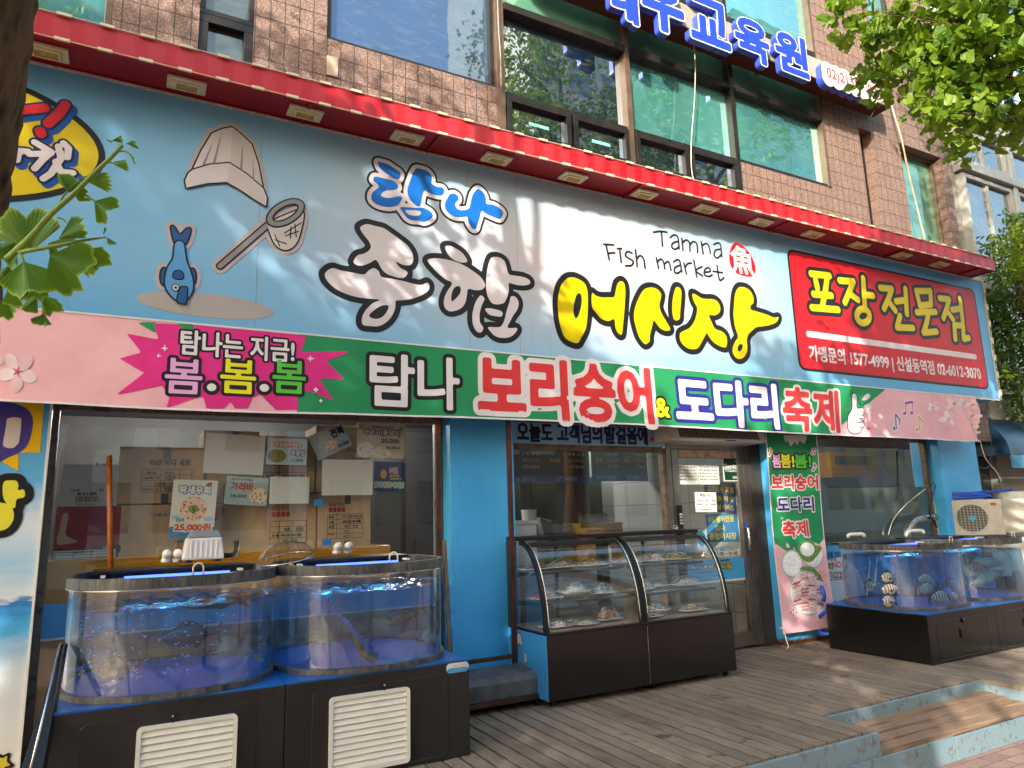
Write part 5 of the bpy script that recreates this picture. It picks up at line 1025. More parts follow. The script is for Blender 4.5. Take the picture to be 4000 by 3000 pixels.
def barcode(t, p, x0, y0, x1, y1):
    r = random.Random(5); q = MB(); x = x0*p.W
    while x < x1*p.W-.004: w_ = r.uniform(.001, .004); q.box(p.o.x+x, p.o.x+x+w_, p.o.y-.0009, p.o.y-.0002, p.o.z+y0*p.H, p.o.z+y1*p.H); x += w_+r.uniform(.0015, .004)
    q.build('barcode', INKB, t)
t, p = carton('grey white carton marked 3KG x 6EA, on the crimson apple box', (246,1812), (460,1976), CARDW, tape=False); lines(p, t, [('3KG x 6EA', .28,.26,.62,.33, INKB, 0, None, .05), ('소비기한:', .16,.35,.32,.41, INKB), ('까지', .65,.35,.73,.41, INKB), ('(주)코유인터내셔널', .28,.02,.6,.07, INKB)], .0004); barcode(t, p, .26,.1,.66,.24)
t, p = carton('crimson apple carton with white label at its foot, on the yellow counter', (222,1978), (468,2188), CRIM, tape=False)
art(p, t, [(0, BLACK, .0006)], [[(0,.28*p.H),(.45*p.W,.18*p.H),(.9*p.W,.28*p.H),(p.W,.28*p.H),(p.W,.14*p.H),(0,.14*p.H)]], res=.01, name='print'); q = MB(); q.box(p.o.x+.006, p.o.x+p.W-.03, p.o.y-.002, p.o.y-.0005, p.o.z+.004, p.o.z+.26*p.H*.8); q.build('paper_label', PAPER, t)
pl2 = Plane((p.o.x, p.o.y-.002, p.o.z)); pl2.W, pl2.H = p.W, p.H*.2; table(t, pl2, .04,.12,.9,.9,3,(0,.3,.6,1)); lines(pl2, t, [('표시사항', .3,.78,.6,.96, INKB), ('김진태', .64,.2,.84,.42, INKB)], .0004); lines(p, t, [('사과', .72,.2,.86,.27, PAPER)], .001)
art(p, t, [(0, ink('b9a78c'), .0006)], [smooth([(.05*p.W,.34*p.H),(.07*p.W,.62*p.H),(.1*p.W,.86*p.H),(.18*p.W,.84*p.H),(.16*p.W,.52*p.H),(.26*p.W,.42*p.H),(.34*p.W,.36*p.H),(.2*p.W,.33*p.H)])], res=.006, name='print')
t, p = carton('large brown carton with printed size table, second stack from the left, upper', (470,1742), (796,1964), CARD); lines(p, t, [('95Ø 바디 세트', .34,.66,.82,.78, INKB)], .0004); table(t, p, .26,.2,.84,.6,4,(0,.38,.75,1)); lines(p, t, [('품명', .31,.515,.42,.56, INKB), ('바코드', .52,.515,.64,.56, INKB), ('95Ø바디 대', .28,.42,.46,.47, INKB), ('수량: 1,000 set', .44,.32,.78,.37, INKB), ('95Ø바디 소', .28,.22,.46,.27, INKB)], .0004); barcode(t, p, .53,.41,.66,.49); barcode(t, p, .53,.21,.66,.29)
t, p = carton('wide brown carton with a blue lid print, under the prawn poster', (472,1972), (740,2186), CARD, tape=False); lines(p, t, [('다용도컵 . 뚜껑', .42,.78,.98,.85, ink('3d6f8f')), ('Best Fr', .78,.3,.97,.37, ink('3d6f8f'))], .0004)
t, p = carton('brown carton with a red flower print right of the prawn poster', (744,1968), (1003,2164), CARD, tape=False); blob(p, t, .42, .86, .07, .07, ink('a83a34'), .0006); blob(p, t, .36, .74, .06, .06, ink('a83a34'), .0007); art(p, t, [(0, ink('3d7fa0'), .0006)], [rrect(.0*p.W, .3*p.H, .4*p.W, .5*p.H, .012)], res=.006, name='print'); lines(p, t, [('뚜껑', .16,.34,.34,.46, PAPER)], .001)
t, p = carton('brown carton behind the large blank paper at the top of the window', (798,1678), (1008,1964), CARD, 5.76)
t, p = carton('brown carton behind the rice bowl menu card', (1012,1700), (1232,1926), CARD, 5.75, tape=False); table(t, p, .1,.24,.85,.6,3,(0,.35,.65,1)); lines(p, t, [('수량', .14,.27,.28,.33, INKB), ('400 EA(100×6줄)', .4,.27,.8,.33, INKB)], .0004)
def fragile(t, p, x, y):
    for k, ch in enumerate('취급주의'): lines(p, t, [(ch, x+k*.075, y+.1, x+k*.075+.055, y+.16, ink('a8342c'))], .0004)
    for k in range(4): q = MB(); q.box(p.o.x+(x+k*.078)*p.W, p.o.x+(x+k*.078+.066)*p.W, p.o.y-.0009, p.o.y-.0002, p.o.z+y*p.H, p.o.z+(y+.08)*p.H); q.build('caution_mark', ink('a8342c'), t)
t, p = carton('brown carton with red caution print behind the strainer', (1006,1930), (1236,2160), CARD, tape=False); fragile(t, p, .24, .62); table(t, p, .22,.18,.82,.55,4,(0,.25,.6,1)); barcode(t, p, .45,.38,.55,.44); barcode(t, p, .64,.38,.78,.44); lines(p, t, [('400 EA(100×6줄)', .4,.285,.74,.34, INKB), ('PET / 투명', .44,.195,.66,.25, INKB), ('수량', .25,.285,.37,.34, INKB)], .0004)
t, p = carton('brown carton with red caution print and bold black table, rightmost lower box', (1242,1926), (1450,2142), CARD); fragile(t, p, .2, .66); table(t, p, .18,.2,.84,.62,5,(0,.26,.62,1)); lines(p, t, [('품명', .2,.55,.3,.6, INKB), ('직사각 찬용기(5찬,6찬)', .46,.55,.82,.6, INKB), ('수량', .2,.46,.3,.51, INKB), ('600 EA(100×6줄)', .46,.46,.8,.515, INKB, 0, None, .05), ('재질', .2,.375,.3,.43, INKB), ('PET / 검정', .5,.375,.74,.43, INKB), ('비고', .2,.25,.3,.305, INKB), ('5찬', .48,.295,.57,.34, INKB), ('6찬', .48,.21,.57,.255, INKB)], .0004)
t, p = carton('brown carton behind the eel menu card, top of the right stack', (1236,1660), (1452,1922), CARD, 5.76, tape=False)
q = MB(); q.grid(lambda a, b: (-.36+a*.42+.02*math.sin(b*9), 5.78+b*.3, 1.66+.17*math.sin(a*3.1)**.8*math.sin(.3+b*2.6)+.025*math.sin(a*17+b*11)+.015*math.sin(a*31-b*23)), 26, 18); tag(q.build('plastic_bag', mat('black_bag', '1a1b1c', .18, 0, .2), None, True, fixn=False), 'crumpled dark plastic bag on top of the grey white carton', 'plastic bag')
# lit downlights in the shop ceiling
DL = emit('downlight', 'fff4e2', 12); pr = None
for k, (px, py) in enumerate(((340,1613),(348,1636),(364,1660),(612,1640),(730,1656),(828,1646),(1082,1640),(1100,1625),(1040,1675),(690,1738),(1560,1668),(1590,1690),(2300,1760),(2480,1790))):
    P = hz(px, py, 2.588)
    if P.y > 7.7: P = CAM+(P-CAM)*((7.7+.04*k)/P.y); P.z = 2.588
    if pr is None:
        pr = thing('ceiling_light', 'lit round downlight in the dark shop ceiling', 'ceiling light', P, 'lit downlights in the shop ceiling'); q = MB(); q.lathe([(.001,-.004),(.05,-.004)], P, 16); q.build('lamp_disc', DL, pr, fixn=False); q = MB(); q.lathe([(.052,-.006),(.064,-.006),(.064,.01),(.052,.01),(.052,-.006)], P, 16); q.build('trim_ring', STEEL, pr)
        L = bpy.data.lights.new('downlight_lamp', 'POINT'); L.energy = 5; L.color = (1, .93, .82); L.shadow_soft_size = .06; lo = bpy.data.objects.new('downlight_lamp', L); COL.objects.link(lo); lo.location = P+Vector((0, 0, -.09)); attach(lo, pr); cur = pr
    else: cur = dup(pr, None, None, P)
# ---------------------------------------------------------------- seen through the middle window and the door
MBK = mat('menu_black', '16171a', .35)
def menuboard(label, x0, x1, y, z0, z1):
    t = thing('menu_board', label, 'menu board', ((x0+x1)/2, y, z0)); q = MB(); q.box(x0, x1, y, y+.03, z0, z1); q.build('board', MBK, t); q = MB(); q.box(x0, x1, y-.004, y-.001, z0, z0+.09); q.build('blue_strip', ink('1f5fae'), t)
    p = Plane((x0, y-.001, z0)); p.W, p.H = x1-x0, z1-z0
    for c in range(4):
        for r_ in range(5):
            yy = .3+r_*.13
            if c % 2: lines(p, t, [(('도 미  4.0 5.0 6.0','농 어  4.0 5.0 6.0','우 럭  4.5 5.5','광 어  4.0 6.0','참 돔  5.0 7.0')[r_], .02+c*.25, yy, .2+c*.25, yy+.07, ink('d8d02a') if r_ % 2 else PAPER)], .0004)
            elif r_ < 2: table(t, p, .03+c*.25, .3+r_*.33, .21+c*.25, .58+r_*.33, 1, (0, 1)); lines(p, t, [(('광우세트','도우세트')[r_], .06+c*.25, .42+r_*.33, .18+c*.25, .5+r_*.33, ink('d8d02a'))], .0004)
    lines(p, t, [('활어전문 1위 프랜차이즈', .06,.03,.4,.12, ink('8fd0f0')), ('1577-4999', .6,.03,.85,.12, ink('8fd0f0'))], .006); return t
menuboard('black menu board with yellow and white price columns, left one hanging in the shop', 3.75, 5.05, 7.3, 1.78, 2.36); menuboard('black menu board with price columns, right one hanging behind the door', 5.1, 5.96, 7.3, 1.80, 2.36)
q = MB(); q.box(3.1, 5.9, 6.6, 7.0, .006, .98); q.box(3.05, 5.94, 6.56, 7.04, .981, 1.02); tag(q.build('serving_counter', YEL, bevel=.008), 'long yellow counter deep inside the shop', 'counter')
def simple(name, label, cat, parts, loc, group=None):
    t = thing(name, label, cat, loc, group)
    for nm, q, m, *r in parts: q.build(nm, m, t, r[0] if r else False, r[1] if len(r) > 1 else 0)
    return t
q1, q2, q3 = MB(), MB(), MB(); q1.box(3.05, 3.36, 5.75, 6.1, .95, 1.32); q2.box(3.04, 3.37, 5.74, 6.11, 1.321, 1.36); q3.box(3.2, 3.31, 5.742, 5.7485, 1.22, 1.29)
simple('cool_box', 'white insulated box with a small label inside the middle window', 'cool box', (('box', q1, WHITEP, 0, .012), ('lid', q2, WHITEP, 0, .008), ('sticker', q3, PAPER)), (3.2, 5.9, .95))
q1, q2 = MB(), MB(); q1.box(2.99, 4.76, 5.72, 6.2, .006, .91); q2.box(2.98, 4.77, 5.70, 6.21, .911, .95); simple('side_table', 'white table with yellow top just inside the middle window behind the food cases', 'table', (('table_body', q1, mat('table_white', 'a9adaa', .4), 0, .006), ('table_top', q2, YEL, 0, .006)), (3.9, 5.95, .006))
q1, q2, q3 = MB(), MB(), MB(); q1.xf = Matrix.Translation((3.62, 5.98, 1.16)) @ Matrix.Rotation(-.35, 4, 'X') @ Matrix.Rotation(.5, 4, 'Z'); q1.box(-.11, .11, -.02, .02, -.03, .22); q2.xf = q1.xf; q2.box(-.095, .095, -.024, -.0205, -.01, .2); q3.box(3.52, 3.74, 5.9, 6.1, .951, 1.08)
simple('cash_register', 'small till screen tilted back beside the white insulated box', 'till', (('screen_case', q1, mat('till_grey', '8f938f', .4), 0, .01), ('screen', q2, DARKG), ('till_base', q3, DARKG, 0, .01)), (3.62, 5.98, .951))
q1, q2 = MB(), MB(); q1.lathe([(.001,0),(.075,0),(.08,.14),(.001,.14)], (3.78, 6.62, 1.3), 20); q2.lathe([(.085,.141),(.085,.165),(.001,.165)], (3.78, 6.62, 1.3), 20)
q3 = MB(); q3.box(3.3, 4.3, 6.58, 6.9, 1.021, 1.299)
tag(q3.build('glass_chest', mat('chest_grey', '7b8584', .25), bevel=.01), 'grey chest carrying white tubs on the yellow counter', 'chest'); simple('white_tub', 'round white plastic tub with lid on the grey chest', 'tub', (('tub', q1, WHITEP, 'auto'), ('lid', q2, WHITEP, 'auto')), (3.78, 6.62, 1.3))
q1 = MB()
for k in range(9): q1.lathe([(.001,.012*k),(.17-.001*k,.012*k+.006),(.175,.012*k+.011)], (4.72, 6.8, 1.3+.0), 24)
tag(q1.build('plate_stack', PLATE, None, True), 'leaning stack of white plates inside near the door', 'plates')
q2 = MB(); q2.box(4.42, 5.0, 6.62, 6.98, 1.021, 1.299); tag(q2.build('crate', mat('crate_yellow', 'c59a1e', .4, 0, .2), None, False, .01), 'yellow plastic crate on the counter near the door', 'crate')
q1, q2 = MB(), MB(); q1.lathe([(.001,0),(.035,0),(.035,.1),(.02,.12),(.02,.14),(.001,.14)], (4.33, 6.0, .951), 14); q2.lathe([(.024,.141),(.024,.165),(.001,.165)], (4.33, 6.0, .951), 14); simple('bottle', 'small white bottle with dark cap behind the food cases', 'bottle', (('bottle_body', q1, WHITEP, 'auto'), ('cap', q2, BLACK, 'auto')), (4.33, 6.0, .951))
q1 = MB(); q1.box(4.05, 4.26, 5.95, 6.15, .951, 1.26); tag(q1.build('crate', mat('crate_ochre', 'a87c14', .4, 0, .25), None, False, .008), 'tall ochre box standing behind the food cases', 'crate')
q1 = MB(); q1.box(4.5, 5.8, 8.1, 8.8, .006, 1.9); tag(q1.build('refrigerator', mat('fridge_dark', '23262a', .2), None, False, .02), 'dark tall refrigerator at the back of the shop', 'refrigerator')
# posters on the tiled side wall seen through the door
XW = Plane((5.988, 0, 0), (0, 1, 0), (0, 0, 1)); XW = Plane((5.988, 9, 0), (0, -1, 0), (0, 0, 1)) if Plane((0,0,0),(0,1,0)).n.x > 0 else XW
for tl, tr_, bl, lb, rows, m in (((2745,1880),(2870,1893),(2752,1995),'blue poster with yellow lettering on the tiled wall behind the door, upper',[('고객감사 특별',.08,.66,.92,.86),('1.3만원 이상',.1,.38,.92,.55),('포장손님 서비스',.08,.1,.92,.28)],ink('1c4f86')),
                             ((2755,2010),(2880,2008),(2765,2118),'blue poster with big yellow number one on the tiled wall behind the door, lower',[('1위 활어전문',.12,.7,.9,.92),('탐나',.3,.4,.6,.6),('종합어시장',.08,.08,.92,.32)],ink('2f7db4'))):
    o, s = panel('wall_poster', lb, 'poster', XW, tl, tr_, bl, m, .002); lines(s, o, [(*r, ink('d8d030')) for r in rows])
# things stuck on the door
for tl, tr_, bl, lb, rows in (((2645,1815),(2725,1815),(2650,1892),'left handwritten notice paper on the door glass',5),((2728,1815),(2808,1815),(2732,1892),'right handwritten notice paper on the door glass',5)):
    o, s = panel('notice_paper', lb, 'notice', DP, tl, tr_, bl, PAPER, .001, 'handwritten notices on the door'); lines(s, o, [(tx, .05, .84-.16*i, .95, .93-.16*i, ink('4a4438')) for i, tx in enumerate(('제주산 참다랑어시장 한정기','매주 월요일은 하얀세꼬','매주 월요일 오후 3시 ~ 4시까지','전복 히라세꼬 합니다','저렴한 활어을 드시도록 하겠 드립니다'))])
o, s = panel('hours_sign', 'white opening hours paper low on the door glass', 'sign', DP, (2712,1922), (2795,1922), (2718,2000), PAPER, .001); lines(s, o, [('영업 시간', .22,.78,.78,.93, BLK_), ('오픈시간 AM  11:30분', .08,.52,.95,.62, BLK_), ('마감시간 PM  12:00분', .08,.34,.95,.44, BLK_), ('매주 화요일은 쉽니다', .25,.08,.8,.16, BLK_)])
o, s = panel('hygiene_sign', 'dark green hygiene company sign with white wavy border on the door glass', 'sign', DP, (2822,1780), (2900,1780), (2828,1880), ink('d4d6d0'), .003); art(s, o, [(0, ink('123a22'), .001)], [rrect(.05*s.W, .04*s.H, .95*s.W, .96*s.H, .01)], res=.004, name='print'); lines(s, o, [('Sanitec', .08,.5,.92,.68, PAPER, 0, None, .05), ('세니텍', .6,.74,.92,.82, PAPER), ('1670-8244', .45,.1,.92,.2, PAPER), ('에스텍 해충방제·바이러스케어', .1,.36,.9,.41, PAPER)])
art(s, o, [(0, PAPER, .002)], strokes=[[(.1*s.W,.46*s.H,.004),(.5*s.W,.43*s.H,.003),(.9*s.W,.48*s.H,.002)]], res=.003, name='print')
o, s = panel('hours_sticker', 'white and blue opening hours strip above the blue door band', 'sticker', DP, (2784,2140), (2888,2136), (2786,2174), PAPER, .001); lines(s, o, [('11:00 ~ 01:00', .08,.1,.92,.5, BLK_), ('탐나 종합어시장 영업시간', .1,.62,.92,.86, ink('2f6f9f'))]); q = MB(); art(s, o, [(0, ink('3a9ad0'), .0006)], [[(0,.9*s.H),(s.W,.9*s.H),(s.W,s.H),(0,s.H)]], res=.004, name='print')
u, v = DP.px(2740, 2105); q = MB(); art(DP, None, [(0, ink('35a8cf'), .002)], [ell(u, v, .06, .075, 30)], res=.008, name='round_sticker'); o = bpy.data.objects['round_sticker']; tag(o, 'round cyan sticker on the door glass above the right food case', 'sticker')
u, v = DP.px(2907, 2054); art(fac(5.574), None, [(0, ink('1f5aa8'), .002)], [[(u-.03,v),(u,v-.045),(u+.03,v),(u,v+.045)]], res=.004, name='diamond_sticker'); tag(bpy.data.objects['diamond_sticker'], 'small blue diamond sticker on the steel door frame', 'sticker')
o, s = panel('card_sticker', 'small white card sticker with red and green squares under the keypad', 'sticker', fac(5.574), (2630,2052), (2652,2052), (2632,2076), PAPER, .001)
for k, c in enumerate(('b02a2a','2a8a3a','2a3ab0','2a8a3a')): q = MB(); art(s, o, [(0, ink(c), .001)], [rrect((.1+.45*(k % 2))*s.W, (.1+.45*(k//2))*s.H, (.45+.45*(k % 2))*s.W, (.45+.45*(k//2))*s.H, .002)], res=.003, name='print')
lines(s, o, [('CB', .3,.32,.75,.68, PAPER)], .003)
BD = fac(5.5935)
text(BD, dr, '포장전문점', pbox(BD, (2812,2193), (2848,2183)), [(.1, KBLK, .004), (0, KYEL, .005)], res=.003); text(BD, dr, '어시장', pbox(BD, (2790,2226), (2858,2200)), [(.12, KBLK, .004), (0, KYEL, .005)], res=.003, bold=.04); text(BD, dr, '탐나 종합', pbox(BD, (2700,2224), (2785,2204)), [(.12, KBLK, .004), (0, KWHT, .005)], res=.003, bold=.04)
# header strip over the middle window and the air curtain
HP = fac(5.58); q = MB(); q.box(2.98, 4.80, 5.58, 5.60, 2.045, 2.24); hb = tag(q.build('header_banner', m_noise2('header_blue', '6fb4e0', 'a8cfe8', 1.5, .4, 0)), 'light blue strip of big Korean letters over the middle window', 'banner')
for tx, ll, ur, m in (('오늘도', (2022,1722), (2155,1655), BLK_), ('고객님의', (2178,1727), (2348,1660), ink('26245a')), ('발걸음에', (2365,1732), (2525,1664), ink('26245a')), ('가슴이', (2542,1738), (2640,1670), RDC)):
    text(HP, hb, tx, pbox(HP, ll, ur), [(0, m, .002)], bold=.04, clip=(2.99, 2.05, 4.65, 2.235))
t = thing('air_curtain', 'white air curtain unit with a grilled front mounted over the shop door', 'air curtain', (5.3, 5.45, 2.08))
q = MB(); ax0, ax1 = 4.66, 5.93; prof = [(5.56,2.085),(5.33,2.085),(5.29,2.10),(5.33,2.235),(5.36,2.25),(5.56,2.25)]
q.prism([(ax0, y, z) for y, z in prof], (ax1-ax0, 0, 0)); q.build('casing', WHITEP, t, bevel=.006)
for xx in (ax0-.012, ax1+.001): q = MB(); q.prism([(xx, y+.002, z) for y, z in prof], (.011, 0, 0)); q.build('end_cap', WHITEP, t, bevel=.003)
def m_grille():
    s = NT('air_grille'); v, sp = s.xz(); gx = s.math('SINE', s.math('MULTIPLY', sp.outputs[0], 170)); gz = s.math('SINE', s.math('MULTIPLY', sp.outputs[2], 330)); f = s.math('MAXIMUM', gx, gz)
    col = s.ramp(f, [(.75, '2c2a2c'), (.95, 'c9c2a8')]); return s.fin(s.princ(col, .4, .3))
q = MB(); q.add([(ax0+.09, 5.2915, 2.115), (ax1-.09, 5.2915, 2.115), (ax1-.09, 5.3265, 2.23), (ax0+.09, 5.3265, 2.23)], [(0,1,2,3)]); q.build('grille', m_grille(), t)
q = MB(); q.add([(5.36, 5.296, 2.094), (5.5, 5.296, 2.094), (5.5, 5.2885, 2.104), (5.36, 5.2885, 2.104)], [(0,1,2,3)]); q.build('maker_badge', ink('2a4a9a'), t)

# ---------------------------------------------------------------- the vertical banner, the left sign, rusty stand
def vs(u, v): return .014*math.sin(v*3.1+1)+.008*math.sin(u*7+v*2)
VP = fac(5.36, vs); vb = thing('vertical_banner', 'tall green and pink cloth banner hanging on the blue pillar right of the door', 'banner', (6.4, 5.36, .14))
VX = VP.px(2990, 1900)[0], VP.px(3187, 1900)[0]; VZ0 = .12
V = lambda x, y: (2900+x*.4823, 1700+y*.4823)
vx0, vx1 = VP.px(*V(178, 40))[0], VP.px(*V(590, 40))[0]; vz0 = VP.px(*V(540, 1580))[1]; vz1 = 2.3
def vfill(m, off, x0, x1, z0, z1, name, nu=8, nv=40): q = MB(); q.grid(lambda a, b: VP.p3(x0+(x1-x0)*a, z0+(z1-z0)*b, off), nu, nv); return q.build(name, m, vb, True, fixn=False)
vzg = VP.px(*V(290, 860))[1]
vfill(PINKC, 0, vx0, vx1, vz0, vz1, 'cloth'); vfill(GRNC, .0015, vx0, vx1, vzg, vz1, 'cloth'); art(VP, vb, [(0, GRNC, .0015)], [[(vx0, vzg), (vx1, vzg), ((vx0+vx1)/2+.12, vzg-.17), ((vx0+vx1)/2-.12, vzg-.17)]], res=.02, name='cloth')
for a_ in (vx0, vx1-.014): vfill(BWH, .003, a_, a_+.014, vz0, vz1, 'hem', 1)
q = MB(); q.tube([VP.p3(vx0-.02, vz0+.055, -.012), VP.p3(vx1+.02, vz0+.055, -.012)], .014, 8); q.build('bottom_rod', mat('rod_pink', 'c98f98', .6), vb, True)
for xx in (vx0, vx1): q = MB(); q.tube([VP.p3(xx, vz0+.05, .004), VP.p3(xx+.02, vz0-.06, .02), VP.p3(xx+.05, vz0-.12, .01), VP.p3(xx+.01, vz0-.17, 0)], .005, 5); q.build('cord', CREAM, vb, True)
def VT(body, ll, ur, layers, bold=.04): return text(VP, vb, body, pbox(VP, V(*ll), V(*ur)), layers, bold=bold, res=.005)
art(VP, vb, [(0, BWH, .003)], [tr(VP, (2900,1700,.4823), [(325,0),(345,60),(365,45),(385,92),(420,55),(440,82),(455,42),(490,70),(505,40),(508,0)])], res=.006, name='burst')
VT('봄', (238,262), (300,158), [(.12, BBK, .003), (0, ink('dfa5d6'), .0045)]); VT('봄!', (310,262), (408,158), [(.12, BBK, .003), (0, ink('e3df1a'), .0045)]); VT('봄!', (425,262), (540,158), [(.12, BBK, .003), (0, ink('5cc244'), .0045)])
VT('보리숭어', (238,440), (600,325), [(.09, BWH, .003), (0, RDC, .0045)]); VT('도다리', (288,622), (578,500), [(.09, BWH, .003), (0, NVC, .0045)]); VT('축제', (335,830), (535,690), [(.09, BWH, .003), (0, RDC, .0045)])
note(VP, vb, (2900,1700,.4823), 205, 160, .8, 'e08a2c'); note(VP, vb, (2900,1700,.4823), 565, 280, .75, '5b2a95'); note(VP, vb, (2900,1700,.4823), 550, 150, .6, 'c01f8e', True)
for x, y, r, c in ((322,672,16,1),(562,820,20,1),(642,1104,24,0),(665,1135,17,0),(406,1435,38,0),(428,1478,26,0)):
    art(VP, vb, [(0, BWH if c else BBK, .003)], [tr(VP, (2900,1700,.4823), star(x, y, r, .22))], res=.004, name='sparkle')
    if not c: art(VP, vb, [(0, BWH, .0045)], [tr(VP, (2900,1700,.4823), star(x, y, r*.5, .4))], res=.003, name='sparkle')
def vplate(x, y, a, b, m, m2=None):
    f = (2900,1700,.4823); art(VP, vb, [(0, ink('a8b4b6'), .003), (-.012, ink('d8dadb'), .0045)], [tr(VP, f, ell(x, y, a, b, 30))], res=.006, name='printed_dish')
    art(VP, vb, [(0, m, .006)], [tr(VP, f, ell(x, y-4, a*.86, b*.84, 30))], res=.006, name='printed_dish')
vplate(400, 1040, 84, 112, FP2); vplate(575, 970, 92, 108, FP2); art(VP, vb, [(0, FPG, .0072)], [smooth(tr(VP, (2900,1700,.4823), [(440,920),(480,870),(560,850),(600,890),(650,910),(600,990),(540,1030),(480,1000)]))], res=.008, name='printed_leaf'); art(VP, vb, [(0, FP2, .0084)], [tr(VP, (2900,1700,.4823), ell(528, 925, 62, 56, 24))], res=.006, name='printed_dish')
vplate(522, 1270, 150, 188, FP1); rv = random.Random(12); SL = [ink('e6dcd8'), ink('c98a88'), ink('a8505a'), ink('d8b4b0')]
for k in range(44):
    col, row = k % 4, k//4; x_c = 430+col*62+rv.uniform(-6, 6); y_c = 1128+row*28+abs(col-1.5)*10
    if ((x_c-522)/132)**2+((y_c-1268)/165)**2 > .92: continue
    art(VP, vb, [(0, SL[(col*2+row*3+rv.randrange(2)) % 4], .0066+.00012*k)], strokes=ST(VP, (2900,1700,.4823), .0085, [(x_c-26, y_c+10-col*6), (x_c+4, y_c-3), (x_c+26, y_c-10+col*6)]), res=.005, name='printed_slice')
art(VP, vb, [(0, FPG, .0125)], [smooth(tr(VP, (2900,1700,.4823), [(450,1080),(500,1060),(570,1075),(640,1150),(620,1165),(560,1110),(490,1095)]))], res=.006, name='printed_leaf')
# left pillar sign
LP_ = fac(5.36); lsx1 = LP_.px(140, 2300)[0]
def m_sea():
    s = NT('sea_print'); v, sp = s.xz(); n = s.noise(s.scale(v, (1.5, 6, 1)), 3, 5, .65); z = s.math('ADD', sp.outputs[2], s.math('MULTIPLY', s.math('SUBTRACT', n, .5), .25))
    z = s.math('DIVIDE', z, 2.3); return s.fin(s.princ(s.ramp(z, [(0., 'd8d6d4'), (.24, 'cfd6dc'), (.36, '4ba9dc'), (.42, '1f6fb4'), (.435, 'd5dde4'), (.52, '9cc8e6'), (.62, 'd3dde6'), (.74, '5aa9dd'), (.95, '3f9ad6')]), .4))
q = MB(); q.box(-1.75, lsx1, 5.36, 5.419, .005, 2.3); ls = tag(q.build('pillar_sign', m_sea()), 'tall sea and sky printed sign with fat yellow letters on the leftmost pillar', 'sign')
Lf = (0, 1550, .3616)
q = MB(); q.box(lsx1-.012, lsx1+.002, 5.352, 5.3595, .005, 2.3); q.build('white_edge', WHITEP, ls)
art(LP_, ls, [(0, ink('e0b800'), .002)], [tr(LP_, Lf, [(-300,60),(478,60),(432,605),(200,600),(200,805),(0,690),(-300,700)])], res=.012, name='print')
art(LP_, ls, [(.0, ink('453a8c'), .004)], [smooth(tr(LP_, Lf, [(-260,110),(60,60),(260,110),(345,210),(350,330),(310,490),(230,590),(100,650),(-60,720),(-260,700)]))], res=.009)
art(LP_, ls, [(0, ink('cfc9c6'), .006)], [tr(LP_, Lf, [(75,235),(150,222),(232,232),(230,330),(205,500),(150,555),(80,555),(32,530),(40,460),(62,350)])], res=.006)
art(LP_, ls, [(.045, KBLK, .004), (0, ink('dbd53a'), .006)], [smooth(tr(LP_, Lf, [(50,915),(110,905),(180,910),(200,960),(195,1010),(255,1000),(272,1050),(255,1090),(180,1110),(165,1200),(100,1170),(40,1100),(30,980)])), smooth(tr(LP_, Lf, [(-120,1150),(20,1145),(110,1180),(150,1250),(140,1340),(80,1420),(-20,1450),(-160,1440)]))], res=.008)
art(LP_, ls, [(.012, KBLK, .004), (0, ink('cfc03a'), .006)], [tr(LP_, (0,1950,.633), star(15, 1625, 60, .45, 5))], res=.008, name='star')
# rusty wheeled stand with a grey box
st_ = thing('rusty_stand', 'rusty black wheeled frame standing before the middle blue pillar', 'stand', (2.35, 5.0, .0)); yf = 5.2
xl, xr = hy(1712, 1900, yf).x, hy(2003, 2300, yf).x
for nm, q in (('post', MB().box(xl-.018, xl+.018, yf-.016, yf+.016, .09, 2.25)), ('post', MB().box(xr-.018, xr+.018, yf-.016, yf+.016, .09, 2.25)), ('top_bar', MB().box(xl+.019, xr-.019, yf-.015, yf+.015, 2.2, 2.235)), ('low_bar', MB().box(xl+.019, xr-.019, yf-.015, yf+.015, .30, .33)), ('tray', MB().box(xl-.02, xr+.06, 4.88, yf+.03, .055, .088))): q.build(nm, RUST, st_, bevel=.003)
for x, y in ((xl+.02, 4.92), (xr+.02, 4.92), (xl+.02, yf), (xr+.02, yf)): q = MB(); q.tube([(x-.012, y, .028), (x+.012, y, .028)], .026, 10); q.box(x-.016, x+.016, y-.008, y+.008, .03, .054); q.build('caster', BLACK, st_)
q = MB(); q.prism([(xl+.03, 4.9, .0895), (xl+.03, 4.9, .20), (xl+.03, 4.94, .245), (xl+.03, 5.15, .27), (xl+.03, 5.18, .25), (xl+.03, 5.18, .0895)], (xr-xl+.02, 0, 0)); gb = q.build('grey_box', m_noise2('grey_plastic', '3b3d3f', '5c5e5f', 6, .6, .1), None, False, .006); tag(gb, 'flat topped dark grey plastic box lying on the rusty stand tray', 'box')
a, b = hy(1735, 2112, 5.28), hy(1756, 2560, 5.10); q = MB(); q.tube([a, a.lerp(b, .5)+Vector((.004,0,0)), b, b+(b-a)*.62], [.017,.019,.018,.018], 8); tag(q.build('wooden_stick', m_bark('stick_wood', '3a2c20', '8a7660'), None, True), 'rough wooden stick leaning on the middle blue pillar', 'stick')
a = hy(426, 1780, 5.50); b = hy(434, 2330, 5.44); q = MB(); q.tube([a, b], .018, 10); q2 = MB(); q2.box(b.x-.1, b.x+.1, b.y-.02, b.y+.02, b.z-.1, b.z); br_ = thing('broom', 'broom with orange brown wooden handle upright before the left window', 'broom', b); q.build('handle', mat('orange_wood', 'a85a1e', .45, 0, .3, 14), br_, True); q2.build('broom_head', BLACK, br_, bevel=.01)
q = MB(); a0, a1, b0, b1 = hy(238, 2512, 4.45), hy(252, 2522, 4.42), hy(70, 3040, 3.95), hy(160, 3040, 3.95)
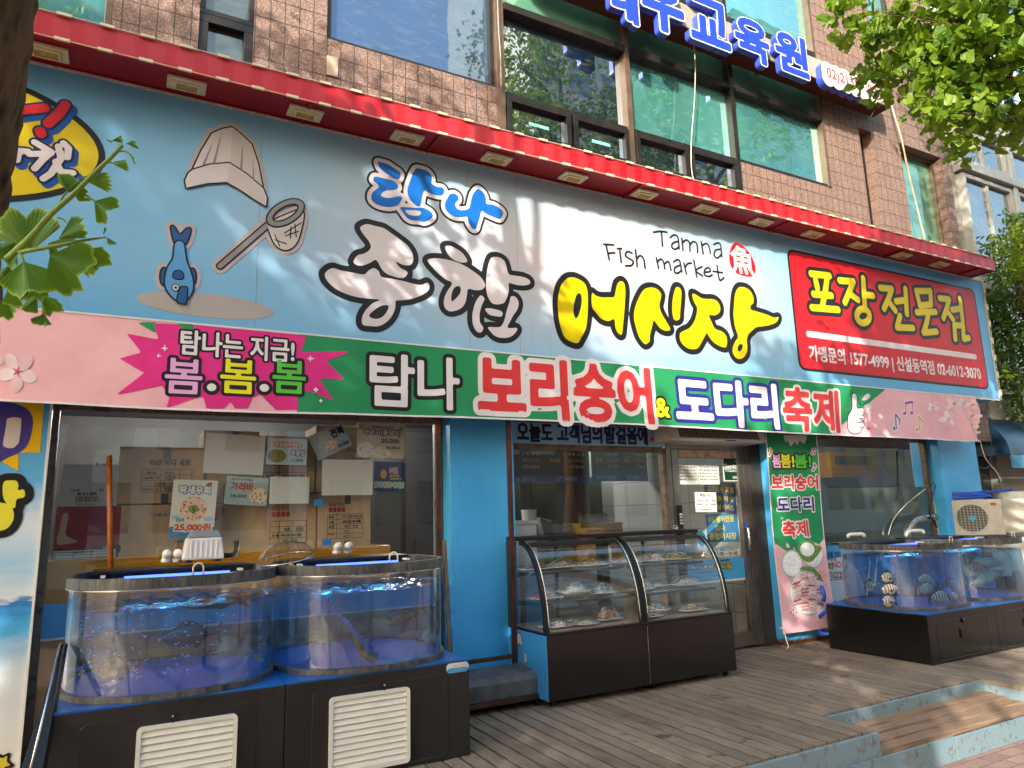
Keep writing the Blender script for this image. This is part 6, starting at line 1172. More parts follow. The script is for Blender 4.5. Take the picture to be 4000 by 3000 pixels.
q.prism([a0, a1, b1, b0], (.015, .05, 0)); bd = thing('folded_board', 'thin black folding board leaning between the pillar sign and the left tank cabinet', 'board', b0); q.build('panel', BLACK, bd, bevel=.004); q = MB(); q.tube([a0+Vector((.0,-.012,0)), b0+(b1-b0)*.45+Vector((0,-.012,0))], .006, 6); q.build('edge_strip', STEEL, bd, True)
# ---------------------------------------------------------------- small gear on the left tanks
pu = thing('air_pump', 'cream white ribbed air pump with grey cap on the bubbling tank lid', 'air pump', (.47, 5.14, 1.17)); x0, x1, y0, y1, z0 = .35, .60, 5.05, 5.24, 1.172
q = MB(); q.prism([(x0, y0, z0+.012), (x1, y0, z0+.012), (x1-.02, y0, z0+.15), (x0+.025, y0, z0+.15)], (0, y1-y0, 0)); q.build('pump_body', WHITEP, pu, bevel=.012); q = MB()
for k in range(6): xx = x0+.045+k*.03; q.box(xx, xx+.012, y0-.004, y0+.003, z0+.03, z0+.125)
q.build('ribs', WHITEP, pu, bevel=.002); q = MB(); q.prism([(x0+.026, y0+.003, z0+.151), (x1-.021, y0+.003, z0+.151), (x1-.04, y0+.02, z0+.195), (x0+.05, y0+.02, z0+.195)], (0, y1-y0-.04, 0)); q.build('cap', mat('pump_cap', '7b8082', .45), pu, bevel=.008)
q = MB()
for xx in (x0+.03, x1-.05): q.box(xx, xx+.03, y0+.01, y1-.01, z0-.004, z0+.011)
q.build('feet', BLACK, pu); q = MB(); q.tube([(x1+.002, 5.12, z0+.03), (x1+.05, 5.12, z0+.03), (x1+.075, 5.12, z0+.05), (x1+.08, 5.12, z0+.12)], .016, 8); q.build('outlet_elbow', BLACK, pu, True)
q = MB()
for k in range(4): q.tube([(x1+.08, 5.115+k*.006, z0+.115), (x1+.06+.01*k, 5.11, z0+.08), (x1+.05+.012*k, 5.09, z0+.0)], .003, 5)
q.build('air_hose', CASEGL, pu, True)
el = None
for (px, py, y, lb) in ((648,2205,5.2,'left white pipe elbow at the back of the bubbling tank'), (690,2200,5.2,'right white pipe elbow at the back of the bubbling tank'), (1315,2180,5.2,'left white pipe elbow at the back of the tank with the ramp'), (1356,2178,5.2,'right white pipe elbow at the back of the tank with the ramp')):
    P = hy(px, py, y); P.z = 1.173
    if el is None: el = thing('pipe_elbow', lb, 'pipe', P, 'white pipe elbows behind the tanks'); q = MB(); q.tube([P, P+Vector((0,0,.03)), P+Vector((0,-.012,.05)), P+Vector((0,-.05,.056))], .027, 12); q.build('elbow', WHITEP, el, True); q = MB(); q.tube([P+Vector((0,0,-.002)), P+Vector((0,0,.018))], .032, 12); q.build('collar', WHITEP, el, True)
    else: dup(el, None, lb, P)
sn = thing('wire_strainer', 'round wire mesh strainer with wooden handle upside down between the two left tanks', 'strainer', (.86, 4.75, 1.16)); X = Matrix.Translation((.925, 4.72, 1.18)) @ Matrix.Rotation(-.16, 4, 'Y') @ Matrix.Rotation(.12, 4, 'X')
q = MB(); q.xf = X
for k in range(1, 13):
    ph = k/13*math.pi/2; q.tube([(.165*math.cos(ph)*math.cos(t), .165*math.cos(ph)*math.sin(t), .105*math.sin(ph)) for t in np.linspace(0, 6.2832, 25)], .0011, 3, False)
for k in range(24):
    t0_ = k*math.pi/12; q.tube([(.165*math.cos(p_)*math.cos(t0_), .165*math.cos(p_)*math.sin(t0_), .105*math.sin(p_)) for p_ in np.linspace(0, 1.5, 8)], .0011, 3, False)
q.build('wire_mesh', mat('mesh_wire', '8a7a62', .4, .7, .3, 30), sn); q = MB(); q.xf = X; q.tube([(.166*math.cos(t), .166*math.sin(t), 0) for t in np.linspace(0, 6.2832, 33)], .005, 6, False)
for t0_ in (-.9, -2.2): q.tube([(.16*math.cos(p_), .16*math.sin(p_)*0-.03, .115*math.sin(p_)) for p_ in np.linspace(.1, 3.0, 10)], .0025, 5)
q.build('rim_wire', STEEL, sn, True); q = MB(); q.xf = X; q.tube([(-.01,-.16,.0), (-.012,-.2,-.012), (-.02,-.285,-.03)], [.012,.018,.02], 10); q.build('wooden_handle', mat('handle_wood', 'a8865e', .6, 0, .25, 20), sn, True)
# ---------------------------------------------------------------- right end: board under the window, hoses, air conditioners
q = MB(); q.box(6.87, 9.18, 5.53, 5.565, .03, .97); nb = tag(q.build('blue_board', m_noise2('board_blue', '2f86c6', '5aa4d4', 2, .4, 0)), 'blue and white printed board under the right window, saying NO.1', 'board')
NP = fac(5.53); art(NP, nb, [(0, m_noise2('board_cloud', 'b8cfe2', 'd6e0ea', 2, .5, 0), .002)], [ell(7.15, .42, .42, .42, 40)], res=.015, name='print', clip=(6.88, .04, 9.1, .96))
f8 = (3100,1750,.5725)
for tx, ll, ur, m, ol in (('모두를 그대로!', (225,755), (315,705), NAV, None), ('어시장', (245,775), (290,745), NAV, None), ('전국', (205,830), (262,785), ink('d8d030'), KBLK), ('NO.1', (268,820), (338,770), ink('c02028'), None), ('회 전문점', (240,900), (340,845), PAPER, NAV)):
    text(NP, nb, tx, pbox(NP, (f8[0]+ll[0]*f8[2], f8[1]+ll[1]*f8[2]), (f8[0]+ur[0]*f8[2], f8[1]+ur[1]*f8[2])), ([(.12, ol, .003)] if ol else [])+[(0, m, .004)], bold=.03, res=.004)
blob(Plane((7.0, 5.53, .05)), nb, 0, 0, 0, 0, FP1) if False else art(NP, nb, [(0, FP1, .003)], [ell(NP.px(3270, 2330)[0], .2, .16, .16, 24)], res=.01, name='print')
HB = mat('hose_blue', '1450b8', .35, 0, .15, 10)
def coil(name, label, pts, r): q = MB(); q.tube(pts, r, 8); return tag(q.build(name, HB, None, True), label, 'hose')
coil('blue_hose', 'ribbed blue hose bunched on the deck left of the striped fish tank', [(6.62+.16*math.cos(t)+.02*t*.3, 5.28+.12*math.sin(t), .06+.028*t+.05*math.sin(t*1.3)) for t in np.linspace(0, 15, 90)], .021)
coil('blue_hose', 'short blue hose end standing beside the bunched hose', [(6.45, 5.2, .44), (6.46, 5.19, .5), (6.44, 5.2, .6)], .02)
ACG = m_noise2('ac_beige', 'a39f92', 'c2beb0', 3, .5, .03)
def acunit(label, cx, cy, z0, yaw, wd=.80, h=.44, dp=.30):
    t = thing('air_conditioner', label, 'air conditioner', (cx, cy, z0), 'outdoor air conditioning units stacked at the right end'); X = Matrix.Translation((cx, cy, z0)) @ Matrix.Rotation(yaw, 4, 'Z')
    q = MB(); q.xf = X; q.box(-wd/2, wd/2, .003, dp, 0, h); q.build('casing', ACG, t, bevel=.01)
    q = MB(); q.xf = X
    for k in range(20): zz = .02+k*(h-.06)/19; q.box(-wd/2+.012, -.14 if abs(zz-h*.48) < .2 else wd/2-.012, -.003, .0025, zz, zz+.009)
    q.build('front_ribs', ACG, t); fx, fz, fr_ = .06, h*.48, .175
    q = MB(); q.xf = X; q.prism([(fx+fr_*math.cos(a), -.0045, fz+fr_*math.sin(a)) for a in np.linspace(0, 6.2832, 36, endpoint=False)], (0, .001, 0)); q.build('fan_well', mat('fan_dark', '101112', .6), t)
    q = MB(); q.xf = X; q.tube([(fx+fr_*math.cos(a), -.008, fz+fr_*math.sin(a)) for a in np.linspace(0, 6.2832, 37)], .006, 5, False)
    for k in range(-8, 9):
        o = k*.02; w_ = math.sqrt(max(0, fr_**2-o*o)); q.box(fx-w_, fx+w_, -.012, -.009, fz+o-.0022, fz+o+.0022)
        if k % 2 == 0: q.box(fx+o-.002, fx+o+.002, -.0085, -.0055, fz-w_, fz+w_)
    q.build('fan_guard', ACG, t); q = MB(); q.xf = X; q.lathe([(.001,.0),(.034,.0),(.034,.006),(.001,.006)], (0,0,0), 20); q.v = [tuple(X @ Vector((fx+p[0]-0, -.014-p[2]*.5, fz+p[1]))) for p in [tuple(X.inverted() @ Vector(v)) for v in q.v]]; q.build('hub_badge', ink('3f9fd0'), t)
    q = MB(); q.xf = X; q.prism([(.31+.035*math.cos(a), -.005, h-.06+.018*math.sin(a)) for a in np.linspace(0, 6.2832, 16, endpoint=False)], (0, .004, 0)); q.build('oval_badge', mat('badge_orange', 'a86a3a', .4), t); return t
def acpos(px, dist): p = hd(px, 2000, dist); return p.x, p.y
yaw = math.radians(-50)
x, y = acpos(3772, 9.0); acunit('upper air conditioner carrying the coiled blue hose', x, y, 1.00, yaw)
x2, y2 = acpos(4058, 9.25); acunit('upper air conditioner at the very right edge', x2, y2, 1.0, yaw); acunit('lower air conditioner at the very right edge behind the mullet tank', x2, y2, .5, yaw); acunit('lower air conditioner behind the fish tanks, under the hose', x, y, .5, yaw)
x_, y_ = x+.115, y+.096
coil('hose_coil', 'coil of smooth blue hose lying on the upper air conditioner', [(x_+.64*(.34-.004*t)*math.cos(t)+.77*.12*math.sin(t), y_-.77*(.34-.004*t)*math.cos(t)+.64*.12*math.sin(t), 1.46+.0030*t+.007*math.sin(t*2.3)) for t in np.linspace(0, 25, 150)]+[(x_+.27, y_-.28, 1.535), (x_+.40, y_-.42, 1.55)], .016)
q = MB(); a = hd(3650, 2020, 8.95); b = hd(3545, 2095, 8.6); pts = [a, a+Vector((-.12,-.02,.0)), a.lerp(b, .6)+Vector((-.06,0,.10)), b+Vector((0,0,.05)), b-Vector((0,0,.06))]; pts = [Vector(p) for p in curvy([tuple(p) for p in pts], 10)]; q.tube(pts, [.045+.004*(i % 2) for i in range(len(pts))], 12); tag(q.build('foil_duct', mat('foil', 'b8b8b4', .25, .9, .2, 60), None, True), 'silver flexible foil duct bending down from the air conditioner', 'duct')
for k, (px, py) in enumerate(((3346,2108),(3580,2090))):
    P = hd(px, py, 7.75 if k == 0 else 8.3); P.z = 1.06+.004; q = MB(); q.tube([P+Vector((-.09,.03,.0)), P+Vector((-.09,.03,.028)), P+Vector((-.07,.02,.036)), P+Vector((.07,-.02,.036)), P+Vector((.09,-.03,.028)), P+Vector((.09,-.03,0))], .02, 10); tag(q.build('white_pipe', WHITEP, None, True), ('white return pipe on the lid of the striped fish tank', 'white return pipe on the lid of the mullet tank')[k], 'pipe')
CABL = mat('cable_black', '141414', .5)
for nm, pts, r, lb, m in (('cable', [hy(3620,1750,5.4), hy(3625,1870,5.4), hy(3640,1935,5.38), hy(3630,2000,5.4), hy(3660,2060,5.4)], .012, 'bundle of black cables hanging down the right window edge', CABL), ('cable', [hy(3640,1940,5.38), hy(3655,1900,5.36), hy(3640,1890,5.36), hy(3632,1960,5.37), hy(3652,2040,5.37)], .006, 'looped black cable beside the cable bundle', CABL),
    ('cable', [hy(3830,1610,5.2), hy(3870,1640,5.2), hy(3868,1800,5.2), hy(3845,1830,5.2), hy(3825,1820,5.2)], .006, 'black cable loop hanging right of the last blue pillar', CABL), ('cable', [hy(3828,1720,5.2), hy(3850,1790,5.2), hy(3890,1840,5.2), hy(3912,1880,5.2)], .005, 'pale cable dangling right of the last blue pillar', CREAM),
    ('cable', [hy(3615,1910,5.5), hy(3540,1970,5.5), hy(3490,2030,5.5), hy(3470,2090,5.5)], .005, 'thin white cable crossing the frosted right window', WHITEP), ('cable', [hy(1942,-40,5.43), hy(1948,120,5.43), hy(1955,220,5.43), hy(1958,340,5.43)], .006, 'grey cable down the window mullion left of the glazed bay', mat('cable_grey', '9a948a')),
    ('cable', [hy(2708,150,5.40), hy(2716,260,5.40), hy(2712,400,5.40), hy(2700,560,5.40), hy(2706,690,5.40), hy(2740,728,5.4)], .006, 'thin pale cable hanging across the glazed bay', mat('cable_pale', 'c4bdb0')), ('cable', [hy(3440,180,5.46), hy(3478,390,5.44), hy(3520,540,5.40), hy(3555,700,5.44), hy(3615,945,5.40)], .012, 'thick cream cable running down the tiled wall to the right window', mat('cable_cream', 'c2a98c'))):
    q = MB(); q.tube([Vector(p) for p in curvy([tuple(p) for p in pts], 8)], r, 6); tag(q.build(nm, m, None, True), lb, 'cable')
# yellow cabinet inside the right window
q1, q2 = MB(), MB(); a, b = hy(3240, 1765, 7.1), hy(3425, 1865, 7.1); q1.box(a.x, b.x, 7.1, 7.39, b.z, a.z); q2.box(a.x+.1, b.x-.1, 7.09, 7.099, (a.z+b.z)/2, a.z-.06); simple('wall_cabinet', 'yellow wall cabinet with dark glazed strip inside the right window', 'cabinet', (('cabinet_box', q1, YEL, 0, .01), ('glazed_strip', q2, DARKG)), (a.x, 7.2, b.z))
L = bpy.data.lights.new('room_lamp', 'POINT'); L.energy = 5; L.shadow_soft_size = .1; L.color = (1, .94, .85); rl = thing('ceiling_light', 'lit lamp in the room behind the right window', 'ceiling light', (8, 6.5, 2.58)); q = MB(); q.box(7.7, 8.3, 6.42, 6.58, 2.56, 2.595); q.build('lamp_case', WHITEP, rl); q = MB(); q.box(7.72, 8.28, 6.44, 6.56, 2.552, 2.559); q.build('lamp_tube', emit('tube', 'fff6e8', 8), rl); lo = bpy.data.objects.new('room_lamp', L); COL.objects.link(lo); lo.location = (8, 6.5, 2.45); attach(lo, rl)

# ---------------------------------------------------------------- channel letter sign of the upper floor
LY = 5.12; CL = fac(LY); cs = thing('channel_letter_sign', 'row of big blue channel letters on a grey beam across the upper windows', 'sign', (6, 5.2, 6.6))
b0, b1 = hy(3478, 352, 5.205), hy(3478, 418, 5.205); xr = b1.x; q = MB(); q.box(3.3, xr, 5.205, 5.47, b1.z, b0.z+.02); q.build('beam', m_noise2('beam_paint', '8d8880', 'a39d92', 3, .5, .05), cs, bevel=.004)
q = MB(); q.box(3.3, xr-.002, 5.21, 5.46, b1.z-.012, b1.z-.001); q.build('beam_underside', mat('beam_rust', '4a2a20', .7, 0, .3, 6), cs)
for x in (5.0, 6.6, 8.2): q = MB(); q.box(x, x+.04, 5.475, 5.52, b1.z+.02, b0.z); q.build('bracket', DARKG, cs)
CBL, CSD, CWH = ink('1f3fb8'), mat('letter_side', '3a55c8', .3, 0, .1, 4), ink('d8dbe6'); Z3 = lambda x, y: (2600+x*.6329, y*.6329)
for ch, ll, ur in (('대', (2385, 70), (2490, -95)), ('우', (2505, 100), (2668, -70)), ('교', Z3(150, 235), Z3(388, 35)), ('육', Z3(432, 345), Z3(632, 158)), ('원', Z3(682, 425), Z3(868, 240))):
    bx = pbox(CL, ll, ur); h = bx[3]-bx[1]; g_ = h*.075; bx = (bx[0]+g_, bx[1]+g_, bx[2]-g_, bx[3]-g_)
    text(CL, cs, ch, bx, [(.0, CWH, 0), (-.03, CBL, .004)], bold=.075, res=.012, name='letter_face')
    text(CL, cs, ch, bx, [(.0, CSD, -.004, .075)], bold=.075, res=.012, name='letter_shell')
p0, p1 = CL.px(3205, 245), CL.px(3428, 345); cy = (CL.px(3215, 280)[1]+.0); bxp = (p0[0]+.05, cy-.12, p1[0], cy+.10)
st = [[(p0[0]+.14+.19*k, cy, .15) for k in range(int((p1[0]-p0[0])/.19)+1)]]
sc_ = [[(p0[0]+.12+.17*k, cy+.05, .115), (p0[0]+.121+.17*k, cy-.06, .115)] for k in range(int((p1[0]-p0[0])/.17))]
art(CL, cs, [(0, CSD, -.004, .09)], strokes=sc_, res=.012, name='number_shell'); art(CL, cs, [(.0, ink('dcd8d0'), 0)], strokes=sc_, res=.012, name='number_plate')
xe = p0[0]+.1; text(CL, cs, '02)2135-', (xe, cy-.09, xe+.68, cy+.09), [(0, ink('c8404a'), .003)], bold=.02); text(CL, cs, '09', (p1[0]-.22, cy-.09, p1[0]-.04, cy+.09), [(0, ink('c8404a'), .003)], bold=.02)

# ---------------------------------------------------------------- trees
FAN = np.array([(0,0,0),(-.34,.40,.05),(-.50,.66,.02),(-.36,.86,.06),(-.10,.92,.02),(0,.76,-.02),(.10,.92,.02),(.36,.86,.06),(.50,.66,.02),(.34,.40,.05)])
LANCE = np.array([(0,0,0),(-.16,.35,.03),(-.13,.7,.02),(0,1.,0),(.13,.7,.02),(.16,.35,.03)])
def leaves(blobs, dens, size, shape=FAN, seed=1, droop=.3, shell=.35):
    r = np.random.default_rng(seed); P = []
    for (c, rad) in blobs:
        rad = np.atleast_1d(np.array(rad, float)) * np.ones(3); n = int(dens*(rad.prod()**(2/3))*12)+4
        d = r.normal(size=(n, 3)); d /= np.linalg.norm(d, axis=1)[:, None]; u = (shell+(1-shell)*r.random(n))**.6
        k = max(3, n//14); tw = r.normal(size=(k, 3)); tw /= np.linalg.norm(tw, axis=1)[:, None]; g = tw[r.integers(0, k, n)]*(.35+.75*r.random((k, 1)))[r.integers(0, k, n)]
        mixw = r.random((n, 1)) < .62
        P.append(np.array(c)+np.where(mixw, g+r.normal(size=(n, 3))*.13, d*u[:, None])*rad)
    P = np.concatenate(P); n = len(P); a = r.normal(size=(n, 3)); a[:, 2] -= droop; a /= np.linalg.norm(a, axis=1)[:, None]
    b = np.cross(a, r.normal(size=(n, 3))); b /= np.linalg.norm(b, axis=1)[:, None]; c = np.cross(a, b); s = size*(.6+.7*r.random(n))[:, None]
    V = P[:, None]+s[:, None]*(b[:, None]*shape[None, :, 0:1]+a[:, None]*shape[None, :, 1:2]+c[:, None]*shape[None, :, 2:3]); k = len(shape)
    return V.reshape(-1, 3), [tuple(range(i*k, i*k+k)) for i in range(n)]
def leafmesh(name, VF, m, parent): q = MB(); q.v = [tuple(p) for p in VF[0]]; q.f = VF[1]; return q.build(name, m, parent, fixn=False)
def tree(label, base, h, rt, blobs, dens, size, m=LEAF_S, seed=1, lean=(0, 0), group=None, shape=FAN, bark=BARK):
    base = Vector(base); t = thing('ginkgo_tree', label, 'tree', base, group); top = base+Vector((lean[0], lean[1], h)); r = random.Random(seed)
    q = MB(); q.tube([base.lerp(top, k/9)+Vector((r.gauss(0, .03), r.gauss(0, .03), 0)) for k in range(10)], [rt*(1.25-.12*k if k < 2 else 1.08-.085*k) for k in range(10)], 14); q.build('trunk', bark, t, True)
    q = MB()
    for (c, rad) in blobs:
        c = Vector(c); k = min(.95, max(.35, (c.z-base.z-1.2)/h)); a = base.lerp(top, k); q.tube([a, a.lerp(c, .4)+Vector((r.gauss(0, .1), r.gauss(0, .1), .12)), a.lerp(c, .75)+Vector((r.gauss(0, .06), 0, .06)), c], [min(rt*.34, float(np.max(rad))*.075)*f_ for f_ in (1, .7, .45, .15)], 6)
    q.build('limbs', bark, t, True); leafmesh('crown', leaves(blobs, dens, size, shape, seed), m, t); return t
def scatter(cx, cy, z0, z1, rx, ry, n, seed, r0=.7, r1=1.1):
    r = random.Random(seed); return [((cx+r.uniform(-1, 1)*rx, cy+r.uniform(-1, 1)*ry, z0+(z1-z0)*(k+.5)/n), (r.uniform(r0, r1), r.uniform(r0, r1), r.uniform(r0, r1)*.75)) for k in range(n)]
GR = 'street trees behind the viewer'
tree('street tree far left of the viewer, its crown shading the left end of the sign', (-9.4, -2.7, GZ), 9, .17, scatter(-9.3, -2.7, 4.6, 9.7, 1.8, 1.0, 19, 3), 74, .17, seed=3, group=GR)
tree('street tree left of the viewer with a low round crown', (-5.6, -2.7, GZ), 7.6, .15, scatter(-5.6, -2.7, 4.3, 7.2, 1.8, .9, 13, 5, .65, 1.)+[((-7.4,-2.7,4.4),(.9,.7,.7)),((-6.9,-2.9,3.9),(.7,.7,.5))], 72, .17, seed=5, group=GR)
tree('street tree behind the viewer with a broad crown', (-1.9, -2.8, GZ), 8.4, .16, scatter(-1.6, -2.8, 4.3, 6.5, 1.7, .9, 13, 8, .55, .85)+[((-2.6,-2.8,7.8),(.5,.5,.3)),((-.6,-2.7,8.3),(.5,.5,.3))], 52, .17, seed=8, group=GR)
tree('street tree behind the viewer to the right, its sunlit trunk mirrored in the shop glass', (2.3, -1.3, GZ), 8.0, .16, scatter(2.3, -1.6, 4.8, 9.2, 1.3, .8, 13, 9, .6, .9), 56, .15, seed=9, group=GR)
# the tree at the right whose crown hangs into the picture
RB = [((3420,40),.22),((3300,28),.10),((3560,60),.32),((3750,70),.40),((3930,80),.42),((3480,190),.18),((3400,300),.12),((3340,318),.055),((3500,300),.18),((3620,240),.28),((3780,270),.38),((3940,300),.40),((3640,400),.16),((3760,440),.24),((3900,470),.26),((3980,490),.2),((3725,560),.07),((3695,592),.045),((3255,20),.05),((3970,200),.35),((3830,150),.35),((3690,160),.3)]
rnd = random.Random(4); blobs = []
for (p, r_) in RB: P = hd(*p, rnd.uniform(4.6, 5.2)); blobs.append((tuple(P), (r_*1.0, r_*1.15, r_*.92)))
more = scatter(7.0, 1.0, 5.6, 10.4, 1.4, 1.3, 13, 14, .7, 1.1)
tr3 = tree('big ginkgo tree on the right, sunlit leaves hanging over the top right corner', (6.9, .7, GZ), 9.5, .19, blobs+more, 150, .078, LEAF, 21)
tree('street tree beyond the right picture edge, mirrored in the green upper windows', (10.6, .8, GZ), 10, .18, scatter(10.4, .9, 6.2, 11.2, 1.5, 1.0, 12, 17, .7, 1.1), 60, .13, LEAF, 17)
# the tree at the left picture edge, with one low twig of big leaves close to the viewer
lt = thing('ginkgo_tree', 'dark ginkgo trunk at the left picture edge with a low twig of big fan leaves', 'tree', hz(-600, 2900, GZ)); R0 = .15
ctr = [hd(x-252, y, 1.75) for x, y in ((175,-900),(152,-300),(124,0),(64,300),(12,600),(-35,850),(-45,1000),(-66,1300),(-100,1700),(-165,2500))]
q = MB(); pts = [Vector(p) for p in curvy([tuple(p) for p in ctr], 6)]; n = 22; vs = []; rr = random.Random(2)
for i, p in enumerate(pts):
    rad = R0*(.92+.16*i/len(pts)); vs += [p+Vector((math.cos(2*math.pi*k/n), math.sin(2*math.pi*k/n), 0))*rad*(1+.05*math.sin(k*2.1+i*.3)+rr.uniform(-.035, .035)) for k in range(n)]
q.add(vs, [(i*n+k, i*n+(k+1) % n, (i+1)*n+(k+1) % n, (i+1)*n+k) for i in range(len(pts)-1) for k in range(n)]); q.build('trunk', m_bark('bark_near', '241a13', '6f5840'), lt, True)
hb_ = scatter(-1.9, 1.6, 4.6, 8.0, 1.0, .8, 9, 41, .5, .9); q = MB(); top = pts[0]
q.tube([top, top+Vector((-.2, 0, 1.5)), top+Vector((-.4, .1, 4))], [.14, .1, .05], 10)
for c, r_ in hb_: q.tube([top+Vector((-.2, 0, 1.2)), Vector(c).lerp(top, .4)+Vector((0, 0, .3)), Vector(c)], [.05, .035, .01], 6)
q.build('limbs', BARK, lt, True); leafmesh('crown', leaves(hb_, 45, .11, FAN, 44), LEAF_S, lt)
def m_nearleaf():
    s = NT('near_leaf'); uv = s.n('TexCoord').outputs['UV']; sp = s.n('SeparateXYZ'); s.put(sp.inputs[0], uv); n = s.noise(s.coord(), 30, 4)
    vein = s.math('SINE', s.math('MULTIPLY', sp.outputs[0], 150)); col = s.ramp(sp.outputs[1], [(.1, '3f6d1c'), (.9, '47781f'), (.96, '93b52a'), (1., 'b4c93a')])
    col = s.mix(s.math('MULTIPLY', n, .4), col, lin('5d8c24')); p = s.princ(col, .38, 0, s.bump(vein, .25, .002), .4); t = s.n('BsdfTranslucent'); s.put(t.inputs[0], s.mix(.5, col, lin('a8c42a')))
    mx = s.n('MixShader'); mx.inputs[0].default_value = .35; s.put(mx.inputs[1], p); s.put(mx.inputs[2], t.outputs[0]); return s.fin(mx.outputs[0])
NEAR = m_nearleaf(); rr = random.Random(6)
LV = [(185,1108,98,270,62),(295,1125,-38,240,62),(140,1165,-78,215,62),(478,1095,-45,165,50),(95,1050,-128,165,50),(398,750,78,105,62),(430,748,-12,88,45),(462,668,-10,205,17),(556,808,-38,135,52),(345,1032,38,175,34),(252,1362,-58,128,42),(262,1474,-112,84,55),(30,1365,-72,140,40),(222,1368,-145,112,45),(282,1058,-28,105,50),(300,1048,2,150,18),(60,1180,-110,150,50),(330,1215,-70,115,50),(180,1250,-50,140,50),(60,1300,-60,130,50),(655,455,160,14,50),(660,452,20,60,30),(740,470,10,50,30),(720,460,120,30,40),(765,470,-20,34,30),(760,520,-60,70,18),(650,580,-12,120,16),(608,1010,60,50,14),(630,1020,-50,60,14)]
for i, (bx, by, ang, rad, spd) in enumerate(LV):
    dep = 1.16+rr.uniform(-.06, .06)+(.05 if 9 < i < 20 else 0); B = hd(D_[0]+bx*D_[2], D_[1]+by*D_[2], dep); k = dep/FPX*D_[2]; ca, sa = math.cos(R_(ang)), math.sin(R_(ang))
    ax = RT*ca+UP*sa; ay = RT*(-sa)+UP*ca; tilt = rr.uniform(-.25, .25); roll = rr.uniform(-.15, .15); nu, nv = 18, 7; V_, U_, F_s = [], [], []
    for v in range(nv+1):
        for u in range(nu+1):
            th = R_(spd)*(2*u/nu-1); e = 1+.05*math.sin(u*1.9+i)+.03*math.sin(u*4.3+i*2)-.22*math.exp(-((u/nu-.5-.04*math.sin(i))/.05)**2)*(1 if spd > 30 else 0)
            rho = rad*k*(v/nv)*(e if v else 1)*(1-.12*abs(2*u/nu-1)**3); x, y = rho*math.cos(th), rho*math.sin(th); z = x*tilt*.5+y*roll+.010*math.sin(th*5+i)*v/nv-.10*(x*x)/(rad*k+1e-6)
            V_.append(tuple(B+ax*x+ay*y-FW*z)); U_.append((u/nu, v/nv))
    F_s = [(v*(nu+1)+u, v*(nu+1)+u+1, (v+1)*(nu+1)+u+1, (v+1)*(nu+1)+u) for v in range(nv) for u in range(nu)]
    q = MB(); q.v, q.f = V_, F_s; o = q.build('leaf', NEAR, lt, True, fixn=False); uvl = o.data.uv_layers.new(name='UVMap'); uvl.data.foreach_set('uv', [c for f in F_s for vi in f for c in U_[vi]])
TW = mat('green_twig', '7f9a3a', .5, 0, .2, 20); q = MB()
for pl_, r0, r1 in (([(40,1150),(180,1020),(300,885),(420,780),(560,640),(660,545),(722,478)], .0055, .003), ([(110,1110),(280,1080),(450,1048),(540,1032),(622,1020)], .004, .0015), ([(355,820),(372,780),(398,750)], .0022, .0015), ([(690,515),(745,515),(790,560)], .002, .0012), ([(500,785),(540,795),(560,810)], .0018, .0012), ([(340,905),(370,915),(390,935)], .0018, .0012), ([(120,1110),(150,1200),(230,1370),(260,1474)], .003, .0015), ([(610,590),(650,580),(700,590)], .0018, .0012)):
    pp = [Vector(p) for p in curvy([tuple(hd(D_[0]+x*D_[2], D_[1]+y*D_[2], 1.17)) for x, y in pl_], 5)]; q.tube(pp, [r0+(r1-r0)*i/(len(pp)-1) for i in range(len(pp))], 7)
q.build('twig', TW, lt, True)

# ---------------------------------------------------------------- to the right: neighbour, dark tree, blue canopy
NY = 5.7; nb_ = thing('office_building', 'pale metal and glass office building right of the granite building', 'building', (16, 9, GZ)); MW = mat('pale_metal', 'b9bab4', .4, .1, .1, 3)
q = MB(); q.box(11.3, 24, NY+.12, 14, GZ, 16); q.build('wall', mat('pale_wall', '9c9c96', .5, 0, .1), nb_)
rows = [(3.0,4.6),(4.75,6.55),(6.75,7.35),(7.6,9.6),(9.8,11.8),(12,14)]; k = 0
NBG = m_winfilm('office_glass', '39474e', .25, 'dbe6ea'); NBL = m_winfilm('office_glass_blue', '27598f', .3, 'cfe0f4')
for (za, zb2) in rows:
    x = 11.35
    while x < 20:
        x1 = x+1.42; f = MB()
        for b in ring(x, x1, za, zb2, .07): f.box(b[0], b[1], NY, NY+.12, b[2], b[3])
        f.box((x+x1)/2-.025, (x+x1)/2+.025, NY+.02, NY+.1, za+.071, zb2-.071)
        o = f.build('window', MW, nb_, bevel=.006); pane(None, NBL if za > 7.4 else NBG, za+.07, zb2-.07, x+.07, x1-.07, NY+.06, o); x = x1+.16
for z in (4.67, 6.65, 7.45, 9.7, 11.9): q = MB(); q.box(11.3, 24, NY-.06, NY+.14, z-.06, z+.06); q.build('ledge', MW, nb_, bevel=.008)
for x in np.arange(12.79, 21, 1.58): q = MB(); q.box(x, x+.12, NY-.03, NY+.13, 2.9, 15); q.build('mullion', MW, nb_, bevel=.008)
db = [(tuple(hd(px, py, d)), r_) for (px, py, d, r_) in ((3960,1000,10.6,.45),(3930,1130,10.4,.4),(4020,1180,10.8,.6),(3960,1290,10.6,.5),(3950,1430,10.6,.5),(4060,1400,11,.7),(3975,1560,10.8,.4),(4080,1000,11,.6),(3990,880,10.9,.3),(3990,1650,11,.4),(4090,1600,11.2,.6),(3890,1230,11.2,.35))]
bb_ = Vector(db[2][0]); tree('dark bushy tree at the right edge behind the end of the sign', (bb_.x+.2, bb_.y+.1, GZ), 5.2, .12, db, 210, .10, LEAF_D, 51, shape=LANCE)
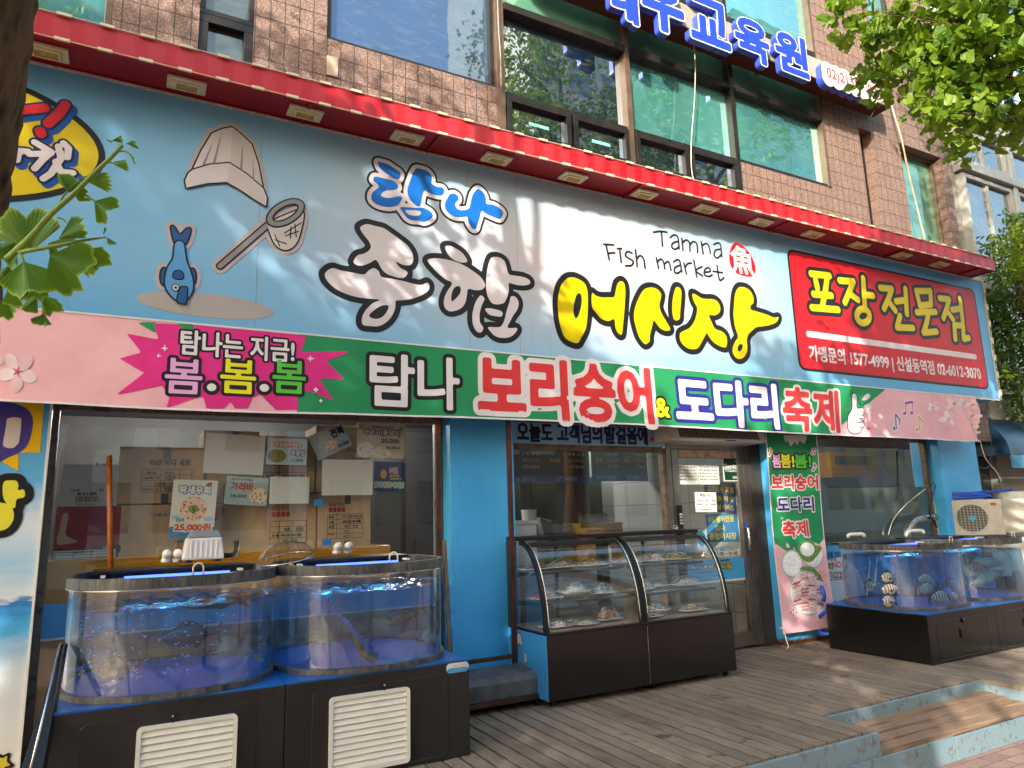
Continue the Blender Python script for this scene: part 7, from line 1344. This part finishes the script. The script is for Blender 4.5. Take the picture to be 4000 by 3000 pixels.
lb_ = [(tuple(hd(px, py, d)), r_) for (px, py, d, r_) in ((3965,960,10.0,.28),(3985,1040,10.0,.22),(3950,1070,10.1,.16),(3930,1460,9.9,.10),(3990,900,10,.2))]
tree('small yellow green tree in front of the dark one at the right edge', (bb_.x-.35, bb_.y-.3, GZ), 4.6, .05, lb_, 230, .09, m_leaf('young_leaf', '6f8f22', 'a3b83a'), 52, shape=LANCE)
bt = thing('blue_canopy', 'dark blue round topped canopy booth beyond the last blue pillar', 'canopy', (12, 6, GZ)); q = MB(); cx0, cx1 = 10.75, 13.5; A2 = [(5.35+.75*(1-math.cos(t)), 2.05+.62*math.sin(t)) for t in np.linspace(0, math.pi/2, 12)]
q.add([(x, y, z) for x in (cx0, cx1) for y, z in A2+[(6.1, 2.05)]], [(k, k+1, 14+k, 13+k) for k in range(12)]+[tuple(range(13)), tuple(range(25, 12, -1))]); q.build('canopy_shell', mat('canopy_blue', '17344a', .35, 0, .25, 3), bt, 'auto')
q = MB(); q.box(cx0, cx1, 5.33, 5.3595, 1.86, 2.04); q.build('valance', mat('valance_blue', '3f86a8', .5, 0, .3, 6), bt); q = MB(); q.box(10.75, 13.5, 5.95, 6.05, GZ, 2.04); q.build('glazed_front', m_winfilm('booth_glass', '3a3f3c', .15, 'cfd8d8'), bt)

# ---------------------------------------------------------------- across the road (seen in the glass)
def block(name, label, x0, x1, y0, y1, h, m, wm, fx, fz, z0=1.2, lit=False):
    t = thing(name, label, 'building', ((x0+x1)/2, (y0+y1)/2, GZ)); q = MB(); q.box(x0, x1, y0, y1, GZ-.2, h); q.build('wall', m, t); q = MB(); z = z0
    while z+fz*.6 < h-.3:
        x = x0+.5
        while x+fx*.7 < x1: q.box(x, x+fx*.68, y1+.002, y1+.03, z, z+fz*.6); x += fx
        z += fz
    o = q.build('windows', wm, t); o['kind'] = 'stuff'; q = MB(); q.box(x0-.1, x1+.1, y0-.1, y1+.1, h, h+.3); q.build('roof', DARKG, t)
WG = m_winfilm('far_glass', '1d2a33', .2, 'cfd8e0')
block('low_building', 'grey panelled low building across the road', -26, 6, -26, -16, 8.5, mat('grey_panel', 'bdbdb8', .5, 0, .08), WG, 2.2, 2.8)
block('low_building', 'brick coloured low building across the road to the right', 6.5, 19, -26, -16.5, 9.5, mat('brick_dull', '9a8478', .7, 0, .15), WG, 1.8, 2.9)
block('apartment_tower', 'tall pale apartment tower across the road', 20, 36, -34, -22, 48, mat('pale_tower', 'c2beb2', .6, 0, .06), WG, 2.4, 2.9)
block('apartment_tower', 'tall grey apartment tower further along the road', 40, 60, -40, -24, 40, mat('grey_tower', '9a9ea2', .6, 0, .06), WG, 2.4, 2.9)
block('office_tower', 'dark office tower across the road to the left', -22, -2, -48, -34, 34, mat('dark_tower', '4a5260', .4), WG, 2., 3.4)
